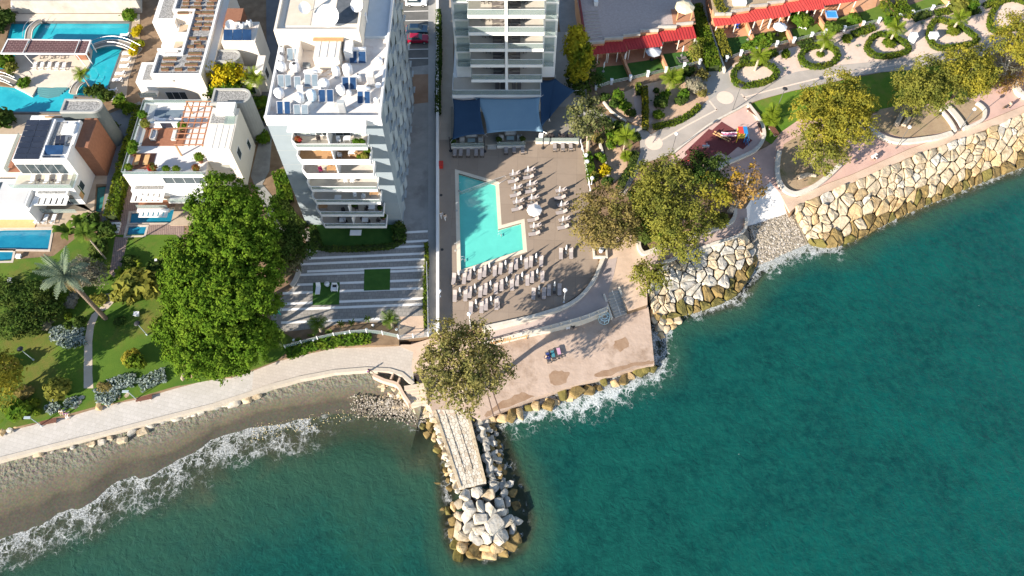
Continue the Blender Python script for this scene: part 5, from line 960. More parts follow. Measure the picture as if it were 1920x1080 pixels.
# angled bays on the right flank, each storey shifted
for lv in range(8):
    z = .5 + 3.15 * lv; o = TO
    for j in range(6):
        y = Y0 + 2.2 + j * 4.7 + (.8 if lv % 2 else 0)
        if y + 2.6 > Y1: continue
        k = MB(); k.prism([(X1 - o.x, y - o.y), (X1 + .24 - o.x, y + .35 - o.y), (X1 + .30 - o.x, y + .8 - o.y), (X1 - o.x, y + 2.9 - o.y)], z, z + 2.5); b_ = k.build('angled_bay', MATS['paint_shade_blue'] if (lv + j) % 2 else paint_g, tw)
        k = MB(); d = Vector((-.30, 2.1, 0)).normalized(); n_ = Vector((d.y, -d.x, 0)); a = Vector((X1 + .30 - o.x, y + .8 - o.y, 0)) + d * .25 + n_ * .012; b2 = a + d * 1.4; k.add([a + Vector((0, 0, z + .6)), b2 + Vector((0, 0, z + .6)), b2 + Vector((0, 0, z + 2.4)), a + Vector((0, 0, z + 2.4))], [(0, 1, 2, 3)]); k.build('pane', glass_d, b_)
        k = MB(); bx(k, X1 - o.x, X1 + .02 - o.x, y + 2.9 - o.y, y + 4.0 - o.y, z + .8, z + 2.2); k.build('window', glass_d, tw)
        k = MB(); bx(k, X1 - o.x + .005, X1 + .28 - o.x, y + 2.95 - o.y, y + 4.4 - o.y, z - .1, z + .02); s_ = k.build('ledge', MATS['paint_shade_blue'], tw)
# raised block, stair head and terrace at the back of the roof
TW('roof_block', mat('block_cream', (.66, .58, .48), (.72, .65, .55), .5, .8), X0 + .02, -21.6, 87.6, Y1, ZR + .032, ZR + 3.2)
TW('roof_block_floor', mat('slate_floor', (.07, .08, .09), (.12, .13, .14), 1.2, .9), -25.5, -22.0, 89.6, Y1 - .5, ZR + 3.2, ZR + 3.24)
TW('roof_block_floor', mat('block_tile', (.52, .44, .34), (.60, .52, .42), 1, .9), X0 + 1.1, -28.8, 89.2, Y1 - .5, ZR + 3.2, ZR + 3.24)
k = MB(); ox, oy = TO.x, TO.y
k.wall([(X0 + .2 - ox, 104 - oy), (X0 + .2 - ox, 87.8 - oy), (-21.8 - ox, 87.8 - oy), (-21.8 - ox, 104 - oy)], .35, ZR + 3.25, ZR + 3.75); k.build('parapet', MATS['block_cream'], tw)
TW('stair_head', MATS['block_cream'], -27.9, -24.3, 83.6, 87.59, ZR + .032, ZR + 2.4)
TW('stair_head_gutter', wood_b, -28.3, -24.0, 86.9, 87.55, ZR + 2.41, ZR + 2.55)
for x in (-27.2, -26.1, -25.0): TW('stair_head_rib', paint_w, x - .06, x + .06, 83.7, 86.8, ZR + 2.401, ZR + 2.47)
TW('side_terrace', mat('terrace_blue', (.40, .46, .50), (.46, .52, .56), .8, .7), -21.55, X1 - .3, 90.0, Y1, ZR + .035, ZR + .5)
TW('roof_fin', paint_w, -30.6, -30.3, 84.0, 87.5, ZR + .032, ZR + 1.9); TW('roof_fin', paint_w, -23.9, -22.7, 85.4, 87.5, ZR + .032, ZR + 2.1)
# roof furniture, things of their own
def roofpt(cx, cy, z=ZR): return W(480 + cx / 4.697, cy / 4.696, z)
def heater(label, c0, c1, gm, tilt=R(38), single=False, tank=False):
    a, b = roofpt(c0[0], c1[1], ZR + .2), roofpt(c1[0], c1[1], ZR + .2); w = (b - a).length; h = 1.75
    t = thing('solar_heater', label, 'solar panel', (a + b) / 2, 0, 'solar heaters on the tower roof'); n = 1 if single else 2; s = Vector((0, math.cos(tilt), math.sin(tilt))); nn = Vector((0, -math.sin(tilt), math.cos(tilt)))
    for i in range(n):
        x0, x1 = -w / 2 + w * i / n + .06, -w / 2 + w * (i + 1) / n - .06; cc = Vector(((x0 + x1) / 2, 0, 0)) + s * h / 2
        f = MB().box(cc, (x1 - x0, h, .09), 0, tilt).build('collector', alu, t); MB().box(cc + nn * .05, (x1 - x0 - .14, h - .14, .03), 0, tilt).build('pane', gm, f)
    k = MB()
    for x in (-w / 2 + .1, w / 2 - .1): k.tube([(x, h * .75, -.2), (x, h * .75, h * .58)], .03, 5); k.tube([(x, 0, -.2), (x, 0, .05)], .03, 5)
    k.build('stand', alu, t)
    if tank: k = MB(); k.tube([(-w / 2 + .05, h * .95, 1.25), (w / 2 - .05, h * .95, 1.25)], .26, 10); k.build('tank', frame_w, t, True)
for l, c0, c1, g_, sg, tk_ in (('pair of pale solar panels beside the two upright drums at the roof edge', (272, 412), (395, 535), solar_g, 0, 0), ('pair of blue solar panels with horizontal tank in front of the raised block', (820, 440), (975, 560), solar, 0, 1), ('pair of grey solar panels in the left row of the tower roof', (190, 655), (315, 770), solar_g, 0, 0), ('single slim solar panel between two pairs', (335, 670), (400, 785), solar_g, 1, 0), ('pair of grey solar panels under a white horizontal tank', (425, 645), (550, 765), solar_g, 0, 1), ('pair of glossy solar panels in the middle of the roof beside the slim white drum', (755, 685), (890, 790), solar, 0, 0), ('blue-green solar pair right of the pale blue barrel', (550, 808), (688, 900), solar, 0, 0), ('blue solar pair nearest the right parapet', (890, 810), (1012, 915), solar, 0, 1), ('deep blue solar pair in the front left corner of the roof', (182, 892), (310, 1005), solar, 0, 0), ('large grey solar pair at the front of the roof', (330, 930), (465, 1035), solar_g, 0, 0)):
    heater(l, c0, c1, g_, single=bool(sg), tank=bool(tk_))
def tankv(label, cx, cy, r_px, h, m=None, hole=False, cat='water tank', name='water_tank'):
    p = roofpt(cx, cy, ZR + .05); r = r_px * tpx(cy / 4.7, ZR) / 4.7 * .95; t = thing(name, label, cat, p, 0, 'water tanks on the tower roof')
    MB().lathe((0, 0, 0), [(r * .9, 0), (r, .1), (r, h * .75), (r * .85, h * .92), (r * .35, h)], 16).build('body', m or frame_w, t, True); MB().lathe((0, 0, h), [(r * .32, 0), (r * .32, .1)], 12).build('lid', dark if hole else frame_w, t)
blue_b = mat('pale_blue_plastic', (.50, .62, .68), rough=.5)
for a in (('upright white drum at the left roof edge beside the pale panels', 240, 470, 24, 1.3, None, True), ('squat white drum below the upright one at the left roof edge', 228, 540, 30, 1.0), ('wide white tank behind the left pair of grey panels', 232, 615, 46, 1.2), ('white tank with dark lid in the left half of the roof', 352, 620, 48, 1.3, None, True), ('white tank left of the glossy middle panels', 715, 660, 38, 1.6), ('bulky white tank above the glossy middle panels', 812, 640, 48, 1.4), ('slim white drum right of the glossy middle panels', 908, 715, 26, 1.3, None, True), ('fat white tank between the grey panels and the middle panels', 607, 765, 52, 1.2), ('white tank at the left parapet above the deep blue panels', 212, 845, 46, 1.2), ('bulging white tank in front of the pale blue barrel', 382, 890, 52, 1.2), ('pale blue barrel left of the blue-green panels', 500, 870, 46, 1.5, blue_b), ('white tank above the tall grey cabinet', 752, 820, 42, 1.3), ('small white tank against the right parapet', 1085, 560, 36, 1.0), ('little white drum at the front right of the roof', 1062, 905, 22, .9), ('small white drum beside the fat tank', 825, 835, 24, .8)): tankv(*a)
def dish(label, cx, cy, r_px, z, az=0., el=.75):
    p = roofpt(cx, cy, z); r = r_px * tpx(cy / 4.7, z) / 4.7; t = thing('satellite_dish', label, 'satellite dish', p - Vector((0, 0, r * .9)), 0, 'dishes on the tower roof')
    k = MB(); k.lathe((0, 0, 0), [(.02, .0), (r * .4, r * .05), (r * .75, r * .17), (r, r * .30)], 28); k.f = k.f[:-1]; me = k.mesh('reflector', frame_w, True); o = put('reflector', me, t, (0, 0, r * .9)); o.rotation_euler = (el, 0, az)
    k = MB(); k.tube([(0, .1, 0), (0, 0, r * .9)], .06, 6); k.build('mast', alu, t); k = MB(); ax = Vector((math.sin(az) * math.sin(el), -math.cos(az) * math.sin(el), math.cos(el))); k.tube([Vector((0, 0, r * .9)), Vector((0, 0, r * .9)) + ax * r * .9], .04, 5); k.build('feed_arm', alu, t)
dish('huge white satellite dish on the raised block of the tower', 635, 145, 100, ZR + 4.4, 0., .62)
dish('white satellite dish on the left of the raised block', 425, 70, 52, ZR + 4.2, .5, .8); dish('white satellite dish over the dark slate floor of the raised block', 893, 48, 58, ZR + 4.4, -.3, .8); dish('small round dish at the right parapet of the tower', 1072, 750, 26, ZR + .9, .4, .9)
def cabinet(label, cx, cy, w, d, h, m=None, cat='cabinet', name='roof_cabinet'):
    t = thing(name, label, cat, roofpt(cx, cy, ZR + .04)); part(t, 'body', m or frame_w, -w / 2, w / 2, -d / 2, d / 2, .06, h); part(t, 'lid', m or frame_w, -w / 2 - .03, w / 2 + .03, -d / 2 - .03, d / 2 + .03, h, h + .04); part(t, 'door', alu, -w / 2 + .06, w / 2 - .06, -d / 2 - .015, -d / 2, .15, h - .1)
cabinet('tall grey cabinet standing alone at the front of the tower roof', 767, 985, .95, .6, 2.0, mat('cab_grey', (.36, .38, .38))); cabinet('cream cupboard by the right parapet of the tower', 1020, 745, 1.0, .9, 2.1, paint_c); cabinet('low white locker above the panels nearest the right parapet', 938, 800, 1.3, .6, .7); cabinet('grey air-conditioning box in front of the stair head', 580, 590, .7, .6, .9, MATS['cab_grey']); cabinet('white box between the deep blue and the slim panels', 395, 800, .8, .6, .8); cabinet('dark pump box near the stair head', 450, 590, 1.0, .7, .5, mat('pump_dark', (.14, .16, .17))); cabinet('tall white box next to the stair head', 805, 400, .9, .8, 1.6); cabinet('white box at the right front of the raised block', 968, 210, .6, .6, 1.8)
for i, (u, v) in enumerate([(640, 620), (700, 555), (660, 540), (610, 650)]):
    k = MB(); rr = random.Random(i)
    for j in range(5): a = Vector((rr.uniform(-.9, .9), rr.uniform(-.6, .6), .08 + .05 * j)); k.tube([a, a + Vector((rr.uniform(.4, 1.3), rr.uniform(-.4, .6), rr.uniform(0, .5)))], .035, 5)
    o = k.build('pipework', wood_b if i % 2 else alu, None, False, roofpt(u, v, ZR + .05)); tag(o, 'tangle of pipes and battens on the tower roof, ' + ['beside the fat tank', 'right of the stair head', 'at the foot of the stair head', 'left of the bulky tank'][i], 'pipes')
# things on the balconies
bc = chair_p('balcony_chair', 'chair', dark_f); PC = Proto(bc); bt = table_p('balcony_table', 'table', wood_b, 1.3, .8); PT = Proto(bt); wt_ = table_p('balcony_table', 'table', frame_w, 1.0, .8); PT2 = Proto(wt_)
oc = chair_p('balcony_chair', 'chair', wood_o); PO = Proto(oc); pc = chair_p('balcony_chair', 'chair', mat('plum_fabric', (.20, .02, .07))); PP = Proto(pc); wc = chair_p('balcony_chair', 'chair', frame_w); PW = Proto(wc)
FL = ['lowest', 'second', 'third', 'fourth', 'fifth', 'sixth', 'top']
def bl(x, dy, lv): return (BX0 + x, BY + dy, 2.8 + 3.2 * lv + .014)
for (p, x, dy, lv, rz, l) in ((PC, 3.0, 1.2, 0, .3, 'dark chair on the lowest balcony left of the divider'), (PC, 4.0, .9, 0, 2., 'second dark chair on the lowest balcony left of the divider'), (PC, 6.6, 1.2, 0, .5, 'dark chair on the lowest balcony just right of the divider'), (PC, 7.6, .8, 0, -1., 'dark chair in the middle of the lowest right balcony'), (PC, 9.2, 1.0, 0, 1.2, 'dark chair by the right end of the lowest balcony'), (PT2, 3.5, 1.0, 0, 0, 'white table on the lowest left balcony'), (PT2, 7.1, 1.0, 0, 0, 'white table on the lowest right balcony'),
                          (PC, 4.2, .7, 1, .3, 'dark chair on the second balcony left of the divider'), (PC, 6.2, 1.2, 1, .1, 'dark chair on the second balcony right of the divider'), (PC, 7.8, 1.0, 1, -.6, 'dark chair in the middle of the second right balcony'), (PT2, 8.6, 1.2, 1, 0, 'pale table on the second right balcony'), (PC, 9.8, 1.2, 1, -.6, 'dark chair at the far right of the second balcony'),
                          (PT2, 4.0, .7, 2, 0, 'low pale table on the third balcony'), (PW, 6.5, 1.3, 2, .2, 'white chair on the third balcony'), (PW, 7.8, 1.0, 2, -.4, 'second white chair on the third balcony'), (PT, 9.4, 1.6, 2, 0, 'brown table at the right end of the third balcony'),
                          (PW, 5.6, 1.6, 3, .1, 'white chair at the back of the fourth balcony'), (PW, 6.6, 1.6, 3, -.3, 'second white chair at the back of the fourth balcony'),
                          (PP, 2.6, 1.1, 4, .4, 'plum coloured chair on the fifth balcony'), (PT, 4.2, 1.2, 4, 0, 'brown wooden table on the fifth balcony'), (PO, 4.0, 1.9, 4, 0, 'orange wooden chair behind the table on the fifth balcony'), (PO, 4.9, 1.9, 4, .2, 'second orange wooden chair on the fifth balcony'),
                          (PT, 4.0, 1.0, 5, 1.4, 'slatted brown table on the sixth left balcony'), (PT2, 7.7, 1.6, 5, 0, 'white table on the wooden floor of the sixth right balcony'), (PO, 8.4, 1.2, 5, .5, 'orange wooden chair on the sixth right balcony'), (PO, 8.0, 2.1, 5, 0, 'orange wooden chair behind the white table on the sixth balcony'), (PW, 6.0, 1.2, 5, 1.5, 'white daybed-like chair on the sixth right balcony'),
                          (PC, 3.6, 1.5, 6, .2, 'dark chair on the top left balcony'), (PW, 6.4, 1.3, 6, .2, 'white chair on the top right balcony'), (PT2, 7.6, 1.4, 6, 0, 'white table on the top right balcony'), (PT, 1.0, 1.4, 1, 0, 'wooden table at the left end of the second balcony')): p(bl(x, dy, lv), rz, l, 'tower balcony furniture')
def pot(label, p, s, leafm=None, m=None):
    t = thing('potted_plant', label, 'potted plant', p); MB().lathe((0, 0, 0), [(.16 * s, 0), (.24 * s, .38 * s), (.20 * s, .38 * s), (.19 * s, .33 * s)], 10).build('pot', m or brick_m, t)
    key = ('bush', (leafm or L_green).name)
    if (key, 0) not in SHR: b_, lf, de, pe, cl = shrub_mesh('bush', 3); SHR[(key, 0)] = crown_mesh('shrub', b_, leafm or L_green, lf, de, pe, cl, 5, -.2, .12)
    o = put('foliage', SHR[(key, 0)], t, (0, 0, .3 * s)); o.scale = (.5 * s,) * 3; return t
L_red = mat_leaf('red_flower', (.40, .02, .03), (.30, .05, .03), (.10, .14, .03))
for x, dy, lv, s, lf, l in ((.9, 1.0, 6, 1.2, L_red, 'red flowering pot at the left end of the top balcony'), (9.0, .5, 6, 1.3, L_green, 'green pot at the right end of the top balcony'), (9.7, .6, 6, 1.2, L_green, 'second green pot at the right end of the top balcony'), (9.9, 1.6, 5, 1.2, L_green, 'tall pot at the right back of the sixth balcony'), (9.6, .6, 5, 1.3, L_tam, 'bushy pot on the wooden sixth balcony'), (8.9, .6, 5, 1.0, L_green, 'little pot on the wooden sixth balcony'), (9.9, 1.0, 1, 1.0, L_dark, 'dark pot at the right of the second balcony'), (5.9, 1.5, 1, 1.2, L_dark, 'dark pot beside the divider of the second balcony'), (9.9, 1.6, 0, 1.3, L_dark, 'dark pot at the right of the lowest balcony')): pot(l, bl(x, dy, lv), s, lf)
# ================================================================ HOTEL, its terrace, shade sails and pool furniture
HX0, HX1, HY0, HY1, HZ = -9.7, 7.5, 102.5, 122.0, 33.0
ho = thing('hotel', 'white hotel block with two stacks of glass-fronted balconies above the pool deck', 'building', (-1, HY0, 0)); HO = ho.location.copy()
def HW(name, m, x0, x1, y0, y1, z0, z1, par=None): return bx(MB(), x0 - HO.x, x1 - HO.x, y0 - HO.y, y1 - HO.y, z0, z1).build(name, m, par or ho)
HW('wall', paint_w, HX0, HX1, HY0, HY1, 4.7, HZ); HW('roof', roof_w, HX0 + .2, HX1 - .2, HY0 + .2, HY1 - .2, HZ, HZ + .05)
HW('podium', paint_w, -10.4, 5.05, 98.3, HY1, 0, 4.6); HW('podium_terrace', mat('terrace_tile', (.50, .45, .38), (.56, .51, .44), 1, .75), -10.25, 4.9, 98.45, HY0 - .01, 4.601, 4.62)
k = MB(); k.wall([(-10.3 - HO.x, HY0 - .1 - HO.y), (-10.3 - HO.x, 98.4 - HO.y), (4.95 - HO.x, 98.4 - HO.y), (4.95 - HO.x, HY0 - .1 - HO.y)], .03, 4.62, 5.75); k.build('terrace_glass', glass_r, ho)
k = MB(); k.wall([(-10.3 - HO.x, HY0 - .1 - HO.y), (-10.3 - HO.x, 98.4 - HO.y), (4.95 - HO.x, 98.4 - HO.y), (4.95 - HO.x, HY0 - .1 - HO.y)], .07, 5.76, 5.81); k.build('handrail', frame_w, ho)
HBX0, HBX1, HBM, HBY = -6.95, 5.15, -.92, 98.55
HW('party_wall', paint_w, HBM - .22, HBM + .22, HBY - .06, HY0 - .011, 4.63, HZ)
hd = chair_p('hotel_chair', 'chair', dark_f, 1.05); PHC = Proto(hd); ht = table_p('hotel_table', 'table', dark_f, .8, .8); PHT = Proto(ht)
for kf in range(8):
    z = 4.62 + 3.45 * kf
    if kf:
        for (a, b) in ((HBX0, HBM - .23), (HBM + .23, HBX1)):
            o = HW('balcony', paint_w, a, b, HBY, HY0 - .012, z - .62, z); HW('balcony_floor', MATS['terrace_tile'], a + .12, b - .12, HBY + .14, HY0 - .02, z + .001, z + .015, o)
            HW('balcony_glass', glass_r, a + .08, b - .08, HBY + .05, HBY + .08, z + .02, z + 1.08, o); HW('handrail', frame_w, a + .05, b - .05, HBY + .04, HBY + .10, z + 1.085, z + 1.13, o)
            for xx in ((a + .05,) if a < -2 else (b - .08,)): HW('side_glass', glass_r, xx, xx + .03, HBY + .12, HY0 - .1, z + .02, z + 1.07, o)
    for (a, b) in ((HBX0 + .5, HBM - .6), (HBM + .6, HBX1 - .5)): window(ho, a - HO.x + (.3 if kf % 2 else 0), (a + b) / 2 + 1.2 - HO.x, 0, z + .06, z + 2.4, 3, name='balcony_door', gm=(MATS['curtained_glass'], None, MATS['curtained_glass'])[kf % 3])
    for a, b in ((-9.3, -7.2), (5.5, 7.1)):
        if not kf: continue
        w_ = HW('side_window', MATS['curtained_glass'], a, b, HY0 - .012, HY0 + .1, z + .05, z + 2.2); HW('window_ledge', paint_w, a - .1, b + .1, HY0 - .9, HY0 - .013, z - .18, z - .02, w_); HW('window_glass', glass_r, a - .05, b + .05, HY0 - .86, HY0 - .83, z - .01, z + 1.05, w_)
for i in range(5):
    z = 8 + i * 4.6; window_x(ho, 106 - HO.y, 109 - HO.y, HX1 - HO.x, z, z + 1.6); window_x(ho, 113 - HO.y, 116 - HO.y, HX1 - HO.x, z, z + 1.6)
    k = MB(); bx(k, HX0 - .04 - HO.x, HX0 + .1 - HO.x, 105 - HO.y, 106.5 - HO.y, z, z + 1.4); k.build('window', glass_d, ho)
FN = ['terrace level', 'first balcony up', 'second balcony up', 'third balcony up', 'fourth balcony up', 'fifth balcony up']
# sun lounger: frame, four legs, mattress, raised back
def lounger(name, label, fm, mm, w=.66):
    t = thing(name, label, 'sun lounger'); k = MB()
    for x in (-w / 2 + .03, w / 2 - .03): bx(k, x - .025, x + .025, -.98, .98, .26, .31)
    for y in (-.9, -.3, .3, .9): bx(k, -w / 2 + .06, w / 2 - .06, y - .025, y + .025, .262, .308)
    k.build('frame', fm, t)
    for x in (-1, 1):
        for y in (-.85, .75): part(t, 'leg', fm, x * (w / 2 - .04) - .03, x * (w / 2 - .04) + .03, y - .03, y + .03, 0, .258)
    k = MB(); bx(k, -w / 2 + .02, w / 2 - .02, -.97, .30, .312, .40); k.build('mattress', mm, t)
    MB().box((0, .60, .57), (w - .04, .76, .075), 0, R(32)).build('backrest', mm, t); return t
lg = lounger('sun_lounger', 'lounger', dark, taupe); PL = Proto(lg); lw = lounger('sun_lounger', 'lounger', frame_w, white_f); PLW = Proto(lw); lb = lounger('sun_lounger', 'lounger', dark, mat('dark_mattress', (.13, .115, .11), (.17, .15, .14), 4, .9)); PLB = Proto(lb)
LBL = ('left of', 'right of')
for kf in range(6):
    z = 4.63 + 3.45 * kf
    for sd, xs_ in (('left', (-4.6, -3.4, -4.0)), ('right', (1.0, 2.2, 1.6))):
        y = 101.4 if kf else 101.6
        PHC((xs_[0], y, z), PI / 2, f'dark wicker chair left of its table, hotel {FN[kf]}, {sd} bay', 'dark chairs on the hotel balconies'); PHC((xs_[1], y, z), -PI / 2, f'dark wicker chair right of its table, hotel {FN[kf]}, {sd} bay', 'dark chairs on the hotel balconies'); PHT((xs_[2], y, z), 0, f'dark table between two wicker chairs, hotel {FN[kf]}, {sd} bay', 'dark tables on the hotel balconies')
        x = (-2.4 if sd == 'left' else .5)
        for j in range(2):
            if kf == 0: PLB((x + j * .95 - .2, 100.3, z), 0, f'dark lounger on the hotel terrace, {"left" if j == 0 else "right"} one of the {sd} bay pair', 'loungers on the hotel balconies')
            else: PLB((-2.2 if sd == 'left' else .4, 99.7 + j * 1.1, z), PI / 2 if sd == 'right' else -PI / 2, f'dark {"front" if j == 0 else "rear"} lounger by the party wall, {sd} bay, hotel {FN[kf]}', 'loungers on the hotel balconies')
# ground-floor terrace with lounge sets, glass rail and steps to the pool
tz = .45
def strip(name, pts, z, m, thick): return sheet(name, pts, z, m, thick)
lt = thing('lounge_terrace', 'raised lounge terrace with glass rail between the hotel and the pool deck', 'terrace', W(965, 262)); LO = lt.location.copy()
def lt_poly(name, pts, z0, z1, m): k = MB(); k.prism([(p.x - LO.x, p.y - LO.y) for p in WL(pts, z1)], z0, z1); return k.build(name, m, lt)
lt_poly('floor', [(845, 200), (1086, 200), (1086, 263), (985, 264), (985, 268), (846, 274)], 0, tz, mat('lounge_floor', (.20, .18, .15), (.26, .23, .19), .6, .8))
for i, (u0, u1, v) in enumerate([(846, 910, 276), (932, 985, 274), (1004, 1085, 266)]):
    a, b = W(u0, v, tz), W(u1, v - (1 if i < 2 else 0), tz); k = MB(); k.wall([a - LO, b - LO], .25, .003, tz + .12); k.build('edge_wall', paint_c, lt); k = MB(); k.wall([a - LO, b - LO], .03, tz + .121, tz + 1.05); k.build('rail_glass', glass_r, lt)
for i in range(4): a, b = W(914, 279 - i * 3.2, i * .11), W(931, 278.5 - i * 3.2, i * .11); k = MB(); k.wall([a - LO, b - LO], .34, .004, .11 + i * .11); k.build('step', conc, lt)
for u, v in ((845, 283), (909, 284), (1018, 278), (1086, 275)): p = W(u, v) - LO; MB().lathe((p.x, p.y, .005), [(.3, 0), (.3, .12), (.10, .16), (.10, 3.6)], 10).build('sail_post', dark, lt)
sofa_m = mat('sofa_grey', (.40, .38, .35), (.46, .44, .41), 3, .9); cush = mat('cushion', (.60, .58, .54), (.66, .64, .60), 3, .9)
def sofa(name, label, w, cat='sofa'):
    t = thing(name, label, cat); part(t, 'base', sofa_m, -w / 2, w / 2, -.4, .4, .05, .36); part(t, 'backrest', sofa_m, -w / 2, w / 2, .28, .42, .361, .82)
    for s in (-1, 1): part(t, 'armrest', sofa_m, s * w / 2 - .07, s * w / 2 + .07, -.38, .279, .362, .6)
    n = max(1, int(w / .75))
    for i in range(n): part(t, 'cushion', cush, -w / 2 + .12 + (w - .24) * i / n + .02, -w / 2 + .12 + (w - .24) * (i + 1) / n - .02, -.38, .27, .363, .5)
    return t
PS = Proto(sofa('sofa', 'sofa', 1.9)); PA = Proto(sofa('lounge_chair', 'armchair', .85, 'armchair')); lo_t = table_p('coffee_table', 'table', mat('glass_top', (.30, .40, .42), rough=.1), 1.3, .8, .42); PCT = Proto(lo_t)
for nm, c in (('left', (884, 264)), ('middle', (957, 260))):
    p = W(c[0], c[1], tz)
    PS(p + Vector((0, 1.1, 0)), 0, f'grey two-seat sofa facing the pool, {nm} lounge set', 'sofas on the lounge terrace'); PA(p + Vector((-1.6, -.1, 0)), PI / 2, f'grey armchair left of the coffee table, {nm} lounge set', 'armchairs on the lounge terrace'); PA(p + Vector((1.6, -.1, 0)), -PI / 2, f'grey armchair right of the coffee table, {nm} lounge set', 'armchairs on the lounge terrace'); PCT(p + Vector((0, -.2, 0)), 0, f'glass-topped coffee table of the {nm} lounge set', 'coffee tables on the lounge terrace')
for u, v, l in ((850, 270, 'potted plant by the left sail post'), (936, 267, 'potted plant left of the middle lounge set'), (980, 266, 'potted plant right of the middle lounge set')): pot(l, W(u, v, tz), 1.2, L_dark, frame_w)
for u, v, l in ((1030, 256, 'left end'), (1036, 260, 'second'), (1050, 257, 'third'), (1058, 261, 'fourth'), (1066, 256, 'fifth'), (1072, 260, 'sixth'), (1027, 262, 'front left')): PHC(W(u, v, tz), rnd.uniform(0, 6), f'dark chair among the tables at the right end of the lounge terrace, {l}', 'dark chairs of the lounge terrace')
for u, v, l in ((1033, 258, 'left'), (1055, 259, 'middle'), (1070, 258, 'right')): PHT(W(u, v, tz), 0, f'dark dining table at the right end of the lounge terrace, {l} one', 'dark tables of the lounge terrace')
t = thing('menu_board', 'white menu board on a stand at the middle sail post', 'sign', W(1014, 264, tz)); part(t, 'panel', frame_w, -.4, .4, -.03, .03, .7, 2.0); part(t, 'leg', dark, -.35, -.3, -.03, .03, 0, .7); part(t, 'leg', dark, .3, .35, -.03, .03, 0, .7)
t = thing('service_table', 'small white-topped bar under the dark left sail', 'table', W(860, 259, tz)); part(t, 'top', frame_w, -.5, .5, -.4, .4, 1.0, 1.06); part(t, 'body', dark, -.42, .42, -.32, .32, 0, 1.0)
# shade sails
def sail(label, corners, m, sag=.5, pinch=.10):
    P = [W(*c) for c in corners]; O = P[0].copy(); O.z = 0; n = 14; k = MB(); c = sum(P, Vector()) / 4
    for i in range(n + 1):
        for j in range(n + 1):
            s, t = i / n, j / n; p = P[0].lerp(P[1], s).lerp(P[3].lerp(P[2], s), t)
            e = pinch * (4 * s * (1 - s) * abs(2 * t - 1) ** 2 + 4 * t * (1 - t) * abs(2 * s - 1) ** 2); p = p.lerp(c, e * .9); p.z -= sag * 4 * s * (1 - s) * t * (1 - t) * 1.2; k.v.append(tuple(p - O))
    for i in range(n):
        for j in range(n): a = i * (n + 1) + j; k.f.append((a, a + n + 1, a + n + 2, a + 1))
    t = thing('shade_sail', label, 'shade sail', O, 0, 'shade sails over the hotel terrace'); o = k.build('cloth', m, t, True); so = o.modifiers.new('s', 'SOLIDIFY'); so.thickness = .02
    for p in P: q = p - O; MB().tube([q, q + (q - (c - O)).normalized() * .7 + Vector((0, 0, .05))], .03, 5).build('corner_cable', alu, t)
    return t
sail_l = mat('sail_light_blue', (.16, .26, .34), (.18, .285, .365), .5, .9); sail_d = mat('sail_dark_blue', (.018, .048, .095), (.022, .056, .11), .5, .9)
sail('large pale blue shade sail stretched in front of the hotel', [(891, 183, 4.2), (1013, 182, 4.3), (1019, 247, 3.3), (913, 250, 3.4)], sail_l)
sail('dark blue shade sail at the left of the pale one', [(849, 185, 4.0), (900, 184, 4.2), (909, 252, 3.6), (848, 262, 3.4)], sail_d, .3)
sail('narrow dark blue sail right of the pale one', [(1011, 150, 4.6), (1040, 147, 4.5), (1030, 222, 3.6), (1014, 243, 3.3)], sail_d, .3)
sail('wide dark blue sail spanning towards the hotel alley', [(1016, 150, 4.0), (1041, 147, 4.2), (1078, 170, 3.2), (1030, 222, 3.2)], sail_d, .3)
# sun loungers, closed parasols
def parasol(label, closed=True):
    t = thing('parasol', label, 'parasol'); MB().lathe((0, 0, 0), [(.26, 0), (.26, .06), (.06, .1)], 12).build('base', conc_grey, t); k = MB(); k.tube([(0, 0, .05), (0, 0, 2.45)], .025, 6); k.build('pole', alu, t)
    if closed: MB().lathe((0, 0, 1.05), [(.10, 0), (.15, .12), (.12, .5), (.16, .62), (.11, .8), (.06, 1.25), (.01, 1.42)], 9).build('canopy', white_f, t, True)
    else:
        k = MB(); n = 8
        for i in range(n):
            a, b = i * 2 * PI / n, (i + 1) * 2 * PI / n; q = [Vector((0, 0, 2.55)), Vector((1.25 * math.cos(a), 1.25 * math.sin(a), 2.05)), Vector((1.25 * math.cos(b), 1.25 * math.sin(b), 2.05))]; k.add(q, [(0, 1, 2)]); dz = Vector((0, 0, -.18)); k.add([q[1], q[1] + dz, q[2] + dz, q[2]], [(0, 1, 2, 3)])
        k.build('canopy', white_f, t)
        for i in range(n): a = i * 2 * PI / n; kk = MB(); kk.tube([(0, 0, 2.5), (1.22 * math.cos(a), 1.22 * math.sin(a), 2.03)], .012, 4); kk.build('rib', alu, t)
    return t
st = thing('side_table', 'small table', 'table'); part(st, 'top', dark_f, -.22, .22, -.22, .22, .4, .44); part(st, 'stand', dark_f, -.05, .05, -.05, .05, 0, .4); PST = Proto(st)
PP_ = Proto(parasol('closed')); PO_ = Proto(parasol('open', False))
GL, GP = 'grey sun loungers round the hotel pool', 'closed white parasols round the hotel pool'
ORD = ['first', 'second', 'third', 'fourth', 'fifth', 'sixth', 'seventh', 'eighth']
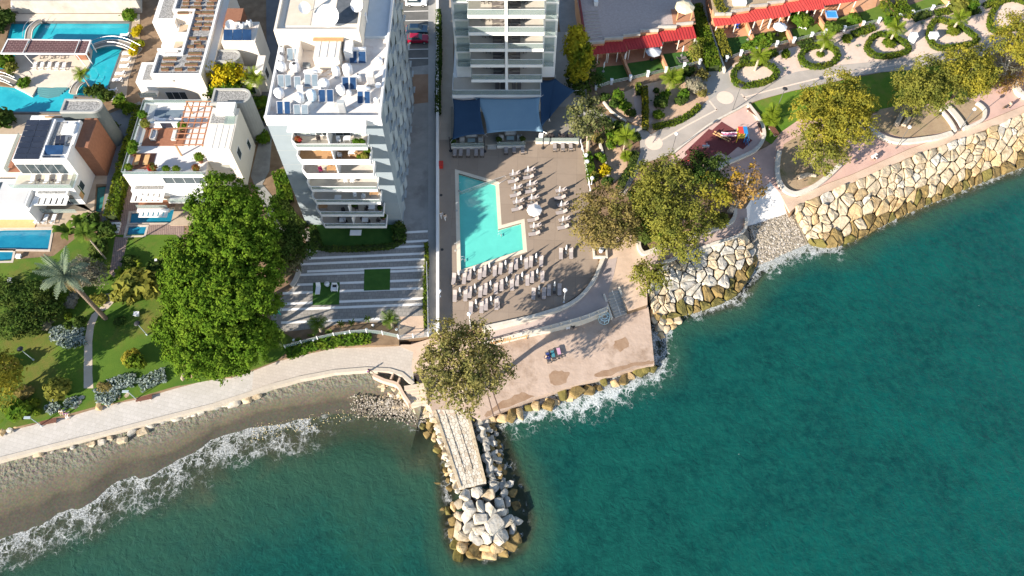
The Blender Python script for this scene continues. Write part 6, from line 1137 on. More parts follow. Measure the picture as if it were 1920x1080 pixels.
# pairs turned towards the sun beside the pool: parasol pixel at ground, pair lies along about +18 degrees
def pair_h(u, v, row, i, op=False):
    c = W(u, v); a = R(12) + rnd.uniform(-.06, .06)
    for s, nm in ((1, 'upper'), (-1, 'lower')):
        p = c + Vector((.12 * s, s * .78, 0)); PL(p, -PI / 2 + a, f'grey sun lounger, {nm} of the {ORD[i]} pair down the {row} column', GL)
    if op: PO_(c + Vector((.05, 0, 0)), 0, 'open white parasol, the only open one beside the pool', GP)
    else: PP_(c + Vector((-.2, .05, 0)), rnd.uniform(0, 6), f'closed white parasol between the {ORD[i]} pair from the top in the {row} column', GP)
    PST(c + Vector((.62, .06, 0)), a, f'small dark table beside the {ORD[i]} parasol from the top in the {row} column', 'small tables between the loungers')
for i, (u, v) in enumerate([(964, 335), (968, 361), (971, 387)]): pair_h(u, v, 'left-hand pool-side', i)
for i, (u, v) in enumerate([(992, 328), (996, 354), (999, 380), (1001, 407), (1003, 433)]): pair_h(u, v, 'middle pool-side', i, i == 3)
for i, (u, v) in enumerate([(1051, 366), (1054, 393), (1057, 421)]): pair_h(u, v, 'right-hand pool-side', i)
def pair_v(u, v, row, i, par=True, right=True):
    c = W(u, v); a = R(-2) + rnd.uniform(-.06, .06)
    PL(c + Vector((-.82, -.05, 0)), a, f'grey sun lounger, left of the {ORD[i]} parasol in the {row}', GL)
    if right: PL(c + Vector((.82, .05, 0)), a, f'grey sun lounger, right of the {ORD[i]} parasol in the {row}', GL)
    if par: PP_(c + Vector((.02, .35, 0)), rnd.uniform(0, 6), f'closed white parasol, {ORD[i]} from the left in the {row}', GP)
    PST(c + Vector((0, -.45, 0)), 0, f'small dark table under the {ORD[i]} parasol of the {row}', 'small tables between the loungers')
r1, r2, r3, r4 = 'row just below the pool', 'second row below the pool', 'short third row', 'group near the curved wall'
for i, (u, v) in enumerate([(861, 525), (890, 517), (918, 511), (948, 506), (977, 497), (1005, 493)]): pair_v(u, v, r1, i)
for i, (u, v) in enumerate([(863, 557), (891, 550), (920, 544), (950, 537), (979, 528), (1007, 522)]): pair_v(u, v, r2, i)
for i, (u, v) in enumerate([(893, 579), (921, 573), (943, 569)]): pair_v(u, v, r3, i, i < 2, i < 2)
for i, (u, v) in enumerate([(1010, 553), (1039, 546)]): pair_v(u, v, r4, i)
pair_v(1061, 478, 'lone pair by the tamarisk', 0)
for i, u in enumerate((853, 864, 878, 893, 904)): PL(W(u, 289), PI, f'grey sun lounger in shade below the lounge terrace, {ORD[i]} of five', GL)
for i, (u, v) in enumerate(((949, 284), (964, 283), (980, 284))): PL(W(u, v), PI, f'grey sun lounger against the middle edge wall, {ORD[i]} of three by the steps', GL)
for i, (u, v) in enumerate(((1040, 279), (1055, 279), (1070, 278))): PL(W(u, v), PI, f'grey sun lounger against the right edge wall, {ORD[i]} of three by the railing', GL)
# pool rail, ladder, lamps
t = thing('pool_rail', 'thin curved steel rail and glass screen across the upper corner of the hotel pool', 'railing', W(862, 366)); O = t.location
a, b = W(862, 367), W(929, 343); k = MB()
k.tube([Vector((0, 0, 0)), Vector((.05, 0, .9)), (b - a) + Vector((0, 0, .95)), (b - a) + Vector((1.6, .7, .9)), (b - a) + Vector((1.9, .3, .5)), (b - a) + Vector((.3, -.4, .0))], .035, 6); k.build('rail', alu, t, True); k = MB(); k.wall([Vector((.1, 0, 0)), (b - a)], .02, .1, .75); k.build('screen', glass_v, t)
def lamp_globe(label, u, v, h=3.7):
    t = thing('globe_lamp', label, 'street lamp', W(u, v), 0, 'white globe lamps of the pool deck'); k = MB(); k.lathe((0, 0, 0), [(.16, 0), (.16, .1), (.06, .16), (.05, h)], 9); k.build('post', frame_w, t)
    MB().lathe((0, 0, h), [(.05, 0), (.16, .03), (.30, .2), (.33, .36), (.28, .52), (.14, .64), (.02, .68)], 14).build('globe', frame_w, t, True)
lamp_globe('white globe lamp at the lower left corner of the pool deck', 882, 612); lamp_globe('white globe lamp beside the curved deck wall', 1057, 567, 3.5); lamp_globe('white globe lamp in the shade of the white garden wall', 825, 556, 1.4)
for u, v, l in ((1098, 302, 'upper'), (1100, 314, 'middle'), (1109, 345, 'lower')): lamp_globe(f'white globe lamp on the deck railing, the {l} of three', u, v, 1.3)
t = thing('deck_railing', 'white painted railing along the right edge of the pool deck', 'railing', W(1088, 268)); O = t.location.copy(); ln = [p - O for p in resample(WL([(1088, 268), (1096, 300), (1101, 330), (1106, 360)]), 1.6)]
for p in ln: part(t, 'post', frame_w, p.x - .1, p.x + .1, p.y - .1, p.y + .1, 0, .95)
for h in (.5, .9): k = MB(); k.tube([p + Vector((0, 0, h)) for p in ln], .05, 5); k.build('rail', frame_w, t)
for u, v, l in ((866, 487, 'lower left corner of the hotel pool'), (934, 440, 'inner corner of the hotel pool')):
    t = thing('pool_ladder', 'small steel ladder at the ' + l, 'ladder', W(u, v))
    for s in (-.25, .25): k = MB(); k.tube([(.5, s, -.4), (.5, s, .35), (.25, s, .62), (0, s, .55), (-.05, s, 0)], .025, 5); k.build('rail', alu, t, True)
    part(t, 'step', alu, .42, .58, -.24, .24, -.2, -.16)
for u, v, l in ((861, 358, 'by the pool rail'), (856, 395, 'beside the left pool edge'), (854, 470, 'by the lower left pool corner')):
    t = thing('deck_shower', 'thin steel shower pole ' + l, 'shower', W(u, v)); k = MB(); k.tube([(0, 0, 0), (0, 0, 2.1), (.35, .1, 2.25)], .03, 5); k.build('pole', alu, t); MB().lathe((0, 0, 0), [(.2, 0), (.2, .05), (.05, .06)], 10).build('base', conc, t)
t = thing('red_box', 'red equipment box by the white wall', 'box', W(826, 312)); part(t, 'body', mat('red_paint', (.45, .03, .02), rough=.5), -.45, .45, -.5, .5, .0, .8); part(t, 'lid', MATS['red_paint'], -.5, .5, -.55, .55, .8, .86)
for u, v, l in ((827, 366, 'upper'), (829, 468, 'lower')): k = MB(); k.lathe((0, 0, .007), [(.25, 0), (.25, .02), (.2, .022)], 12); tag(k.build('drain_cover', dark, None, False, W(u, v)), f'dark round drain cover in the shaded deck strip, {l} one', 'drain')
for u, v in ((1086, 300), (1060, 330)): pass
t = thing('planter_box', 'cream planter box with white urn at the foot of the tamarisk by the deck steps', 'planter', W(1125, 476)); k = MB(); k.wall([(-1, -.8), (1, -.8), (1, .8), (-1, .8)], .3, 0, .5, True); k.build('box', white_stone, t); part(t, 'soil', soil, -.85, .85, -.65, .65, 0, .35); MB().lathe((.1, .1, .35), [(.2, 0), (.35, .3), (.28, .6), (.4, .75)], 12).build('urn', frame_w, t, True)
# ================================================================ VILLAS AND THE LAGOON
paving_v = mat('villa_paving', (.36, .28, .20), (.44, .35, .26), .8, .85, .2)
plank_m = mat_tiles('plank_path', (.27, .19, .16), (.33, .24, .20), (.10, .07, .06), 2.0, .3, R(80), .03, .8, .5)
sheet('villa_yard', [(-300, 20), (-60, -10), (0, 10), (260, 20), (250, 150), (235, 215), (205, 330), (205, 420), (150, 440), (100, 480), (0, 489), (-300, 500)][:1] + [(-300, 215), (190, 215), (205, 260), (200, 345), (180, 345), (176, 398), (150, 428), (98, 428), (97, 430), (8, 431), (-60, 436), (-300, 440)], -.004, paving_v, .04)
for n_, P_, m_, z_ in (('lagoon_water', LAGOON, lagoon_w, -.35), ('villa_pool_water', POOL1, villa_w, -.3), ('spa_water', SPA1, villa_w, -.3), ('villa_pool_water', POOL2, villa_w, -.3), ('spa_water', SPA2, villa_w, -.3), ('pond_water', POND, mat('pond', (.02, .12, .11), (.03, .17, .15), .5, .1), -.3)):
    sheet(n_, P_, z_, m_, .1)
stone_rim = mat('dark_rim', (.10, .10, .10), (.15, .15, .14), 1, .6)
for P_, w, m_ in ((LAGOON[:6] + [(135, 212), (-60, 210)], .35, stone_rim),):
    tag(MB().wall(WL(P_, 0), w, -.3, .05).build('lagoon_rim', m_), kind='structure')
for P_ in (POOL1, SPA1, POOL2, SPA2): pool_edge('pool_coping', P_, .35, 0.0, mat('villa_coping', (.42, .36, .30), (.50, .43, .36), 1, .8))
sheet('lagoon_terrace', [(-60, 26), (262, 26), (262, 40), (-60, 40)], .006, mat('lagoon_stone', (.56, .47, .37), (.64, .55, .45), .6, .85, .2), .3)
sheet('lagoon_island', [(27, 163), (42, 170), (60, 180), (70, 163), (130, 163), (143, 152), (168, 120), (172, 92), (160, 76), (60, 76), (30, 100), (15, 130)], .012, MATS['lagoon_stone'], .5)
sheet('pool_terrace', [(246, 41), (262, 40), (262, 90), (240, 150), (236, 190), (196, 190), (226, 100), (240, 75)], .006, paving_v, .3)
for i in range(5): a = WL([(62 + 3 * i, 163 + i * 4), (128 - 4 * i, 162.5 + i * 4)], -.05 - .07 * i); tag(MB().wall([a[0], (a[0] + a[1]) / 2 + Vector((0, -.5, 0)), a[1]], .5, -.6, -.05 - .07 * i).build('pool_step', mat('pool_step_teal', (.08, .22, .23))), kind='structure')
lo = thing('low_building', 'long pale building edge with stepped cornice above the lagoon pool', 'building', W(130, 10))
for i, (a, b, z, m_) in enumerate(((14, 22, .4, stone_rim), (9, 17, .9, paint_c), (2, 9, 1.6, paint_w), (-40, 2, 3.0, conc))):
    P_ = WL([(20, b), (255, b - 1), (255, a), (20, a)], z); k = MB(); k.prism([(p.x - lo.location.x, p.y - lo.location.y) for p in P_], 0, z); k.build(['plinth', 'ledge', 'cornice', 'roof'][i], m_, lo)
# arched footbridges
def bridge(label, pts, w, rise=.7):
    P_ = resample(smooth_line(WL(pts, .2), 5), n=14); O = P_[0].copy(); t = thing('footbridge', label, 'footbridge', O, 0, 'footbridges over the lagoon'); n = len(P_); L_ = [Vector((p.x - O.x, p.y - O.y, .05 + rise * math.sin(PI * i / (n - 1)))) for i, p in enumerate(P_)]
    k = MB(); k.wall([(p.x, p.y) for p in L_], w, [p.z - .2 for p in L_], [p.z for p in L_]); k.build('deck', mat('bridge_stone', (.20, .175, .14), (.27, .24, .20), 1.5, .85), t)
    for s in (-1, 1):
        e = offset_line(L_, s * w / 2); k = MB(); k.wall(e, .12, [p.z for p in L_], [p.z + .12 for p in L_]); k.build('kerb', paint_c, t); k = MB(); k.tube([(q[0], q[1], p.z + .9) for q, p in zip(e, L_)], .035, 5); k.build('handrail', alu, t)
bridge('narrow curved footbridge at the left end of the upper lagoon', [(53, 76), (58, 58), (70, 44), (78, 40)], 1.2, .3); bridge('broad arched footbridge with rails leaving the pergola to the right', [(176, 88), (205, 85), (235, 88), (262, 97)], 1.5); bridge('short dark footbridge below the island palm', [(137, 176), (145, 163), (154, 153)], 1.4, .3); bridge('footbridge at the left edge below the island', [(-20, 150), (5, 150), (28, 157)], 1.3, .4)
pg = thing('poolside_pergola', 'long flat poolside pergola with dark lattice panels on the lagoon island', 'pergola', W(95, 98)); po = pg.location; P_ = WL([(15, 74), (170, 76), (161, 101), (2, 100)], 2.9); P0 = [p - po for p in P_]
k = MB(); k.wall([(p.x, p.y) for p in P0], .22, 2.75, 2.98, True); k.build('frame', paint_w, pg)
lat = mat_tiles('lattice', (.085, .04, .04), (.11, .05, .05), (.32, .22, .20), .9, .45, 0, .03, .7, .5)
for s0, s1 in ((0, .26), (.27, .87), (.88, 1.0)):
    a, b, c, d = P0[0].lerp(P0[1], s0), P0[0].lerp(P0[1], s1), P0[3].lerp(P0[2], s1), P0[3].lerp(P0[2], s0); k = MB(); k.prism([(q.x, q.y) for q in (d, c, b, a)], 2.80, 2.90); k.build('lattice_panel', lat, pg)
for s0 in (.265, .875): a, b = P0[0].lerp(P0[1], s0), P0[3].lerp(P0[2], s0); k = MB(); k.tube([(a.x, a.y, 3.1), (b.x, b.y, 3.1), (b.x + 1.0, b.y - .6, .1)], .08, 6); k.build('tie_beam', paint_w, pg)
for q in P0: k = MB(); k.tube([(q.x * .98, q.y * .9, .02), (q.x * .98, q.y * .9, 2.75)], .09, 6); k.build('post', paint_w, pg)
c_ = W(158, 108) - po; part(pg, 'bar_wall', brick_m, c_.x - 1.0, c_.x + .9, c_.y - .6, c_.y + .8, .02, 2.7)
for i, (u, v) in enumerate([(67, 126), (80, 126), (94, 126), (108, 127), (121, 127)]): PLW(W(u, v, .012), PI + .1, f'white sun lounger beneath the poolside pergola, {ORD[i]} from the left', 'white loungers by the lagoon')
for i, (u, v) in enumerate([(82, 105), (103, 105), (121, 105)]): PL(W(u, v, .012), PI, f'shaded lounger under the pergola roof, {ORD[i]} from the left', 'white loungers by the lagoon')
for i, (u, v) in enumerate([(236, 68), (238, 114), (235, 126), (227, 140), (222, 152), (212, 172), (208, 188), (240, 102)]): PLW(W(u, v, .006), -PI / 2, f'pale lounger on the strip right of the lagoon, {ORD[i]} down the row', 'pale loungers along the lagoon edge')
for u, v, r_, lf, l in ((12, 122, 15, L_green, 'bush at the left tip of the lagoon island'), (25, 135, 11, L_tam, 'low bush on the island by the pergola'), (52, 160, 10, L_green, 'bush above the curved pool steps'), (8, 40, 16, L_dark, 'dark shrub at the top left corner of the lagoon'), (245, 38, 12, L_green, 'leafy plant at the top right corner of the lagoon'), (180, 178, 13, L_dark, 'dark plants at the foot of the island palm'), (200, 185, 12, L_dark, 'dark shrub beside the right lagoon strip'), (0, 235, 20, L_dark, 'dark bush at the left border below the lagoon'), (262, 88, 9, L_yel, 'yellow bush by the white terraces'), (260, 62, 9, L_yel, 'upper yellow bush by the white terraces'), (255, 100, 8, L_yel, 'lower yellow bush by the broad footbridge'), (232, 195, 12, L_green, 'bush beside the clipped hedge end'), (245, 210, 10, L_green, 'small shrub below the long villa'), (215, 240, 10, L_dark, 'dark shrub in the shady lane'), (1, 60, 14, L_dark, 'dark shrub left of the upper lagoon'), (490, 200, 12, L_green, 'leafy shrub beside the curved tower of the pergola villa'), (500, 225, 13, L_dark, 'dark shrub below it in the narrow lane'), (495, 260, 13, L_green, 'green shrub by the pergola villa wall'), (478, 205, 9, L_yel, 'yellowish shrub behind the pergola villa')): shrub(u, v, r_, 'bush', lf, l)
def capsule(k, x0, x1, y0, y1, z0, z1):
    """an outline square at the left and round at the right"""
    r = (y1 - y0) / 2; pts = [(x0, y0), (x1 - r, y0)] + [(x1 - r + r * math.sin(a), (y0 + y1) / 2 - r * math.cos(a)) for a in np.linspace(.15, PI - .15, 12)] + [(x1 - r, y1), (x0, y1)]; k.prism(pts, z0, z1); return pts
tower_c = mat('tower_concrete', (.30, .30, .28), (.37, .365, .345), .5, .85, .2); tower_g = mat('tower_dark', (.10, .12, .115), (.14, .155, .15), .5, .85)
def stair_tower(par, O, x0, x1, y0, y1, z, m):
    k = MB(); capsule(k, x0 - O.x, x1 - O.x, y0 - O.y, y1 - O.y, 0, z); o = k.build('stair_tower', m, par); k = MB(); pts = capsule(MB(), x0 - O.x + .2, x1 - O.x - .2, y0 - O.y + .2, y1 - O.y - .2, 0, 0); k.wall(pts, .35, z + .001, z + .35, True); k.build('rim', tower_c, o)
    k = MB(); capsule(k, x0 - O.x + .38, x1 - O.x - .38, y0 - O.y + .38, y1 - O.y - .38, z + .01, z + .12); k.build('pebble_roof', gravel_w, o)
def VB(t):
    O = t.location.copy()
    def f(name, m, x0, x1, y0, y1, z0, z1, par=None): return bx(MB(), x0 - O.x, x1 - O.x, y0 - O.y, y1 - O.y, z0, z1).build(name, m, par or t)
    return f
def panels(t, O, x0, x1, y0, y1, z, nx, ny, m, rise=.35):
    for i in range(nx):
        for j in range(ny):
            a, b = x0 + (x1 - x0) * i / nx + .04, x0 + (x1 - x0) * (i + 1) / nx - .04; c, d = y0 + (y1 - y0) * j / ny + .03, y0 + (y1 - y0) * (j + 1) / ny - .03; k = MB(); s = rise / max(.1, y1 - y0)
            k.add([(a - O.x, c - O.y, z + s * (c - y0)), (b - O.x, c - O.y, z + s * (c - y0)), (b - O.x, d - O.y, z + s * (d - y0)), (a - O.x, d - O.y, z + s * (d - y0))] + [(a - O.x, c - O.y, z - .05 + s * (c - y0)), (b - O.x, c - O.y, z - .05 + s * (c - y0)), (b - O.x, d - O.y, z - .05 + s * (d - y0)), (a - O.x, d - O.y, z - .05 + s * (d - y0))], [(0, 1, 2, 3), (7, 6, 5, 4), (0, 4, 5, 1), (1, 5, 6, 2), (2, 6, 7, 3), (3, 7, 4, 0)]); k.build('solar_panel', m, t)
def slats(t, O, x0, x1, y0, y1, z, n):
    f = bx(bx(MB(), x0 - O.x, x1 - O.x, y0 - O.y, y0 + .15 - O.y, z - .15, z), x0 - O.x, x1 - O.x, y1 - .15 - O.y, y1 - O.y, z - .15, z).build('slat_canopy', paint_w, t)
    for i in range(n + 1): w = (x1 - x0) / n * .62; a = x0 + (x1 - x0 - w) * i / n; bx(MB(), a - O.x, a + w - O.x, y0 + .152 - O.y, y1 - .152 - O.y, z - .12, z - .02).build('slat', paint_w, f)
# --- villa with the solar roof (left)
v1 = thing('villa', 'white villa with black solar roof, terracotta flank and curved pebble-roofed stair tower', 'villa', (-75, 78.3, 0)); O1 = v1.location.copy(); B = VB(v1)
B('wall', paint_w, -80.0, -71, 81.2, 89.5, 0, 7.9); B('terrace_wall', paint_w, -81, -71, 78.3, 81.19, 0, 4.3); B('terrace_floor', mat('terrace_beige', (.52, .44, .34), (.60, .52, .42), 1, .8), -80.8, -71.3, 78.5, 81.18, 4.301, 4.32)
B('left_wing', paint_c, -88, -80.01, 81.2, 89.5, 0, 4.6); B('left_deck', wood_r, -82.4, -80.2, 81.4, 88.8, 4.601, 4.65); B('left_glass', glass_r, -82.6, -82.56, 81.4, 89, 4.6, 5.6); B('roof_frame', paint_w, -79.8, -75.3, 81.0, 89.4, 7.91, 8.15); panels(v1, O1, -79.6, -75.5, 81.2, 89.2, 8.22, 2, 7, solar_k, .3)
B('pebble_strip', gravel_w, -74.9, -73.3, 84.0, 89.2, 7.91, 8.0); B('roof_box', paint_w, -73.2, -71.2, 86.2, 88.2, 7.91, 8.7); B('pebble_strip', gravel_w, -72.2, -71.3, 84.1, 86.0, 7.91, 8.0); panels(v1, O1, -73.9, -72.3, 84.2, 85.8, 8.1, 2, 1, solar_k, .5); panels(v1, O1, -75.0, -72.0, 82.2, 83.7, 8.1, 1, 1, solar, .6); panels(v1, O1, -75.2, -72.2, 81.3, 81.9, 8.05, 2, 1, solar_k, .1)
k = MB(); k.wall([(-71.15 - O1.x, 89.3 - O1.y), (-71.15 - O1.x, 81.3 - O1.y), (-75.2 - O1.x, 81.3 - O1.y)], .3, 7.91, 8.25); k.build('parapet', paint_w, v1); B('roof_divider', paint_w, -75.25, -75.0, 81.5, 89.4, 7.912, 8.4)
B('terracotta_wall', brick_m, -70.99, -68.9, 84.3, 90.5, 0, 7.4); B('terracotta_cap', paint_w, -71.2, -70.7, 84.2, 88.4, 8.26, 8.35); B('rear_terrace', paint_w, -81, -75, 89.51, 92.2, 0, 6.2); B('rear_pergola_beam', wood_b, -78.5, -75.2, 91.6, 91.8, 6.3, 6.5); B('rear_pergola_beam', wood_b, -78.5, -75.2, 90.2, 90.4, 6.3, 6.5)
stair_tower(v1, O1, -74.6, -67.9, 90.6, 93.6, 8.4, tower_g)
k = MB(); k.wall([(-81 - O1.x, 78.35 - O1.y), (-71.2 - O1.x, 78.35 - O1.y), (-71.2 - O1.x, 81.1 - O1.y)], .03, 4.32, 5.3); k.build('rail_glass', glass_v, v1); k = MB(); k.wall([(-81 - O1.x, 78.35 - O1.y), (-71.2 - O1.x, 78.35 - O1.y), (-71.2 - O1.x, 81.1 - O1.y)], .06, 5.3, 5.34); k.build('handrail', alu, v1)
B('planter', paint_w, -77.2, -72.0, 77.4, 78.29, 3.3, 3.9); B('planter_pebbles', gravel_w, -76.8, -72.4, 77.6, 78.1, 3.901, 3.95); slats(v1, O1, -77.4, -72.0, 75.8, 77.39, 3.3, 5)
B('lower_wing', paint_w, -90, -78.0, 75.2, 80.5, 0, 4.0); B('lower_wing_roof', mat('wing_roof', (.46, .45, .44), (.54, .53, .51), .6, .7), -89.8, -78.3, 75.4, 80.3, 4.001, 4.03); B('roof_light', glass_d, -83.5, -83.1, 76.5, 79.8, 4.031, 4.06); B('left_pergola', wood_r, -81.6, -81.0, 81.3, 88.0, 5.9, 6.05)
window(v1, -77.0 - O1.x, -72.0 - O1.x, 0, .1, 2.7, 4); window(v1, -80.0 - O1.x, -72.3 - O1.x, 81.2 - O1.y, 4.5, 7.0, 5, name='terrace_door'); window_x(v1, 79.6 - O1.y, 80.9 - O1.y, -71 - O1.x, 1.8, 3.4); B('wall_panel', wood_o, -71.0, -70.96, 78.4, 79.3, 1.2, 2.4); B('wall_panel', turf, -71.0, -70.96, 79.35, 79.57, 1.2, 3.6)
B('balcony_glass', glass_r, -77.4, -71.6, 76.2, 76.23, .5, 1.5); B('porch_floor', wood_o, -84.5, -78.1, 73.6, 75.19, .0, .1); k = MB(); k.wall([(-77.5 - O1.x, 78 - O1.y), (-77.8 - O1.x, 74.5 - O1.y)], .3, 0, 3.2); k.build('fin_wall', paint_w, v1)
for i, x in enumerate((-77.9, -75.6, -73.6)): PLW((x, 79.8, 4.321), PI + .15, f'white lounger on the solar villa terrace, {ORD[i]} from the left', 'white loungers on the villa terrace')
for x in (-76.8, -74.6): PST((x, 79.7, 4.321), 0, 'small table between the white loungers of the solar villa, ' + ('left' if x < -76 else 'right') + ' one', 'small tables on the villa terrace')
for i, u in enumerate((73, 87, 102)): PLW(W(u, 413), PI, f'white lounger at the solar villa pool, {ORD[i]} from the left', 'white loungers by the villa pool')
# --- villa with the pergola (middle)
v2 = thing('villa', 'cream villa with wooden pergola and red decking on its roof terrace', 'villa', (-55, 79.2, 0)); O2 = v2.location.copy(); B = VB(v2)
B('wall', paint_c, -62.2, -49.2, 79.2, 94.6, 0, 6.4); B('terrace_floor', mat('terrace_white', (.58, .55, .52), (.66, .63, .60), .6, .8), -61.9, -49.3, 79.5, 94.3, 6.401, 6.42)
k = MB(); k.wall([(-49.3 - O2.x, 79.3 - O2.y), (-62.1 - O2.x, 79.3 - O2.y), (-62.1 - O2.x, 94.5 - O2.y), (-49.3 - O2.x, 94.5 - O2.y)], .25, 6.4, 6.75); k.build('parapet', paint_w, v2); k = MB(); k.wall([(-49.4 - O2.x, 79.25 - O2.y), (-62.15 - O2.x, 79.25 - O2.y), (-62.15 - O2.x, 94.55 - O2.y), (-49.4 - O2.x, 94.55 - O2.y)], .03, 6.76, 7.5); k.build('rail_glass', glass_v, v2)
k = MB(); k.wall([(-49.4 - O2.x, 79.25 - O2.y), (-62.15 - O2.x, 79.25 - O2.y), (-62.15 - O2.x, 94.55 - O2.y), (-49.4 - O2.x, 94.55 - O2.y)], .06, 7.5, 7.54); k.build('handrail', alu, v2)
B('deck', wood_r, -60.8, -53.9, 85.4, 89.2, 6.421, 6.5); B('deck', wood_r, -61.4, -58.0, 80.6, 83.8, 6.421, 6.5); B('divider_wall', paint_w, -61.5, -54.6, 89.3, 89.6, 6.42, 7.6); B('door_recess', solar_k, -58.2, -56.4, 89.25, 89.29, 6.5, 7.6); B('terrace_mat', solar_g, -60.2, -55.4, 91.5, 93.2, 6.42, 6.45)
B('roof_box', paint_c, -49.1, -44.7, 82.0, 90.8, 0, 9.5); B('roof_top', mat('seam_roof', (.64, .58, .50), (.70, .64, .56), .5, .6), -48.9, -44.9, 82.2, 87.2, 9.501, 9.55); B('pebble_strip', gravel_w, -48.9, -46.4, 87.5, 89.6, 9.501, 9.56); B('stair_block', paint_w, -48.2, -45.2, 89.0, 91.4, 9.501, 10.3)
for x in (-47.7, -46.7, -45.7): B('roof_seam', paint_w, x - .04, x + .04, 82.25, 87.1, 9.55, 9.6)
stair_tower(v2, O2, -49.6, -43.2, 91.6, 95.0, 9.4, tower_c); B('skylight', glass_v, -46.6, -45.0, 87.3, 88.9, 9.56, 9.75)
pe = B('pergola', wood_b, -53.9, -53.7, 83.3, 83.5, 6.43, 9.0); 
for x, y in ((-49.5, 83.4), (-53.8, 92.4), (-49.5, 92.4)): B('pergola_post', wood_b, x - .1, x + .1, y - .1, y + .1, 6.43, 9.0)
for x in np.linspace(-53.8, -49.5, 5): B('pergola_beam', MATS['deck_wood_red'], x - .07, x + .07, 83.2, 92.6, 9.001, 9.2)
for y in np.linspace(83.3, 92.5, 9): B('pergola_slat', mat('pergola_slat', (.33, .145, .075), (.40, .19, .10), 3, .7), -54.0, -49.3, y - .06, y + .06, 9.201, 9.33)
B('front_band', paint_w, -61.6, -49.2, 77.8, 79.19, 3.0, 4.4); B('band_pebbles', gravel_w, -61.0, -56.5, 78.1, 78.8, 4.401, 4.45); slats(v2, O2, -61.4, -56.2, 75.9, 77.79, 4.0, 5); slats(v2, O2, -60.6, -56.0, 74.4, 75.6, 1.9, 5); B('balcony_floor', wood_r, -61.0, -56.0, 76.0, 77.6, 2.0, 2.15); B('white_curb', paint_w, -61.0, -55.8, 75.5, 75.95, 1.6, 2.1); B('balcony_glass', glass_r, -61, -56, 75.98, 76.01, 2.15, 3.0)
B('lower_floor', paving_v, -56.0, -48, 74.0, 79.1, 0, .14); window(v2, -56.2 - O2.x, -49.6 - O2.x, 0, 3.0 + 1.5, 6.1, 4); window(v2, -56.0 - O2.x, -49.6 - O2.x, 0, .2, 2.7, 4); B('mid_terrace', paint_w, -55.8, -48.6, 76.6, 79.15, 2.6, 2.85); B('mid_glass', glass_r, -55.8, -48.6, 76.62, 76.65, 2.86, 3.8)
window_x(v2, 83.5 - O2.y, 85 - O2.y, -44.7 - O2.x, 5, 7); window_x(v2, 88 - O2.y, 89.2 - O2.y, -44.7 - O2.x, 2, 4)
rs_ = mat('rose_fabric', (.22, .02, .04), (.26, .05, .08), 2, .9)
for x, rz, l in ((-59.0, PI / 2, 'left'), (-55.6, -PI / 2, 'right')): o = PS((x, 87.3, 6.5), rz, f'sofa with dark red cushions on the red roof decking, {l} one', 'sofas of the pergola villa'); 
for x, l in ((-60.6, 'left'), (-59.1, 'right')):
    t = thing('sun_lounger', f'orange wooden lounger on the small red deck of the pergola villa, {l} one', 'sun lounger', (x, 82.2, 6.5), 0, 'wooden loungers of the pergola villa'); part(t, 'top', wood_o, -.4, .4, -1, 1, .3, .38)
    for a in (-.3, .3):
        for b in (-.8, .8): part(t, 'leg', wood_o, a - .04, a + .04, b - .04, b + .04, 0, .3)
for x, y, l in ((-61.5, 84.6, 'at the left rail'), (-61.4, 83.4, 'above the orange loungers'), (-61.3, 80.2, 'at the front left corner'), (-57.4, 79.9, 'right of the small red deck'), (-55.2, 79.8, 'in the middle of the front rail'), (-53.6, 79.8, 'right of the middle of the front rail'), (-50.5, 80.0, 'with red flowers at the front right'), (-50.3, 82.0, 'beside the glass return'), (-60.6, 89.0, 'by the divider wall'), (-54.4, 88.6, 'at the pergola corner'), (-61.5, 91.0, 'at the upper left rail')): pot('potted plant on the pergola villa roof terrace ' + l, (x, y, 6.42), 1.5 if 'front' in l else 1.9, L_red if 'red' in l else (L_tam if 'divider' in l else L_green))
PLW((-58.8, 90.8, 6.42), 1.5, 'white daybed behind the divider wall of the pergola villa, left one'); PLW((-56.2, 90.8, 6.42), 1.5, 'white daybed behind the divider wall of the pergola villa, right one')
t = thing('pool_steps', 'white stepped bench beside the small square spa of the pergola villa', 'bench', W(213, 428)); 
for i in range(4): part(t, 'step', paint_w, -1.1, 1.1, -1.0 + i * .5, -.62 + i * .5, 0, .25 + .08 * i)
# --- long villa with the planted gravel roof (top)
v3 = thing('villa', 'long cream villa with planter troughs lined up on its gravel roof', 'villa', (-58, 101, 0)); O3 = v3.location.copy(); B = VB(v3)
RF = [(-62.8, 101), (-54.0, 101), (-54.0, 124), (-62.4, 124), (-62.4, 117.2), (-58.6, 117.2), (-58.6, 106.4), (-62.8, 106.4)]
loc3 = [(x - O3.x, y - O3.y) for x, y in RF]; k = MB(); k.prism(loc3, 0, 6.3); k.build('wall', paint_c, v3); k = MB(); k.wall(offset_line(loc3, .2, True), .4, 6.301, 6.75, True); k.build('parapet', paint_w, v3); k = MB(); k.prism(offset_line(loc3, .42, True), 6.302, 6.38); k.build('gravel', gravel_w, v3)
B('side_wing', paint_w, -66.3, -62.81, 101.4, 106.2, 0, 4.6); B('wing_gravel', gravel_w, -65.2, -63.0, 101.9, 105.6, 4.601, 4.66); B('side_terrace', paint_w, -63.6, -58.61, 106.41, 117.19, 0, 3.6); B('terrace_floor', paving_v, -62.0, -58.8, 106.6, 117.0, 3.601, 3.62)
for y in (108.5, 112.6): B('cross_wall', paint_w, -63.8, -58.62, y, y + .4, 3.61, 5.4)
for i in range(6): B('fin', paint_w, -64.6, -63.61, 106.6 + i * 1.7, 107.4 + i * 1.7, 1.5, 3.2)
B('upper_wing', paint_w, -66.5, -62.41, 116, 124, 0, 5.0); B('wing_gravel', gravel_w, -65.6, -63, 117, 123.6, 5.001, 5.06)
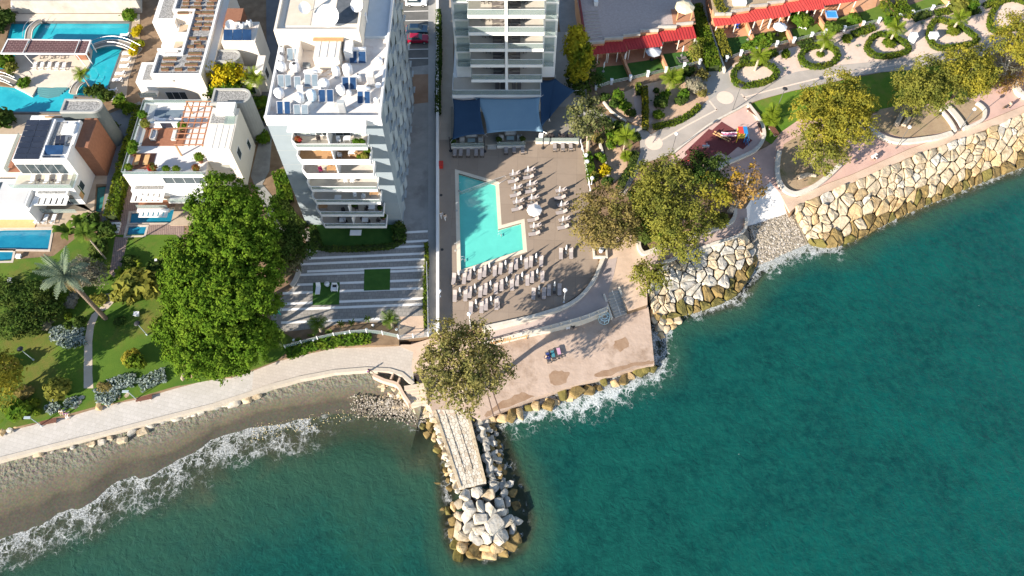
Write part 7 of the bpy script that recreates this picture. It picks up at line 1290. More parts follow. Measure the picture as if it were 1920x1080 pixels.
tro = mat('trough_rust', (.14, .075, .045), (.19, .10, .06), 2, .8); n_t = 0
def p3(cx, cy): return W(220 + cx / 4.909, cy / 4.909, 6.4)
for cy, xs_ in ((645, ((410, 475), (535, 600), (655, 720))), (600, ((410, 525), (628, 742))), (548, ((428, 548), (643, 768))), (500, ((450, 562), (660, 778))), (435, ((650, 708), (735, 800))), (402, ((712, 772),)), (360, ((668, 728), (765, 822))), (272, ((697, 758), (785, 846))), (230, ((714, 780), (803, 866))), (180, ((724, 786), (806, 886))), (125, ((560, 655), (690, 772), (780, 890))), (80, ((595, 655), (678, 778), (825, 888))), (40, ((608, 664), (713, 770), (830, 892))), (5, ((610, 664), (728, 782), (850, 920)))):
    for j, (a, b) in enumerate(xs_):
        p, q = p3(a, cy), p3(b, cy); c = (p + q) / 2 - O3; w = (q - p).length; k = MB(); k.wall([(c.x - w / 2, c.y - .19), (c.x + w / 2, c.y - .19), (c.x + w / 2, c.y + .19), (c.x - w / 2, c.y + .19)], .07, 6.381, 6.75, True); o = k.build('planter_trough', tro, v3); bx(MB(), c.x - w / 2 + .05, c.x + w / 2 - .05, c.y - .15, c.y + .15, 6.4, 6.72).build('trough_soil', mat('trough_plants', (.07, .075, .03), (.15, .12, .05), 6, .95, .8), o)
window(v3, -61.8 - O3.x, -58.2 - O3.x, 0, .3, 2.6, 3); B('wall_lamp', alu, -59.4, -59.1, 100.9, 101, 5.2, 5.6); B('balcony', paint_c, -66.0, -62.9, 99.9, 101.39, 2.3, 2.6); B('balcony_glass', glass_r, -66.0, -62.9, 99.92, 99.95, 2.61, 3.5)
B('right_wall', paint_c, -53.95, -52.7, 103.0, 124, 0, 6.0); B('wing_cube', paint_c, -51.6, -45.6, 108.3, 113.4, 0, 7.4); B('cube_roof', roof_w, -51.3, -45.9, 108.6, 113.1, 7.401, 7.45); B('link', paint_c, -48.3, -45.6, 102.5, 106.19, 0, 3.6); B('side_slab', paint_c, -45.59, -44.2, 103.5, 107.5, 0, 5.0); panels(v3, O3, -51.2, -46.2, 108.5, 110.3, 7.6, 3, 1, solar, .9); window_x(v3, 104.5 - O3.y, 106 - O3.y, -44.2 - O3.x, 1.8, 4.0); window(v3, -47.9 - O3.x, -46.2 - O3.x, 1.5, .6, 2.2, 2)
B('rear_block', brick_m, -52.5, -49.5, 113.5, 118, 0, 6.5); stair_tower(v3, O3, -54.0, -48.4, 105.2, 108.2, 5.4, tower_c)
for x, y, l in ((-48.2, 111.6, 'front'), (-47.0, 112.3, 'rear')):
    t = thing('water_tank', f'white water tank on the cube wing of the long villa, {l} one', 'water tank', (x, y, 7.45)); MB().lathe((0, 0, 0), [(.5, 0), (.5, 1.1), (.3, 1.3)], 14).build('body', frame_w, t, True); MB().lathe((0, 0, 1.3), [(.25, 0), (.25, .08)], 10).build('lid', dark, t)
t = thing('satellite_dish', 'white dish beside the solar panels of the long villa', 'satellite dish', (-50.4, 111.8, 7.45)); k = MB(); k.tube([(0, 0, 0), (0, 0, .7)], .05, 5); k.build('mast', alu, t); k = MB(); k.lathe((0, 0, 0), [(.03, 0), (.5, .08), (.8, .25)], 18); k.f = k.f[:-1]; o = put('reflector', k.mesh('reflector', frame_w, True), t, (0, 0, .8)); o.rotation_euler = (.9, 0, .6)
# lanes beside the villas
sheet('villa_lane', [(492, 240), (512, 230), (505, 320), (492, 345), (520, 380), (555, 460), (540, 470), (500, 400), (470, 330)], .0, conc_grey, .1)
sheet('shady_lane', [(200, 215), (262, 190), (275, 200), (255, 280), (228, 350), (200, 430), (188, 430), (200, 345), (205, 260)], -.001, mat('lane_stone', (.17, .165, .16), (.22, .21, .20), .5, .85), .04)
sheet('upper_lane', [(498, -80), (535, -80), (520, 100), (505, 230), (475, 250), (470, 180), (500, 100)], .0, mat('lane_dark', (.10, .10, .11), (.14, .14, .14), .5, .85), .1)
holed('villa_floor', [(p.x, p.y) for p in WL([(205, 330), (345, 330), (345, 470), (300, 470), (235, 455), (205, 450)])], [POOL2, SPA2], -.02, plank_m, .02)
sheet('plank_path', [(216, 444), (240, 446), (225, 510), (214, 520), (205, 512)], .012, plank_m, .1)
sheet('garden_path', [(196, 551), (207, 550), (215, 565), (203, 578), (190, 584), (184, 592), (176, 612), (173, 640), (173, 700), (175, 728), (157, 728), (157, 690), (158, 640), (164, 606), (172, 590), (186, 578), (200, 566)], .014, mat('path_tan', (.44, .36, .27), (.51, .42, .33), .6, .85, .2), .1)
for i in range(6):
    z = -.04 - .095 * i; a, b = W(157, 728 + i * 5.2, z), W(175, 727 + i * 5, z); tag(MB().wall([a, b], .55, z - .6, z).build('garden_step', mat('step_stone', (.36, .30, .24), (.43, .36, .29), 1, .85)), kind='structure')
tag(MB().prism([(p.x, p.y) for p in WL([(157, 728), (175, 727), (181, 764), (160, 770)], -.5)], -.7, -.58).build('step_base', conc), kind='structure')
# ================================================================ RESTAURANTS, PROMENADE, CARS, PEOPLE
red_tile = mat('red_sheet', (.30, .025, .028), (.36, .038, .036), .8, .6); terr = mat('terracotta_wall', (.46, .22, .11), (.54, .28, .15), .8, .85); rwood = mat('restaurant_deck', (.33, .155, .085), (.40, .20, .12), 1, .8)
def awning(par, O, c, m):
    """one length of ribbed red roofing from its back edge (left, right) down to its front edge"""
    bl_, br, fr, fl = [W(*q) - O for q in c]; k = MB(); n = max(4, int((br - bl_).length / .55)); dz = Vector((0, 0, .07))
    for i in range(n):
        for j, h in ((0, 0), (1, 1)):
            a, b = (i + .5 * j) / n, (i + .5 * (j + 1)) / n; q = [bl_.lerp(br, a), bl_.lerp(br, b), fl.lerp(fr, b), fl.lerp(fr, a)]; up = dz * h
            k.add([q[3] + up, q[2] + up, q[1] + up, q[0] + up], [(0, 1, 2, 3)]); 
            if h: k.add([q[3], q[3] + up, q[0] + up, q[0]], [(0, 1, 2, 3)]); k.add([q[2] + up, q[2], q[1], q[1] + up], [(0, 1, 2, 3)])
    k.build('awning', m, par)
    for s in (.04, .5, .96): p = fl.lerp(fr, s); k = MB(); k.box((p.x, p.y + .15, p.z / 2), (.14, .14, p.z - .05)); k.build('awning_post', paint_c, par)
r1_ = thing('restaurant', 'restaurant with grey pebbled roof and stepped dark red awning', 'restaurant', W(1200, 70)); O = r1_.location.copy(); RZ = 3.6
steps1 = [((1098, 83), (1133, 80.5)), ((1133, 75), (1168, 73)), ((1168, 69), (1200, 66)), ((1200, 60), (1234, 59)), ((1234, 53), (1268, 52)), ((1268, 48), (1299, 45))]
def building_steps(t, O, steps, back, z, gm):
    f = []
    for a, b in steps: f += [W(*a, z), W(*b, z)]
    pts = f + [W(*q, z) for q in back]; k = MB(); k.prism([(p.x - O.x, p.y - O.y) for p in pts], 0, z); k.build('wall', terr, t); k = MB(); k.prism([(p.x - O.x, p.y - O.y) for p in [x + (W(1200, 0, z) - x) * .01 for x in pts]], z + .001, z + .05); k.build('roof', gm, t)
    for a, b in steps: k = MB(); k.wall([W(*a, z) - O, W(*b, z) - O], .3, z + .0, z + .55); k.build('parapet', conc, t)
building_steps(r1_, O, steps1, [(1296, 0), (1300, -120), (1075, -120), (1081, 0)], RZ, mat('pink_gravel_roof', (.33, .27, .245), (.42, .35, .32), 2.5, .95, .5))
k = MB(); k.wall([W(1081, -30, RZ) - O, W(1098, 84, RZ) - O], .3, RZ, RZ + .8); k.build('side_parapet', mat('oxblood', (.16, .03, .03), rough=.8), r1_)
for c in ([(1098, 86, 3.0), (1135, 84, 3.0), (1140, 100, 2.5), (1103, 104, 2.5)], [(1134, 80, 3.05), (1170, 75, 3.05), (1177, 97, 2.5), (1140, 100, 2.5)], [(1169, 74, 3.05), (1234, 63, 3.05), (1243, 87, 2.5), (1178, 94, 2.5)], [(1233, 60, 3.05), (1299, 47, 3.05), (1306, 72, 2.5), (1241, 79, 2.5)]): awning(r1_, O, c, red_tile)
for i, u in enumerate((1117, 1148, 1182, 1217)): o = MB(); p = W(u, -5 if i else 8, RZ) - O; bx(o, p.x - .35, p.x + .35, p.y - .6, p.y + 3, RZ, RZ + 1.1); o.build('roof_rib', paint_w, r1_)
for i in range(9): a, b = W(1093 + i * 1, 22 + i * 6.3, RZ + .06) - O, W(1121 + i * 1, 21 + i * 6, RZ + .06) - O; k = MB(); k.wall([a, b], .12, RZ + .051, RZ + .16); k.build('roof_stair_tread', conc, r1_)
gz = thing('gazebo', 'small cream gazebo on the roof edge of the pebble-roofed restaurant', 'gazebo', W(1280, 30, RZ + .06)); k = MB(); k.lathe((0, 0, 2.0), [(1.9, 0), (1.85, .15), (1.0, .55), (.1, .7)], 8); k.build('roof', mat('gazebo_cream', (.62, .52, .34), (.68, .58, .40), 1, .8), gz)
for x in (-1.3, 1.3):
    for y in (-1.2, 1.2): part(gz, 'post', wood_o, x - .08, x + .08, y - .08, y + .08, 0, 2.0)
part(gz, 'floor', rwood, -2.0, 2.2, -2.2, 1.8, 0, .05)
sheet('restaurant_terrace', [(1102, 100), (1298, 60), (1300, 98), (1240, 100), (1238, 109), (1178, 118), (1175, 122), (1118, 126)], .008, rwood, .2)
for q in ([(1118, 126), (1175, 121), (1178, 148), (1118, 164)], [(1177, 119), (1235, 110), (1248, 134), (1182, 148)], [(1240, 102), (1296, 95), (1302, 121), (1249, 135)]): sheet('turf_lawn', q, .03, turf, .1)
def twall(label, a, b, h=1.0, w=.35, m=None): p, q = W(*a), W(*b); t = thing('dividing_wall', label, 'wall', p, 0, 'dividing walls of the restaurant lawns'); k = MB(); k.wall([p - p, q - p], w, 0, h); k.build('wall', m or terr, t); k = MB(); k.wall([p - p, q - p], w + .08, h + .001, h + .06); k.build('coping', m or terr, t)
twall('terracotta dividing wall with white urn between the two dark lawns', (1164, 108), (1181, 148)); twall('sunlit terracotta dividing wall beside the right lawn of the pebble-roofed restaurant', (1236, 103), (1249, 134))
def fence(label, pts, cap=True):
    P_ = WL(pts); O = P_[0].copy(); t = thing('post_fence', label, 'fence', O, 0, 'white post fences of the restaurants')
    for p in P_: q = p - O; part(t, 'post', frame_w, q.x - .2, q.x + .2, q.y - .2, q.y + .2, 0, 1.15); part(t, 'post_cap', frame_w, q.x - .27, q.x + .27, q.y - .27, q.y + .27, 1.151, 1.25)
    for h in (.35, .65, .95): k = MB(); k.tube([p - O + Vector((0, 0, h)) for p in P_], .03, 5); k.build('rail', alu, t)
fence('white post fence along the dark lawns below the red awning', [(1117, 168), (1146, 158), (1181, 151), (1214, 143), (1248, 136), (1282, 128), (1311, 121)]); fence('white post fence along the lawns of the upper right restaurant', [(1361, 115), (1388, 104), (1415, 98), (1455, 87), (1487, 80), (1520, 71), (1545, 65), (1581, 59), (1616, 50), (1646, 43), (1684, 36), (1708, 30), (1746, 20), (1776, 14), (1806, 7), (1840, -2)])
r2_ = thing('restaurant', 'long restaurant at the top right with bright red stepped awning', 'restaurant', W(1450, 30)); O = r2_.location.copy()
steps2 = [((1340, 29), (1371, 28)), ((1371, 24), (1405, 19)), ((1405, 14), (1438, 11)), ((1438, 8), (1470, 4)), ((1470, 1), (1500, -3)), ((1500, -6), (1545, -12)), ((1545, -15), (1610, -26))]
building_steps(r2_, O, steps2, [(1610, -150), (1330, -150), (1330, -20)], RZ, mat('roof_soil', (.32, .24, .15), (.40, .31, .2), 1.5, .95, .5))
for c in ([(1336, 34, 3.0), (1405, 22, 3.0), (1419, 40, 2.5), (1341, 50, 2.5)], [(1405, 20, 3.05), (1437, 13, 3.05), (1447, 34, 2.5), (1417, 39, 2.5)], [(1438, 12, 3.0), (1472, 6, 3.0), (1482, 30, 2.5), (1446, 36, 2.5)], [(1469, 4, 3.05), (1503, 0, 3.05), (1516, 19, 2.5), (1482, 24, 2.5)], [(1500, 1, 3.05), (1540, -8, 3.05), (1546, 17, 2.5), (1514, 20, 2.5)], [(1538, -3, 3.05), (1600, -14, 3.05), (1608, 2, 2.5), (1545, 11, 2.5)]): awning(r2_, O, c, mat('red_sheet_bright', (.40, .045, .04), (.46, .06, .05), .8, .6))
o = MB(); p = W(1385, 5, RZ) - O; bx(o, p.x - 1.2, p.x + 1.2, p.y - 1, p.y + 1.5, RZ, RZ + .9); o.build('roof_box', paint_w, r2_)
sheet('restaurant_terrace', [(1341, 50), (1610, -5), (1650, -20), (1640, 20), (1605, 22), (1598, 25), (1545, 34), (1535, 42), (1480, 52), (1430, 60), (1400, 68), (1363, 71)], .008, mat('restaurant_deck_warm', (.46, .24, .13), (.54, .30, .17), 1, .8), .2)
for q in ([(1363, 72), (1400, 67), (1412, 90), (1372, 104)], [(1408, 66), (1470, 58), (1478, 78), (1420, 92)], [(1485, 55), (1532, 44), (1548, 62), (1490, 77)], [(1548, 38), (1598, 27), (1612, 50), (1560, 58)], [(1612, 24), (1650, 10), (1672, 34), (1622, 46)], [(1705, 10), (1760, -10), (1775, 10), (1712, 26)], [(1775, -12), (1830, -25), (1840, -5), (1790, 6)]): sheet('turf_lawn', q, .03, turf if q[0][0] < 1400 else mat('turf_sunny', (.075, .13, .012), (.11, .17, .02), .8, .95, .6), .1)  # sunlit lawns take a lighter copy of the turf, sunlight in its colour
for i, (a, b) in enumerate([((1396, 45), (1416, 93)), ((1464, 40), (1482, 80)), ((1532, 38), (1549, 64)), ((1596, 22), (1614, 50)), ((1650, 0), (1674, 34)), ((1752, -15), (1777, 12))]): twall(f'terracotta dividing wall between lawns of the upper right restaurant, {ORD[i]} from the left', a, b)
for p, u, v, l in ((PHC, 1376, 55, 'in the shaded first bay'), (PHC, 1386, 54, 'beside the blue seat'), (PHC, 1442, 45, 'under the second awning'), (PHC, 1450, 50, 'at the edge of the second awning'), (PHC, 1458, 46, 'by the second dividing wall'), (PHC, 1516, 30, 'on the sunny deck'), (PHC, 1521, 26, 'at the back of the sunny deck')): p(W(u, v, .008), rnd.uniform(0, 6), f'dark restaurant chair {l}', 'dark restaurant chairs')
t = thing('blue_chair', 'blue padded chair in the shaded bay under the red awning', 'chair', W(1381, 52, .008)); bl_m = mat('blue_pad', (.02, .06, .30), rough=.8); part(t, 'seat', bl_m, -.5, .5, -.4, .4, .2, .45); part(t, 'backrest', bl_m, -.5, .5, .25, .45, .46, 1.0)
t = thing('hot_tub', 'square hot tub with bright blue cover on the restaurant lawn', 'hot tub', W(1556, 34, .03)); part(t, 'shell', rwood, -1.0, 1.0, -.9, .9, 0, .85); part(t, 'cover', mat('tub_blue', (.03, .22, .55), (.05, .30, .62), 2, .5), -.95, .95, -.85, .85, .851, .95); k = MB(); k.wall([(-1, -.9), (1, -.9), (1, .9), (-1, .9)], .14, .852, 1.02, True); k.build('rim', mat('tub_rim', (.20, .35, .60)), t)
def big_parasol(label, u, v, z, r, m, n=8):
    t = thing('parasol', label, 'parasol', W(u, v, z)); k = MB(); k.tube([(0, 0, 0), (0, 0, 2.5)], .05, 6); k.build('pole', alu, t); MB().lathe((0, 0, 0), [(.4, 0), (.4, .1), (.06, .12)], 10).build('base', dark, t); k = MB(); k.lathe((0, 0, 2.05), [(r, 0), (r * .98, .03), (r * .5, .35), (.04, .62)], n); k.f = k.f[:-2]; k.build('canopy', m, t)
big_parasol('white octagonal parasol on the sunny restaurant lawn', 1457, 66, .03, 1.35, white_f); big_parasol('large grey-white parasol under the dark red awning', 1222, 112, .03, 1.5, mat('grey_canvas', (.42, .42, .44), (.50, .50, .52), 1, .9))
for i, (u, v) in enumerate([(1502, 48), (1510, 50)]): PLW(W(u, v, .03), -.4, f'white striped lounger on the third sunny lawn, {("left", "right")[i]} one'); 
for u, v, l in ((1277, 112, 'left'), (1281, 118, 'right')): PLB(W(u, v, .03), 1.9, f'dark lounger on the lawn by the pointed shrub, {l} one')
for u, v, l in ((1278, 104, 'on the sunny lawn of the pebble-roofed restaurant'), (1131, 134, 'on the dark lawn beside the weeping tree'), (1402, 74, 'by the terracotta wall of the first sunny bay'), (1170, 118, 'by the dark lawn dividing wall')): t = PP_(W(u, v, .03), 0, f'closed white parasol {l}', 'closed parasols on the restaurant lawns')
tree('cypress_bush', 'pointed half-brown shrub at the corner of the right lawn', 'shrub', [(1303, 95, 1.5, 10, 1.7), (1306, 105, .9, 9, 1.2)], L_tam, seed=71, leaf=.2, r0=.06, dens=2)
for u, v, r_, lf, l in ((1435, 84, 14, L_green, 'bushy palm-like shrub behind the first sand bed'), (1420, 92, 12, L_green, 'leafy shrub by the second fence post'), (1405, 95, 10, L_green, 'shrub at the corner of the shaded lawn'), (1500, 45, 14, L_green, 'banana clump at the awning corner'), (1490, 40, 12, L_green, 'leafy clump behind the banana clump'), (1551, 54, 8, L_green, 'round bush near the hot tub'), (1560, 62, 12, L_palm, 'green shrub over the fence near the hot tub'), (1598, 40, 11, L_green, 'shrub by the fourth dividing wall'), (1665, 45, 10, L_green, 'shrub under the corner of the post fence'), (1788, 22, 16, L_tam, 'olive bush behind the white bin ring'), (1812, 20, 14, L_green, 'green bush by the last fence posts'), (1473, 105, 8, L_hedge, 'round pot shrub right of the first ring'), (1583, 78, 9, L_hedge, 'round pot shrub right of the oval ring')): shrub(u, v, r_, 'bush', lf, l)
for u, v in ((1471, 130), (1503, 127), (1607, 88), (1617, 70), (1690, 55), (1728, 45), (1588, 112)): spiky('agave', 'small spiky plant on the pale gravel of the promenade garden', u, v, 5, L_palmg, 10, 0, .8, group='agaves of the promenade garden')
t = thing('litter_bin', 'white box bin against the large hedge ring', 'bin', W(1745, 76)); part(t, 'body', frame_w, -.7, .7, -.5, .5, 0, 1.5); part(t, 'lid', frame_w, -.78, .78, -.58, .58, 1.501, 1.65); part(t, 'yellow_bag', mat('yellow_bin', (.70, .45, .02)), -.5, .3, -.9, -.52, 0, .6)
t = thing('kiosk', 'white pillar box between two hedge rings', 'kiosk', W(1706, 80)); part(t, 'body', frame_w, -.55, .55, -.5, .5, 0, 1.9); part(t, 'cap', frame_w, -.65, .65, -.6, .6, 1.901, 2.05)
# lamp posts along the promenade
def street_lamp(label, u, v, h, m, head, arm=(0, 0), zb=0.0):
    t = thing('street_lamp', label, 'street lamp', W(u, v, zb), 0, 'street lamps'); k = MB(); k.lathe((0, 0, 0), [(.14, 0), (.14, .25), (.07, .3), (.05, h)], 8); k.build('pole', m, t)
    if head == 'globe': MB().lathe((0, 0, h), [(.05, 0), (.25, .12), (.32, .3), (.22, .5), (.02, .58)], 12).build('lamp_head', frame_w, t, True)
    elif head == 'disc': MB().lathe((0, 0, h), [(.08, 0), (.40, .12), (.46, .18), (.30, .26), (.04, .3)], 14).build('lamp_head', dark, t, True)
    else: k = MB(); k.box((.35 * arm[0], .35 * arm[1], h), (.9 if arm[0] else .35, .35 if arm[0] else .9, .12)); k.build('lamp_head', m, t)
pole_d = mat('pole_dark', (.10, .10, .10), rough=.5); pole_l = mat('pole_blue_grey', (.34, .40, .42), rough=.4)
for a in (('dark lamp post with disc head on the playground kerb', 1373, 208, 6.2, pole_d, 'disc'), ('white globe lamp at the lower end of the playground kerb', 1259, 286, 4.6, pole_d, 'globe'), ('slim dark lamp post on the bright lawn behind the playground', 1456, 205, 5.0, pole_d, 'disc'), ('white globe lamp in the dry walled bed of the promenade', 1680, 278, 5.2, pole_d, 'globe'), ('white globe lamp at the corner of the second walled bed', 1798, 245, 5.2, pole_d, 'globe')): street_lamp(*a)
for a in (('grey lamp post on the right-hand lawn beside the pine', 276, 628, 3.6, pole_l, 'disc', (0, 0), 0), ('grey lamp post on the left-hand lawn', 63, 675, 3.6, pole_l, 'disc', (0, 0), 0), ('blue-grey lamp post at the second promenade bench', 258, 751, 3.4, pole_l, 'arm', (-1, 0), PROM), ('blue-grey lamp post at the first promenade bench', 79, 799, 3.4, pole_l, 'arm', (-1, 0), PROM)): street_lamp(*a)
def bench(label, u, v, zb, rz):
    t = thing('bench', label, 'bench', W(u, v, zb), rz, 'benches on the promenade')
    for i in range(5): part(t, 'slat', mat('bench_wood', (.13, .055, .035), (.17, .075, .05), 3, .7), -1.15, 1.15, -.5 + i * .21, -.32 + i * .21, .42, .47)
    for x in (-.8, .8): part(t, 'leg', conc, x - .12, x + .12, -.42, .42, 0, .42)
bench('dark brown backless bench beside the first promenade lamp', 93, 791, PROM, R(12)); bench('dark brown backless bench beside the second promenade lamp', 272, 747, PROM, R(12))
# walls of the promenade beds
def bed_wall(label, pts, w, h, soilp=None, closed=False, z=0.0):
    L_ = smooth_line(WL(pts, z + h), 4); O = L_[0].copy(); O.z = z; t = thing('bed_wall', label, 'wall', O); k = MB(); k.wall([(p.x - O.x, p.y - O.y) for p in L_], w, 0, h); k.build('wall', white_stone, t)
    if soilp: sheet('bed_soil', soilp, .05, mat('dry_earth', (.27, .19, .12), (.36, .27, .17), .6, .95, .5, 3, c3=(.16, .14, .06), scale3=.3), .2)
bed_wall('curved rough white wall round the lower bed of the promenade', [(1462, 282), (1459, 300), (1458, 322), (1463, 342), (1475, 356), (1492, 362), (1510, 357), (1530, 347), (1552, 330), (1575, 308)], .8, .5, [(1470, 270), (1462, 300), (1462, 330), (1475, 352), (1492, 357), (1530, 343), (1575, 306), (1600, 280), (1570, 240), (1520, 240)])
bed_wall('broad curved white wall of the dry promenade bed', [(1628, 228), (1634, 240), (1648, 251), (1668, 260), (1695, 264), (1733, 260), (1760, 256), (1786, 248)], .9, .55, [(1632, 226), (1650, 246), (1695, 258), (1733, 255), (1784, 244), (1793, 232), (1765, 202), (1700, 195), (1650, 205)])
bed_wall('straight white wall with a long shadow between the two dry beds', [(1764, 203), (1775, 215), (1786, 230), (1793, 244)], .4, .7); bed_wall('pale stone bench wall across the dry beds', [(1775, 196), (1787, 208), (1800, 224), (1808, 238)], 1.1, .5)
bed_wall('white wall round the right end of the second dry bed', [(1808, 240), (1826, 233), (1844, 222), (1848, 206), (1840, 196), (1832, 191)], .5, .6, [(1782, 196), (1808, 236), (1844, 220), (1846, 204), (1832, 192), (1800, 180)])
bed_wall('white corner wall at the right edge of the promenade', [(1905, 150), (1912, 170), (1930, 180)], 1.0, .8)
bed_wall('curved pale stone wall round the seaward side of the playground', [(1404, 195), (1420, 216), (1430, 234), (1433, 253), (1426, 270), (1412, 283), (1382, 297), (1357, 308), (1346, 318)], .6, .5); bed_wall('low white kerb along the upper side of the playground', [(1260, 288), (1300, 256), (1335, 230), (1404, 193)], .35, .3)
bed_wall('low cream wall along the sea walk planting', [(1200, 440), (1198, 458), (1203, 470), (1212, 473), (1249, 458), (1300, 440), (1340, 428), (1368, 417), (1378, 405), (1379, 390)], .6, .55); bed_wall('low white parapet at the sea edge of the sea walk', [(1399, 408), (1399, 424), (1389, 438), (1372, 446), (1335, 457), (1302, 470), (1273, 481), (1238, 494)], .45, .4)
bed_wall('low wall along the left side of the hotel garden bed', [(1123, 262), (1130, 285), (1137, 312), (1143, 338)], .4, .5); bed_wall('long low wall edging the sandy bed towards the hotel', [(1132, 190), (1145, 206), (1160, 218), (1174, 226)], .35, .4); bed_wall('dark-edged kerb along the bend of the grey path', [(1198, 296), (1188, 318), (1175, 342), (1162, 363)], .2, .3)
bed_wall('white boundary wall beside the service lane', [(1330, 43), (1345, 88), (1360, 131)], .3, .9); bed_wall('pale wall of the hotel alley', [(1062, 60), (1075, 120), (1088, 170)], .4, .9)
# fallen logs and roots in the beds
for a, b, r_, l in (((1680, 235), (1692, 212), .5, 'left'), ((1694, 235), (1704, 220), .45, 'right')): t = thing('fallen_log', f'pale sawn log lying in the dry bed, {l} one', 'log', W(*a, .3)); p = W(*b, .3) - t.location; k = MB(); k.tube([Vector((0, 0, 0)), p * .5, p], [r_, r_ * .9, r_ * .8], 9); k.build('trunk', bark_pale, t); 
for a, l in ((((1497, 332), (1515, 327), (1530, 330)), 'in the lower promenade bed'), (((1368, 398), (1375, 385), (1380, 372)), 'below the orange tamarisk')): t = thing('driftwood', 'grey twisted trunk ' + l, 'log', W(*a[0], .2)); k = MB(); k.tube([W(*q, .35) - t.location for q in a], [.5, .4, .25], 7); k.build('trunk', bark_pale, t)
# playground
pgx = mat('play_blue', (.03, .22, .50), rough=.5); ply = mat('play_yellow', (.70, .48, .05), rough=.5); plr = mat('play_red', (.55, .06, .04), rough=.5); plp = mat('play_pink', (.75, .22, .36), rough=.4)
t = thing('play_tower', 'small play tower with pink slide and blue climbing frame on the rubber mat', 'playground slide', W(1386, 262)); part(t, 'platform', ply, -.7, .7, -.7, .7, 1.2, 1.3)
for x in (-.65, .65):
    for y in (-.65, .65): part(t, 'post', ply if x < 0 else pgx, x - .06, x + .06, y - .06, y + .06, 0, 2.5)
part(t, 'roof_panel', plr, -.75, .1, -.75, .75, 2.51, 2.6); part(t, 'roof_panel', pgx, .12, .8, -.75, .75, 2.51, 2.6)
k = MB()
for i in range(4): k.tube([(.9 + .1 * i, -1.4, .2 + .4 * i), (.9 + .1 * i, .7, .2 + .4 * i)], .035, 5)
for y in (-1.4, -.3, .7): k.tube([(1.5, y, 0), (.75, y, 1.7)], .04, 5)
k.build('climbing_net', pgx, t)
k = MB(); S_ = [Vector((-.7, .1, 1.3)), Vector((-1.5, .3, 1.05)), Vector((-2.4, .6, .6)), Vector((-3.2, 1.0, .3))]; k.wall([(p.x, p.y) for p in S_], .75, [p.z - .08 for p in S_], [p.z for p in S_]); k.build('slide', plp, t)
for s in (-1, 1): k = MB(); e = offset_line(S_, s * .38); k.wall(e, .06, [p.z for p in S_], [p.z + .2 for p in S_]); k.build('slide_side', mat('play_white', (.75, .62, .66)), t)
t = thing('seesaw', 'pair of orange seesaw beams on the rubber mat', 'seesaw', W(1351, 261), R(-35))
for y in (0, .55): part(t, 'beam', wood_o, -1.6, 1.6, y - .1, y + .1, .45, .58); part(t, 'handle', dark, -1.2, -1.15, y - .2, y + .2, .58, .85); part(t, 'handle', dark, 1.15, 1.2, y - .2, y + .2, .58, .85)
part(t, 'pivot', dark, -.15, .15, -.2, .75, 0, .44)
t = thing('swing', 'red-framed swing at the lower corner of the rubber mat', 'swing', W(1282, 316)); k = MB()
for x in (-1.2, 1.2): k.tube([(x, -.7, 0), (x, 0, 2.1), (x, .7, 0)], .05, 6)
k.tube([(-1.3, 0, 2.1), (1.3, 0, 2.1)], .05, 6); k.build('frame', plr, t)
for x in (-.5, .5): part(t, 'seat', dark, x - .25, x + .25, -.12, .12, .45, .5); k = MB(); k.tube([(x - .2, 0, .5), (x - .2, 0, 2.1)], .015, 4); k.tube([(x + .2, 0, .5), (x + .2, 0, 2.1)], .015, 4); k.build('chain', alu, t)
t = thing('spring_toy', 'grey spring rider by the lower trees of the playground', 'playground toy', W(1322, 278)); part(t, 'spring', dark, -.12, .12, -.12, .12, 0, .4); part(t, 'body', alu, -.6, .6, -.15, .15, .4, .75); part(t, 'handle', alu, .1, .2, -.35, .35, .9, 1.0)
for u, v, rz, l in ((1411, 212, -.9, 'upper'), (1427, 242, -1.4, 'lower')): bench(f'wooden bench inside the curved playground wall, {l} one', u, v, 0, rz)
bench('pale slatted bench outside the curved playground wall', 1450, 248, 0, -1.2)
# steps from the terrace to the platform, its wall, things below the ramp
sx = thing('platform_steps', 'concrete stairs with a middle handrail leading down to the platform', 'stairs', W(1155, 565)); O = sx.location.copy()
for i in range(8): z = -.02 - .18 * i; a, b = W(1136 + i * 2.2, 553 + i * 5.6, z), W(1160 + i * 2.0, 545 + i * 5.6, z); k = MB(); k.wall([a - O, b - O], .62, z - .9, z); k.build('step', conc, sx)
k = MB(); a, b = W(1148, 545, .9), W(1164, 590, -.5); k.tube([a - O, b - O], .04, 5); k.build('handrail', alu, sx)
for u0, v0, u1, v1_ in ((1160, 540, 1176, 584), (1132, 553, 1147, 598)): k = MB(); a, b = W(u0, v0), W(u1, v1_, -1.2); k.wall([a - O, b - O], .3, [-2, -3], [.4, -.8]); k.build('side_wall', white_stone, sx)
bs = thing('beach_steps', 'fan of pale stone steps dropping from the promenade end to the jetty', 'stairs', W(775, 745, PROM)); O = bs.location.copy()
for i in range(6): z = PROM + .05 - .15 * i; a, b = W(758 + i * 2.5, 728 + i * 6, z), W(797 + i * 1, 722 + i * 6.4, z); k = MB(); k.wall([a - O, b - O], .75, z - PROM - 1.6, z - PROM); k.build('step', mat('step_tan', (.50, .40, .30), (.57, .47, .36), .8, .85), bs)
k = MB(); L_ = smooth_line(WL([(700, 705), (722, 715), (745, 722), (756, 740), (768, 758)], -1.0), 3); k.wall([p - O for p in L_], .45, -2.0, .05); k.build('wing_wall', tan, bs)
for u, v in ((737, 703), (750, 710)): p, q = W(u, v, -.9) - O, W(u - 4, v + 9, -.9) - O; k = MB(); k.wall([p, q], .25, -.8, .1); k.build('rib_wall', tan, bs)
t = thing('wooden_rack', 'row of orange wooden slats under the ramp wall on the platform', 'rack', W(955, 646, PLAT)); 
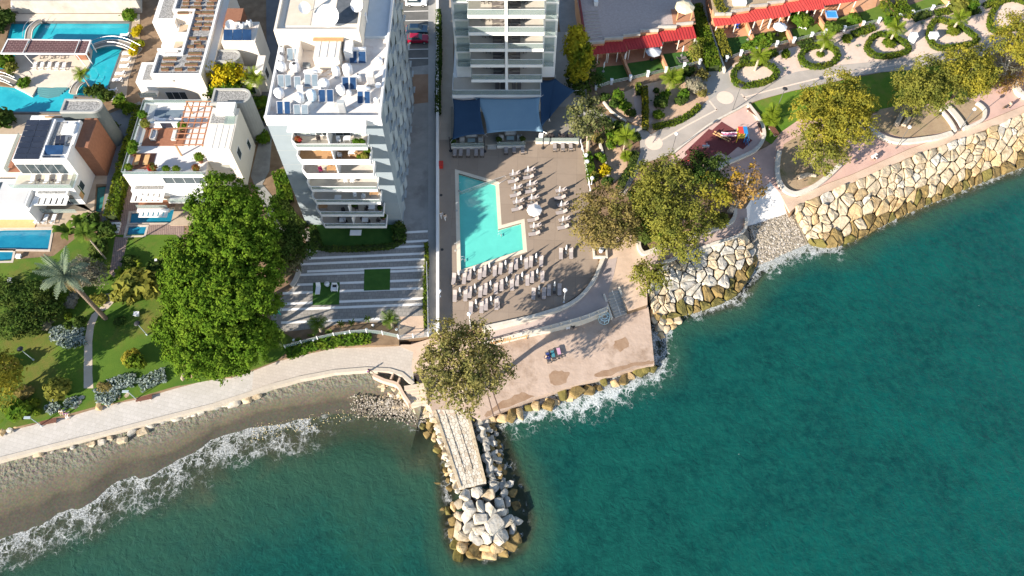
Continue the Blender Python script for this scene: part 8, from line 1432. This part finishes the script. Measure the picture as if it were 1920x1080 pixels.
for i in range(14): part(t, 'slat', wood_o, -2.9 + i * .42, -2.62 + i * .42, -.5 + i * .11, .35 + i * .11, .9, .98)
for x in (-2.5, 0, 2.6): part(t, 'leg', wood_b, x - .06, x + .06, -.1 + (x + 2.5) * .2, .1 + (x + 2.5) * .2, 0, .9)
t = thing('metal_cage', 'pale blue octagonal metal frame beside the platform steps', 'frame', W(1132, 600, PLAT)); k = MB()
for r_, z in ((.85, .1), (.85, 1.2), (.45, 1.2)):
    for i in range(8): a, b = i * PI / 4, (i + 1) * PI / 4; k.tube([(r_ * math.cos(a), r_ * math.sin(a), z), (r_ * math.cos(b), r_ * math.sin(b), z)], .05, 4)
for i in range(8): a = i * PI / 4; k.tube([(.85 * math.cos(a), .85 * math.sin(a), 0), (.85 * math.cos(a), .85 * math.sin(a), 1.2), (.4 * math.cos(a), .4 * math.sin(a), 1.2)], .045, 4)
k.build('bars', mat('cage_blue', (.50, .66, .68), rough=.5), t); part(t, 'base', conc, -.5, .5, -.5, .5, 0, .08)
PW(W(1064, 616, PLAT), .3, 'white plastic chair in the shade below the ramp wall'); PC(W(1074, 614, PLAT), 1, 'grey chair beside the white plastic chair below the ramp wall')
for i in range(4): PC(W(1090 + i * 6, 604 - i * 2, PLAT), 0, f'dark stacked chair under the ramp wall near the metal frame, {ORD[i]} from the left', 'chairs stored under the ramp wall')
for i, (u, v) in enumerate([(1028, 672), (1037, 668), (1048, 663)]):
    PLB(W(u, v, PLAT), PI + .2, f'dark lounger on the sunny platform, {ORD[i]} of three from the left', 'loungers on the platform'); k = MB(); k.box((0, 0, .44), (.5, 1.5, .03), .2); o = k.build('towel', (mat('towel_navy', (.03, .05, .18)), mat('towel_teal', (.05, .20, .24)), mat('towel_pink', (.50, .28, .38)))[i], None, False, W(u, v, PLAT)); tag(o, ('navy', 'teal', 'pale pink')[i] + ' towel spread on a lounger of the sunny platform', 'towel')
def slot(label, a, b): tag(MB().wall([W(*a, PLAT), W(*b, PLAT)], .14, PLAT - .1, PLAT + .012).build('drain_slot', mat('slot_brown', (.12, .08, .06)), None), label, 'drain')
slot('long dark joint across the lower end of the platform, left one', (914, 738), (926, 782)); slot('long dark joint across the lower end of the platform, right one', (924, 735), (938, 774))
# plaza furniture
t = thing('garden_chair', 'white garden lounge chair on the left turf square, left one', 'chair', W(597, 545, .03)); part(t, 'seat', frame_w, -.35, .35, -.8, .5, .25, .38); MB().box((0, .75, .6), (.7, .12, .8), 0, -.5).build('backrest', frame_w, t); part(t, 'leg', frame_w, -.3, .3, -.6, -.5, 0, .25); part(t, 'leg', frame_w, -.3, .3, .3, .4, 0, .25)
t = thing('garden_table', 'round white table between the garden chairs on the turf', 'table', W(614, 535, .03)); MB().lathe((0, 0, 0), [(.3, 0), (.06, .05), (.06, .5), (.42, .52), (.42, .57)], 16).build('top', frame_w, t, True)
t = thing('garden_chair', 'white square armchair on the left turf square', 'chair', W(628, 541, .03)); part(t, 'seat', frame_w, -.4, .4, -.6, .4, .2, .42); part(t, 'backrest', frame_w, -.4, .4, .41, .55, .2, .9); part(t, 'cushion', dark, -.3, .3, .0, .38, .421, .5)
for x in (-.5, .42): part(t, 'armrest', frame_w, x, x + .08, -.6, .4, 0, .6)
t = thing('curved_bench', 'curved pale bench at the left edge of the striped plaza', 'bench', W(556, 525)); O = t.location.copy(); L_ = smooth_line(WL([(562, 508), (559, 518), (554, 529), (548, 538)]), 4); k = MB(); k.wall([p - O for p in L_], .75, .3, .5); k.build('seat', mat('bench_pale', (.46, .40, .33), (.54, .48, .40), 1, .8), t); k = MB(); k.wall([p - O for p in L_], .5, 0, .3); k.build('base', conc, t)
t = thing('green_gate', 'turquoise painted gate leaf at the plaza corner under the pines', 'gate', W(520, 590)); 
for x in (-.5, .5): part(t, 'post', mat('turq', (.02, .35, .30)), x - .06, x + .06, -.06, .06, 0, 1.2)
for z in (.3, .7, 1.1): part(t, 'bar', MATS['turq'], -.44, .44, -.03, .03, z - .04, z + .04)
P_ = resample(smooth_line(WL([(536, 654), (570, 645), (610, 635), (655, 627), (700, 625), (747, 634)]), 4), 2.45); O = P_[0].copy(); t = thing('plaza_fence', 'white posted glass fence curving along the front of the plaza', 'fence', O)
for p in P_: q = p - O; part(t, 'post', frame_w, q.x - .07, q.x + .07, q.y - .07, q.y + .07, 0, 1.3)
for a, b in zip(P_, P_[1:]): k = MB(); d = (b - a).normalized() * .12; k.wall([a + d - O, b - d - O], .03, .12, 1.15); k.build('glass_panel', glass_v, t); k = MB(); k.wall([a + d - O, b - d - O], .07, 1.16, 1.22); k.build('rail', alu, t)
P_ = [W(748, 635), W(775, 633), W(803, 630)]; O = P_[0].copy(); t = thing('plaza_gate', 'low metal gate across the paved pad to the promenade', 'gate', O)
for a, b in zip(P_, P_[1:]):
    for z in (.3, .7, 1.1): k = MB(); k.tube([a - O + Vector((0, 0, z)), b - O + Vector((0, 0, z))], .03, 5); k.build('bar', alu, t)
for p in P_: q = p - O; part(t, 'post', frame_w, q.x - .08, q.x + .08, q.y - .08, q.y + .08, 0, 1.2)
P_ = resample(WL([(801, 500), (803, 560), (804, 630)]), 2.0); O = P_[0].copy(); t = thing('side_fence', 'thin metal fence along the right side of the plaza', 'fence', O)
for p in P_: q = p - O; part(t, 'post', alu, q.x - .05, q.x + .05, q.y - .05, q.y + .05, 0, 1.6)
for z in (.2, .9, 1.55): k = MB(); k.tube([p - O + Vector((0, 0, z)) for p in P_], .03, 5); k.build('rail', alu, t)
for i, (u, v) in enumerate([(552, 640), (588, 640), (648, 627), (688, 620), (700, 612), (744, 620)]): p = W(u, v); o = MB().lathe((0, 0, 0), [(.06, 0), (.06, .3), (.2, .34), (.22, .48), (.12, .6)], 10).build('garden_lamp', frame_w, None, True, p); tag(o, f'little white globe light in the strip behind the plaza fence, {ORD[i]} from the left', 'garden lamp', 'garden lights behind the plaza fence')
for u, v, l in ((36, 482, 'by the spa corner'), (21, 527, 'on the lawn'), (257, 590, 'on the lawn beside the pine')): p = W(u, v); o = thing('garden_pedestal', 'small white square pedestal ' + l, 'pedestal', p); part(o, 'block', frame_w, -.35, .35, -.3, .3, 0, .35); part(o, 'cap', frame_w, -.4, .4, -.35, .35, .351, .42)
t = thing('garden_pedestal', 'leaning pale post among the bird-of-paradise plants', 'post', W(300, 497)); MB().box((0, 0, .8), (.3, .3, 1.7), .2, .1).build('shaft', alu, t); MB().box((0, -.08, 1.7), (.36, .36, .1), .2).build('cap', frame_w, t)
# cars in the lane between the towers
def car(label, u, v, paint, s=1.0, glassm=None):
    t = thing('parked_car', label, 'car', W(u, v, .012), 0, 'cars parked in the lane between the towers'); k = MB()
    pr = [(-2.1, .35), (-2.12, .75), (-1.9, .92), (-1.35, 1.0), (-.9, 1.02), (1.2, 1.0), (2.0, .9), (2.15, .7), (2.12, .35)]
    for y0, y1, ins in ((-.86, .86, 0),): k.v = [(x, y, z) for y, f in ((-.88, 1), (-.7, 1.0), (.7, 1.0), (.88, 1)) for x, z in ((x * (.985 if abs(y) > .8 else 1), z - (.06 if abs(y) > .8 and z > .6 else 0)) for x, z in pr)]; n = len(pr); k.f = [(r * n + i, r * n + (i + 1) % n, (r + 1) * n + (i + 1) % n, (r + 1) * n + i) for r in range(3) for i in range(n)] + [tuple(range(n - 1, -1, -1)), tuple(range(3 * n, 4 * n))]
    k.build('body', paint, t)
    MB().prism([(-1.75, -.74), (.95, -.74), (.95, .74), (-1.75, .74)], 1.0, 1.42, [(-1.35, -.6), (.35, -.6), (.35, .6), (-1.35, .6)]).build('windows', glass_d, t); MB().prism([(-1.36, -.6), (.33, -.6), (.33, .6), (-1.36, .6)], 1.421, 1.47, [(-1.2, -.54), (.2, -.54), (.2, .54), (-1.2, .54)]).build('roof', paint, t)
    for x in (-1.3, 1.35):
        for y in (-.84, .84): w_ = MB(); w_.tube([(x, y - .1, .33), (x, y + .1, .33)], .33, 14); w_ = w_.build('wheel', dark, t); MB().tube([(x, y - .108, .33), (x, y + .108, .33)], .19, 8).build('rim', alu, w_)
    for y in (-.62, .62): bx(MB(), 2.04, 2.14, y - .16, y + .16, .62, .76).build('headlight', frame_w, t); bx(MB(), -2.13, -2.04, y - .14, y + .14, .66, .8).build('tail_light', plr, t)
    t.scale = (s, s, s); return t
car('small white car with dark roof windows at the top of the lane', 781, 8, mat('car_white', (.72, .72, .70), rough=.3, spec=.6)); car('dark blue car parked beside the red one', 783, 59, mat('car_navy', (.012, .03, .06), rough=.2, spec=.7)); car('crimson car parked in the bay below the dark blue one', 783, 77, mat('car_red', (.28, .006, .03), rough=.25, spec=.7))
# ================================================================ PEOPLE
skin = mat('skin', (.48, .29, .20), rough=.6); hair_d = mat('hair_dark', (.03, .02, .015), rough=.7); hair_f = mat('hair_fair', (.30, .20, .10), rough=.7)
def cloth(n, c): return mat('cloth_' + n, c, rough=.9)
def person(label, u, v, z, rz, top, legs, hair, pose='stand', s=1.0, bare_legs=False):
    """one continuous body grown round a skeleton, clothes a little outside it"""
    t = thing('person', label, 'person', W(u, v, z), rz)
    if pose == 'walk': hipz, kn, ft, sh = .92, ((-.10, .10, .50), (.10, -.16, .50)), ((-.11, -.20, .06), (.11, .30 - .3, .06)), 1.40; kn = ((-.10, -.20, .52), (.10, .12, .50)); ft = ((-.11, -.26, .07), (.11, .36, .09)); el = ((-.27, .16, 1.16), (.27, -.14, 1.16)); hd = ((-.27, .02, .95), (.27, -.32, .98)); tilt = -.05
    elif pose == 'sit': hipz, kn, ft, sh = .50, ((-.12, -.45, .50), (.12, -.45, .52)), ((-.12, -.50, .07), (.13, -.52, .07)), .98; el = ((-.28, -.08, .78), (.28, -.08, .78)); hd = ((-.20, -.34, .58), (.20, -.34, .60)); tilt = -.02
    elif pose == 'crouch': hipz, kn, ft, sh = .42, ((-.16, -.38, .50), (.16, -.36, .50)), ((-.14, -.10, .06), (.14, -.12, .06)), .84; el = ((-.27, -.34, .60), (.27, -.34, .60)); hd = ((-.12, -.55, .42), (.14, -.55, .40)); tilt = -.22
    else: hipz, kn, ft, sh = .92, ((-.10, -.02, .50), (.10, -.02, .50)), ((-.11, .03, .07), (.12, .03, .07)), 1.42; el = ((-.27, .03, 1.15), (.27, .03, 1.15)); hd = ((-.25, -.10, .92), (.25, -.10, .92)); tilt = 0
    V = [(0, 0, hipz), (0, tilt * .4, (hipz + sh) / 2), (0, tilt, sh - .03), (0, tilt * 1.1, sh + .07), (0, tilt * 1.2 - .02, sh + .17), (0, tilt * 1.2 - .02, sh + .27)]; E_ = [(0, 1), (1, 2), (2, 3), (3, 4), (4, 5)]; Rr = [(.15, .11), (.145, .10), (.15, .10), (.05, .05), (.085, .10), (.07, .08)]
    for i, sx_ in enumerate((-1, 1)):
        b = len(V); V += [(sx_ * .09, 0, hipz - .04), kn[i], (ft[i][0], ft[i][1], ft[i][2] + .03), (ft[i][0], ft[i][1] - .15, ft[i][2] - .03)]; E_ += [(0, b), (b, b + 1), (b + 1, b + 2), (b + 2, b + 3)]; Rr += [(.095, .10), (.06, .065), (.042, .05), (.04, .03)]
        b = len(V); V += [(sx_ * .18, tilt, sh - .02), el[i], hd[i], tuple(Vector(hd[i]) + (Vector(hd[i]) - Vector(el[i])).normalized() * .12)]; E_ += [(2, b), (b, b + 1), (b + 1, b + 2), (b + 2, b + 3)]; Rr += [(.06, .06), (.042, .042), (.03, .03), (.036, .018)]
    def grow(name, vi, m, k_, par):
        ix = {a: i for i, a in enumerate(vi)}; me = bpy.data.meshes.new(name); me.from_pydata([V[a] for a in vi], [(ix[a], ix[b]) for a, b in E_ if a in ix and b in ix], []); me.materials.append(m); o = put(name, me, par); o.modifiers.new('skin', 'SKIN')
        for i, a in enumerate(vi): d = me.skin_vertices[0].data[i]; d.radius = (Rr[a][0] * k_, Rr[a][1] * k_); d.use_root = i == 0
        sd = o.modifiers.new('sub', 'SUBSURF'); sd.levels = 1; sd.render_levels = 1; return o
    grow('body', list(range(len(V))), skin, 1.0, t)
    grow('shirt', [1, 2, 10, 11, 18, 19], top, 1.16, t)
    grow('shorts' if bare_legs else 'trousers', [0, 6, 7, 14, 15] if bare_legs else [0, 6, 7, 8, 14, 15, 16], legs, 1.17, t)
    h = Vector(V[5]); MB().lathe((h.x, h.y + .02, h.z - .10), [(.07, -.06), (.112, .02), (.108, .10), (.07, .17), (.02, .19)], 10).build('hair', hair, t, True); f = Vector(V[4])
    for x in (-.035, .035): MB().lathe((f.x + x, f.y - .093, f.z + .05), [(.006, -.01), (.014, 0), (.006, .012)], 6).build('eye', dark, t)
    MB().box((f.x, f.y - .11, f.z + .015), (.028, .035, .045)).build('nose', skin, t); MB().box((f.x, f.y - .098, f.z - .035), (.055, .012, .012)).build('mouth', cloth('lip', (.35, .12, .10)), t)
    t.scale = (s, s, s); return t
wt = cloth('white', (.72, .70, .68)); bg = cloth('beige', (.55, .42, .32)); nv = cloth('navy', (.03, .04, .09)); pu = cloth('purple', (.16, .03, .28)); bk = cloth('black', (.03, .03, .03)); gr = cloth('grey', (.30, .28, .26))
person('person in white walking beside the left edge of the hotel pool', 828, 408, .01, .4, wt, wt, hair_f, 'walk'); person('person in beige walking just behind the one in white by the pool', 835, 412, .01, .5, bg, wt, hair_d, 'walk')
person('person in white crouching over a small cart on the pink promenade', 1640, 299, .005, -.8, wt, bk, hair_d, 'crouch', 1.1)
person('person in dark clothes striding along the pink promenade by the white corner wall', 1888, 204, .005, -1.2, gr, bk, hair_d, 'walk', 1.1)
t = thing('dog', 'brown dog on the pink promenade ahead of the striding person', 'dog', W(1882, 203, .005), -.9); k = MB()
me = bpy.data.meshes.new('body'); vv_ = [(0, 0, .45), (0, -.35, .47), (0, -.55, .62), (0, -.74, .60), (0, .35, .45), (0, .55, .55), (-.09, -.34, .24), (-.09, -.36, .03), (.09, -.30, .24), (.09, -.26, .03), (-.09, .36, .28), (-.09, .42, .2), (-.09, .36, .03), (.09, .34, .28), (.09, .38, .2), (.09, .30, .03)]
me.from_pydata(vv_, [(0, 1), (1, 2), (2, 3), (0, 4), (4, 5), (1, 6), (6, 7), (1, 8), (8, 9), (4, 10), (10, 11), (11, 12), (4, 13), (13, 14), (14, 15)], []); me.materials.append(mat('dog_fur', (.14, .09, .05), (.20, .13, .08), 8, .9)); o = put('body', me, t); o.modifiers.new('skin', 'SKIN'); o.modifiers.new('sub', 'SUBSURF')
for i, r_ in enumerate((.12, .14, .09, .06, .11, .03, .05, .035, .05, .035, .06, .035, .035, .06, .035, .035)): d = me.skin_vertices[0].data[i]; d.radius = (r_, r_); d.use_root = i == 0
for x in (-.05, .05): MB().box((x, -.6, .73), (.04, .05, .1)).build('ear', MATS['dog_fur'], t)
person('person in purple sitting on the rock edge beside the promenade steps', 128, 779, PROM, .3, pu, wt, hair_d, 'sit'); person('person in white sitting on the bank left of the one in purple', 119, 775, PROM + .1, .2, wt, bg, hair_f, 'sit')
o = thing('stone_seat', 'flat cream stone the two people sit on above the promenade', 'rock', W(124, 773, PROM)); 
rk_ = put('block', BASE[2].copy(), o); rk_.data.materials.clear(); rk_.data.materials.append(rk[0]); rk_.scale = (1.2, .55, .5)
person('person in a purple top walking at the top of the beach near the stone steps', 693, 701, -1.30, 1.2, pu, bk, hair_d, 'walk')
person('person in dark blue bending beside the first lounger on the platform', 1022, 672, PLAT, 1.4, nv, nv, hair_d, 'crouch')
person('person in a pale top standing by the shaded right end of the plaza bench', 563, 502, .0, .6, gr, nv, hair_f, 'walk')
t = thing('hand_cart', 'small white cart beside the crouching person on the promenade', 'cart', W(1637, 296, .005), .5); part(t, 'body', frame_w, -.4, .4, -.25, .25, .2, .55); part(t, 'handle', alu, .4, .44, -.25, .25, .5, .95)
for x in (-.3, .3):
    for y in (-.27, .27): k = MB(); k.tube([(x, y - .03, .12), (x, y + .03, .12)], .12, 10); k.build('wheel', dark, t)
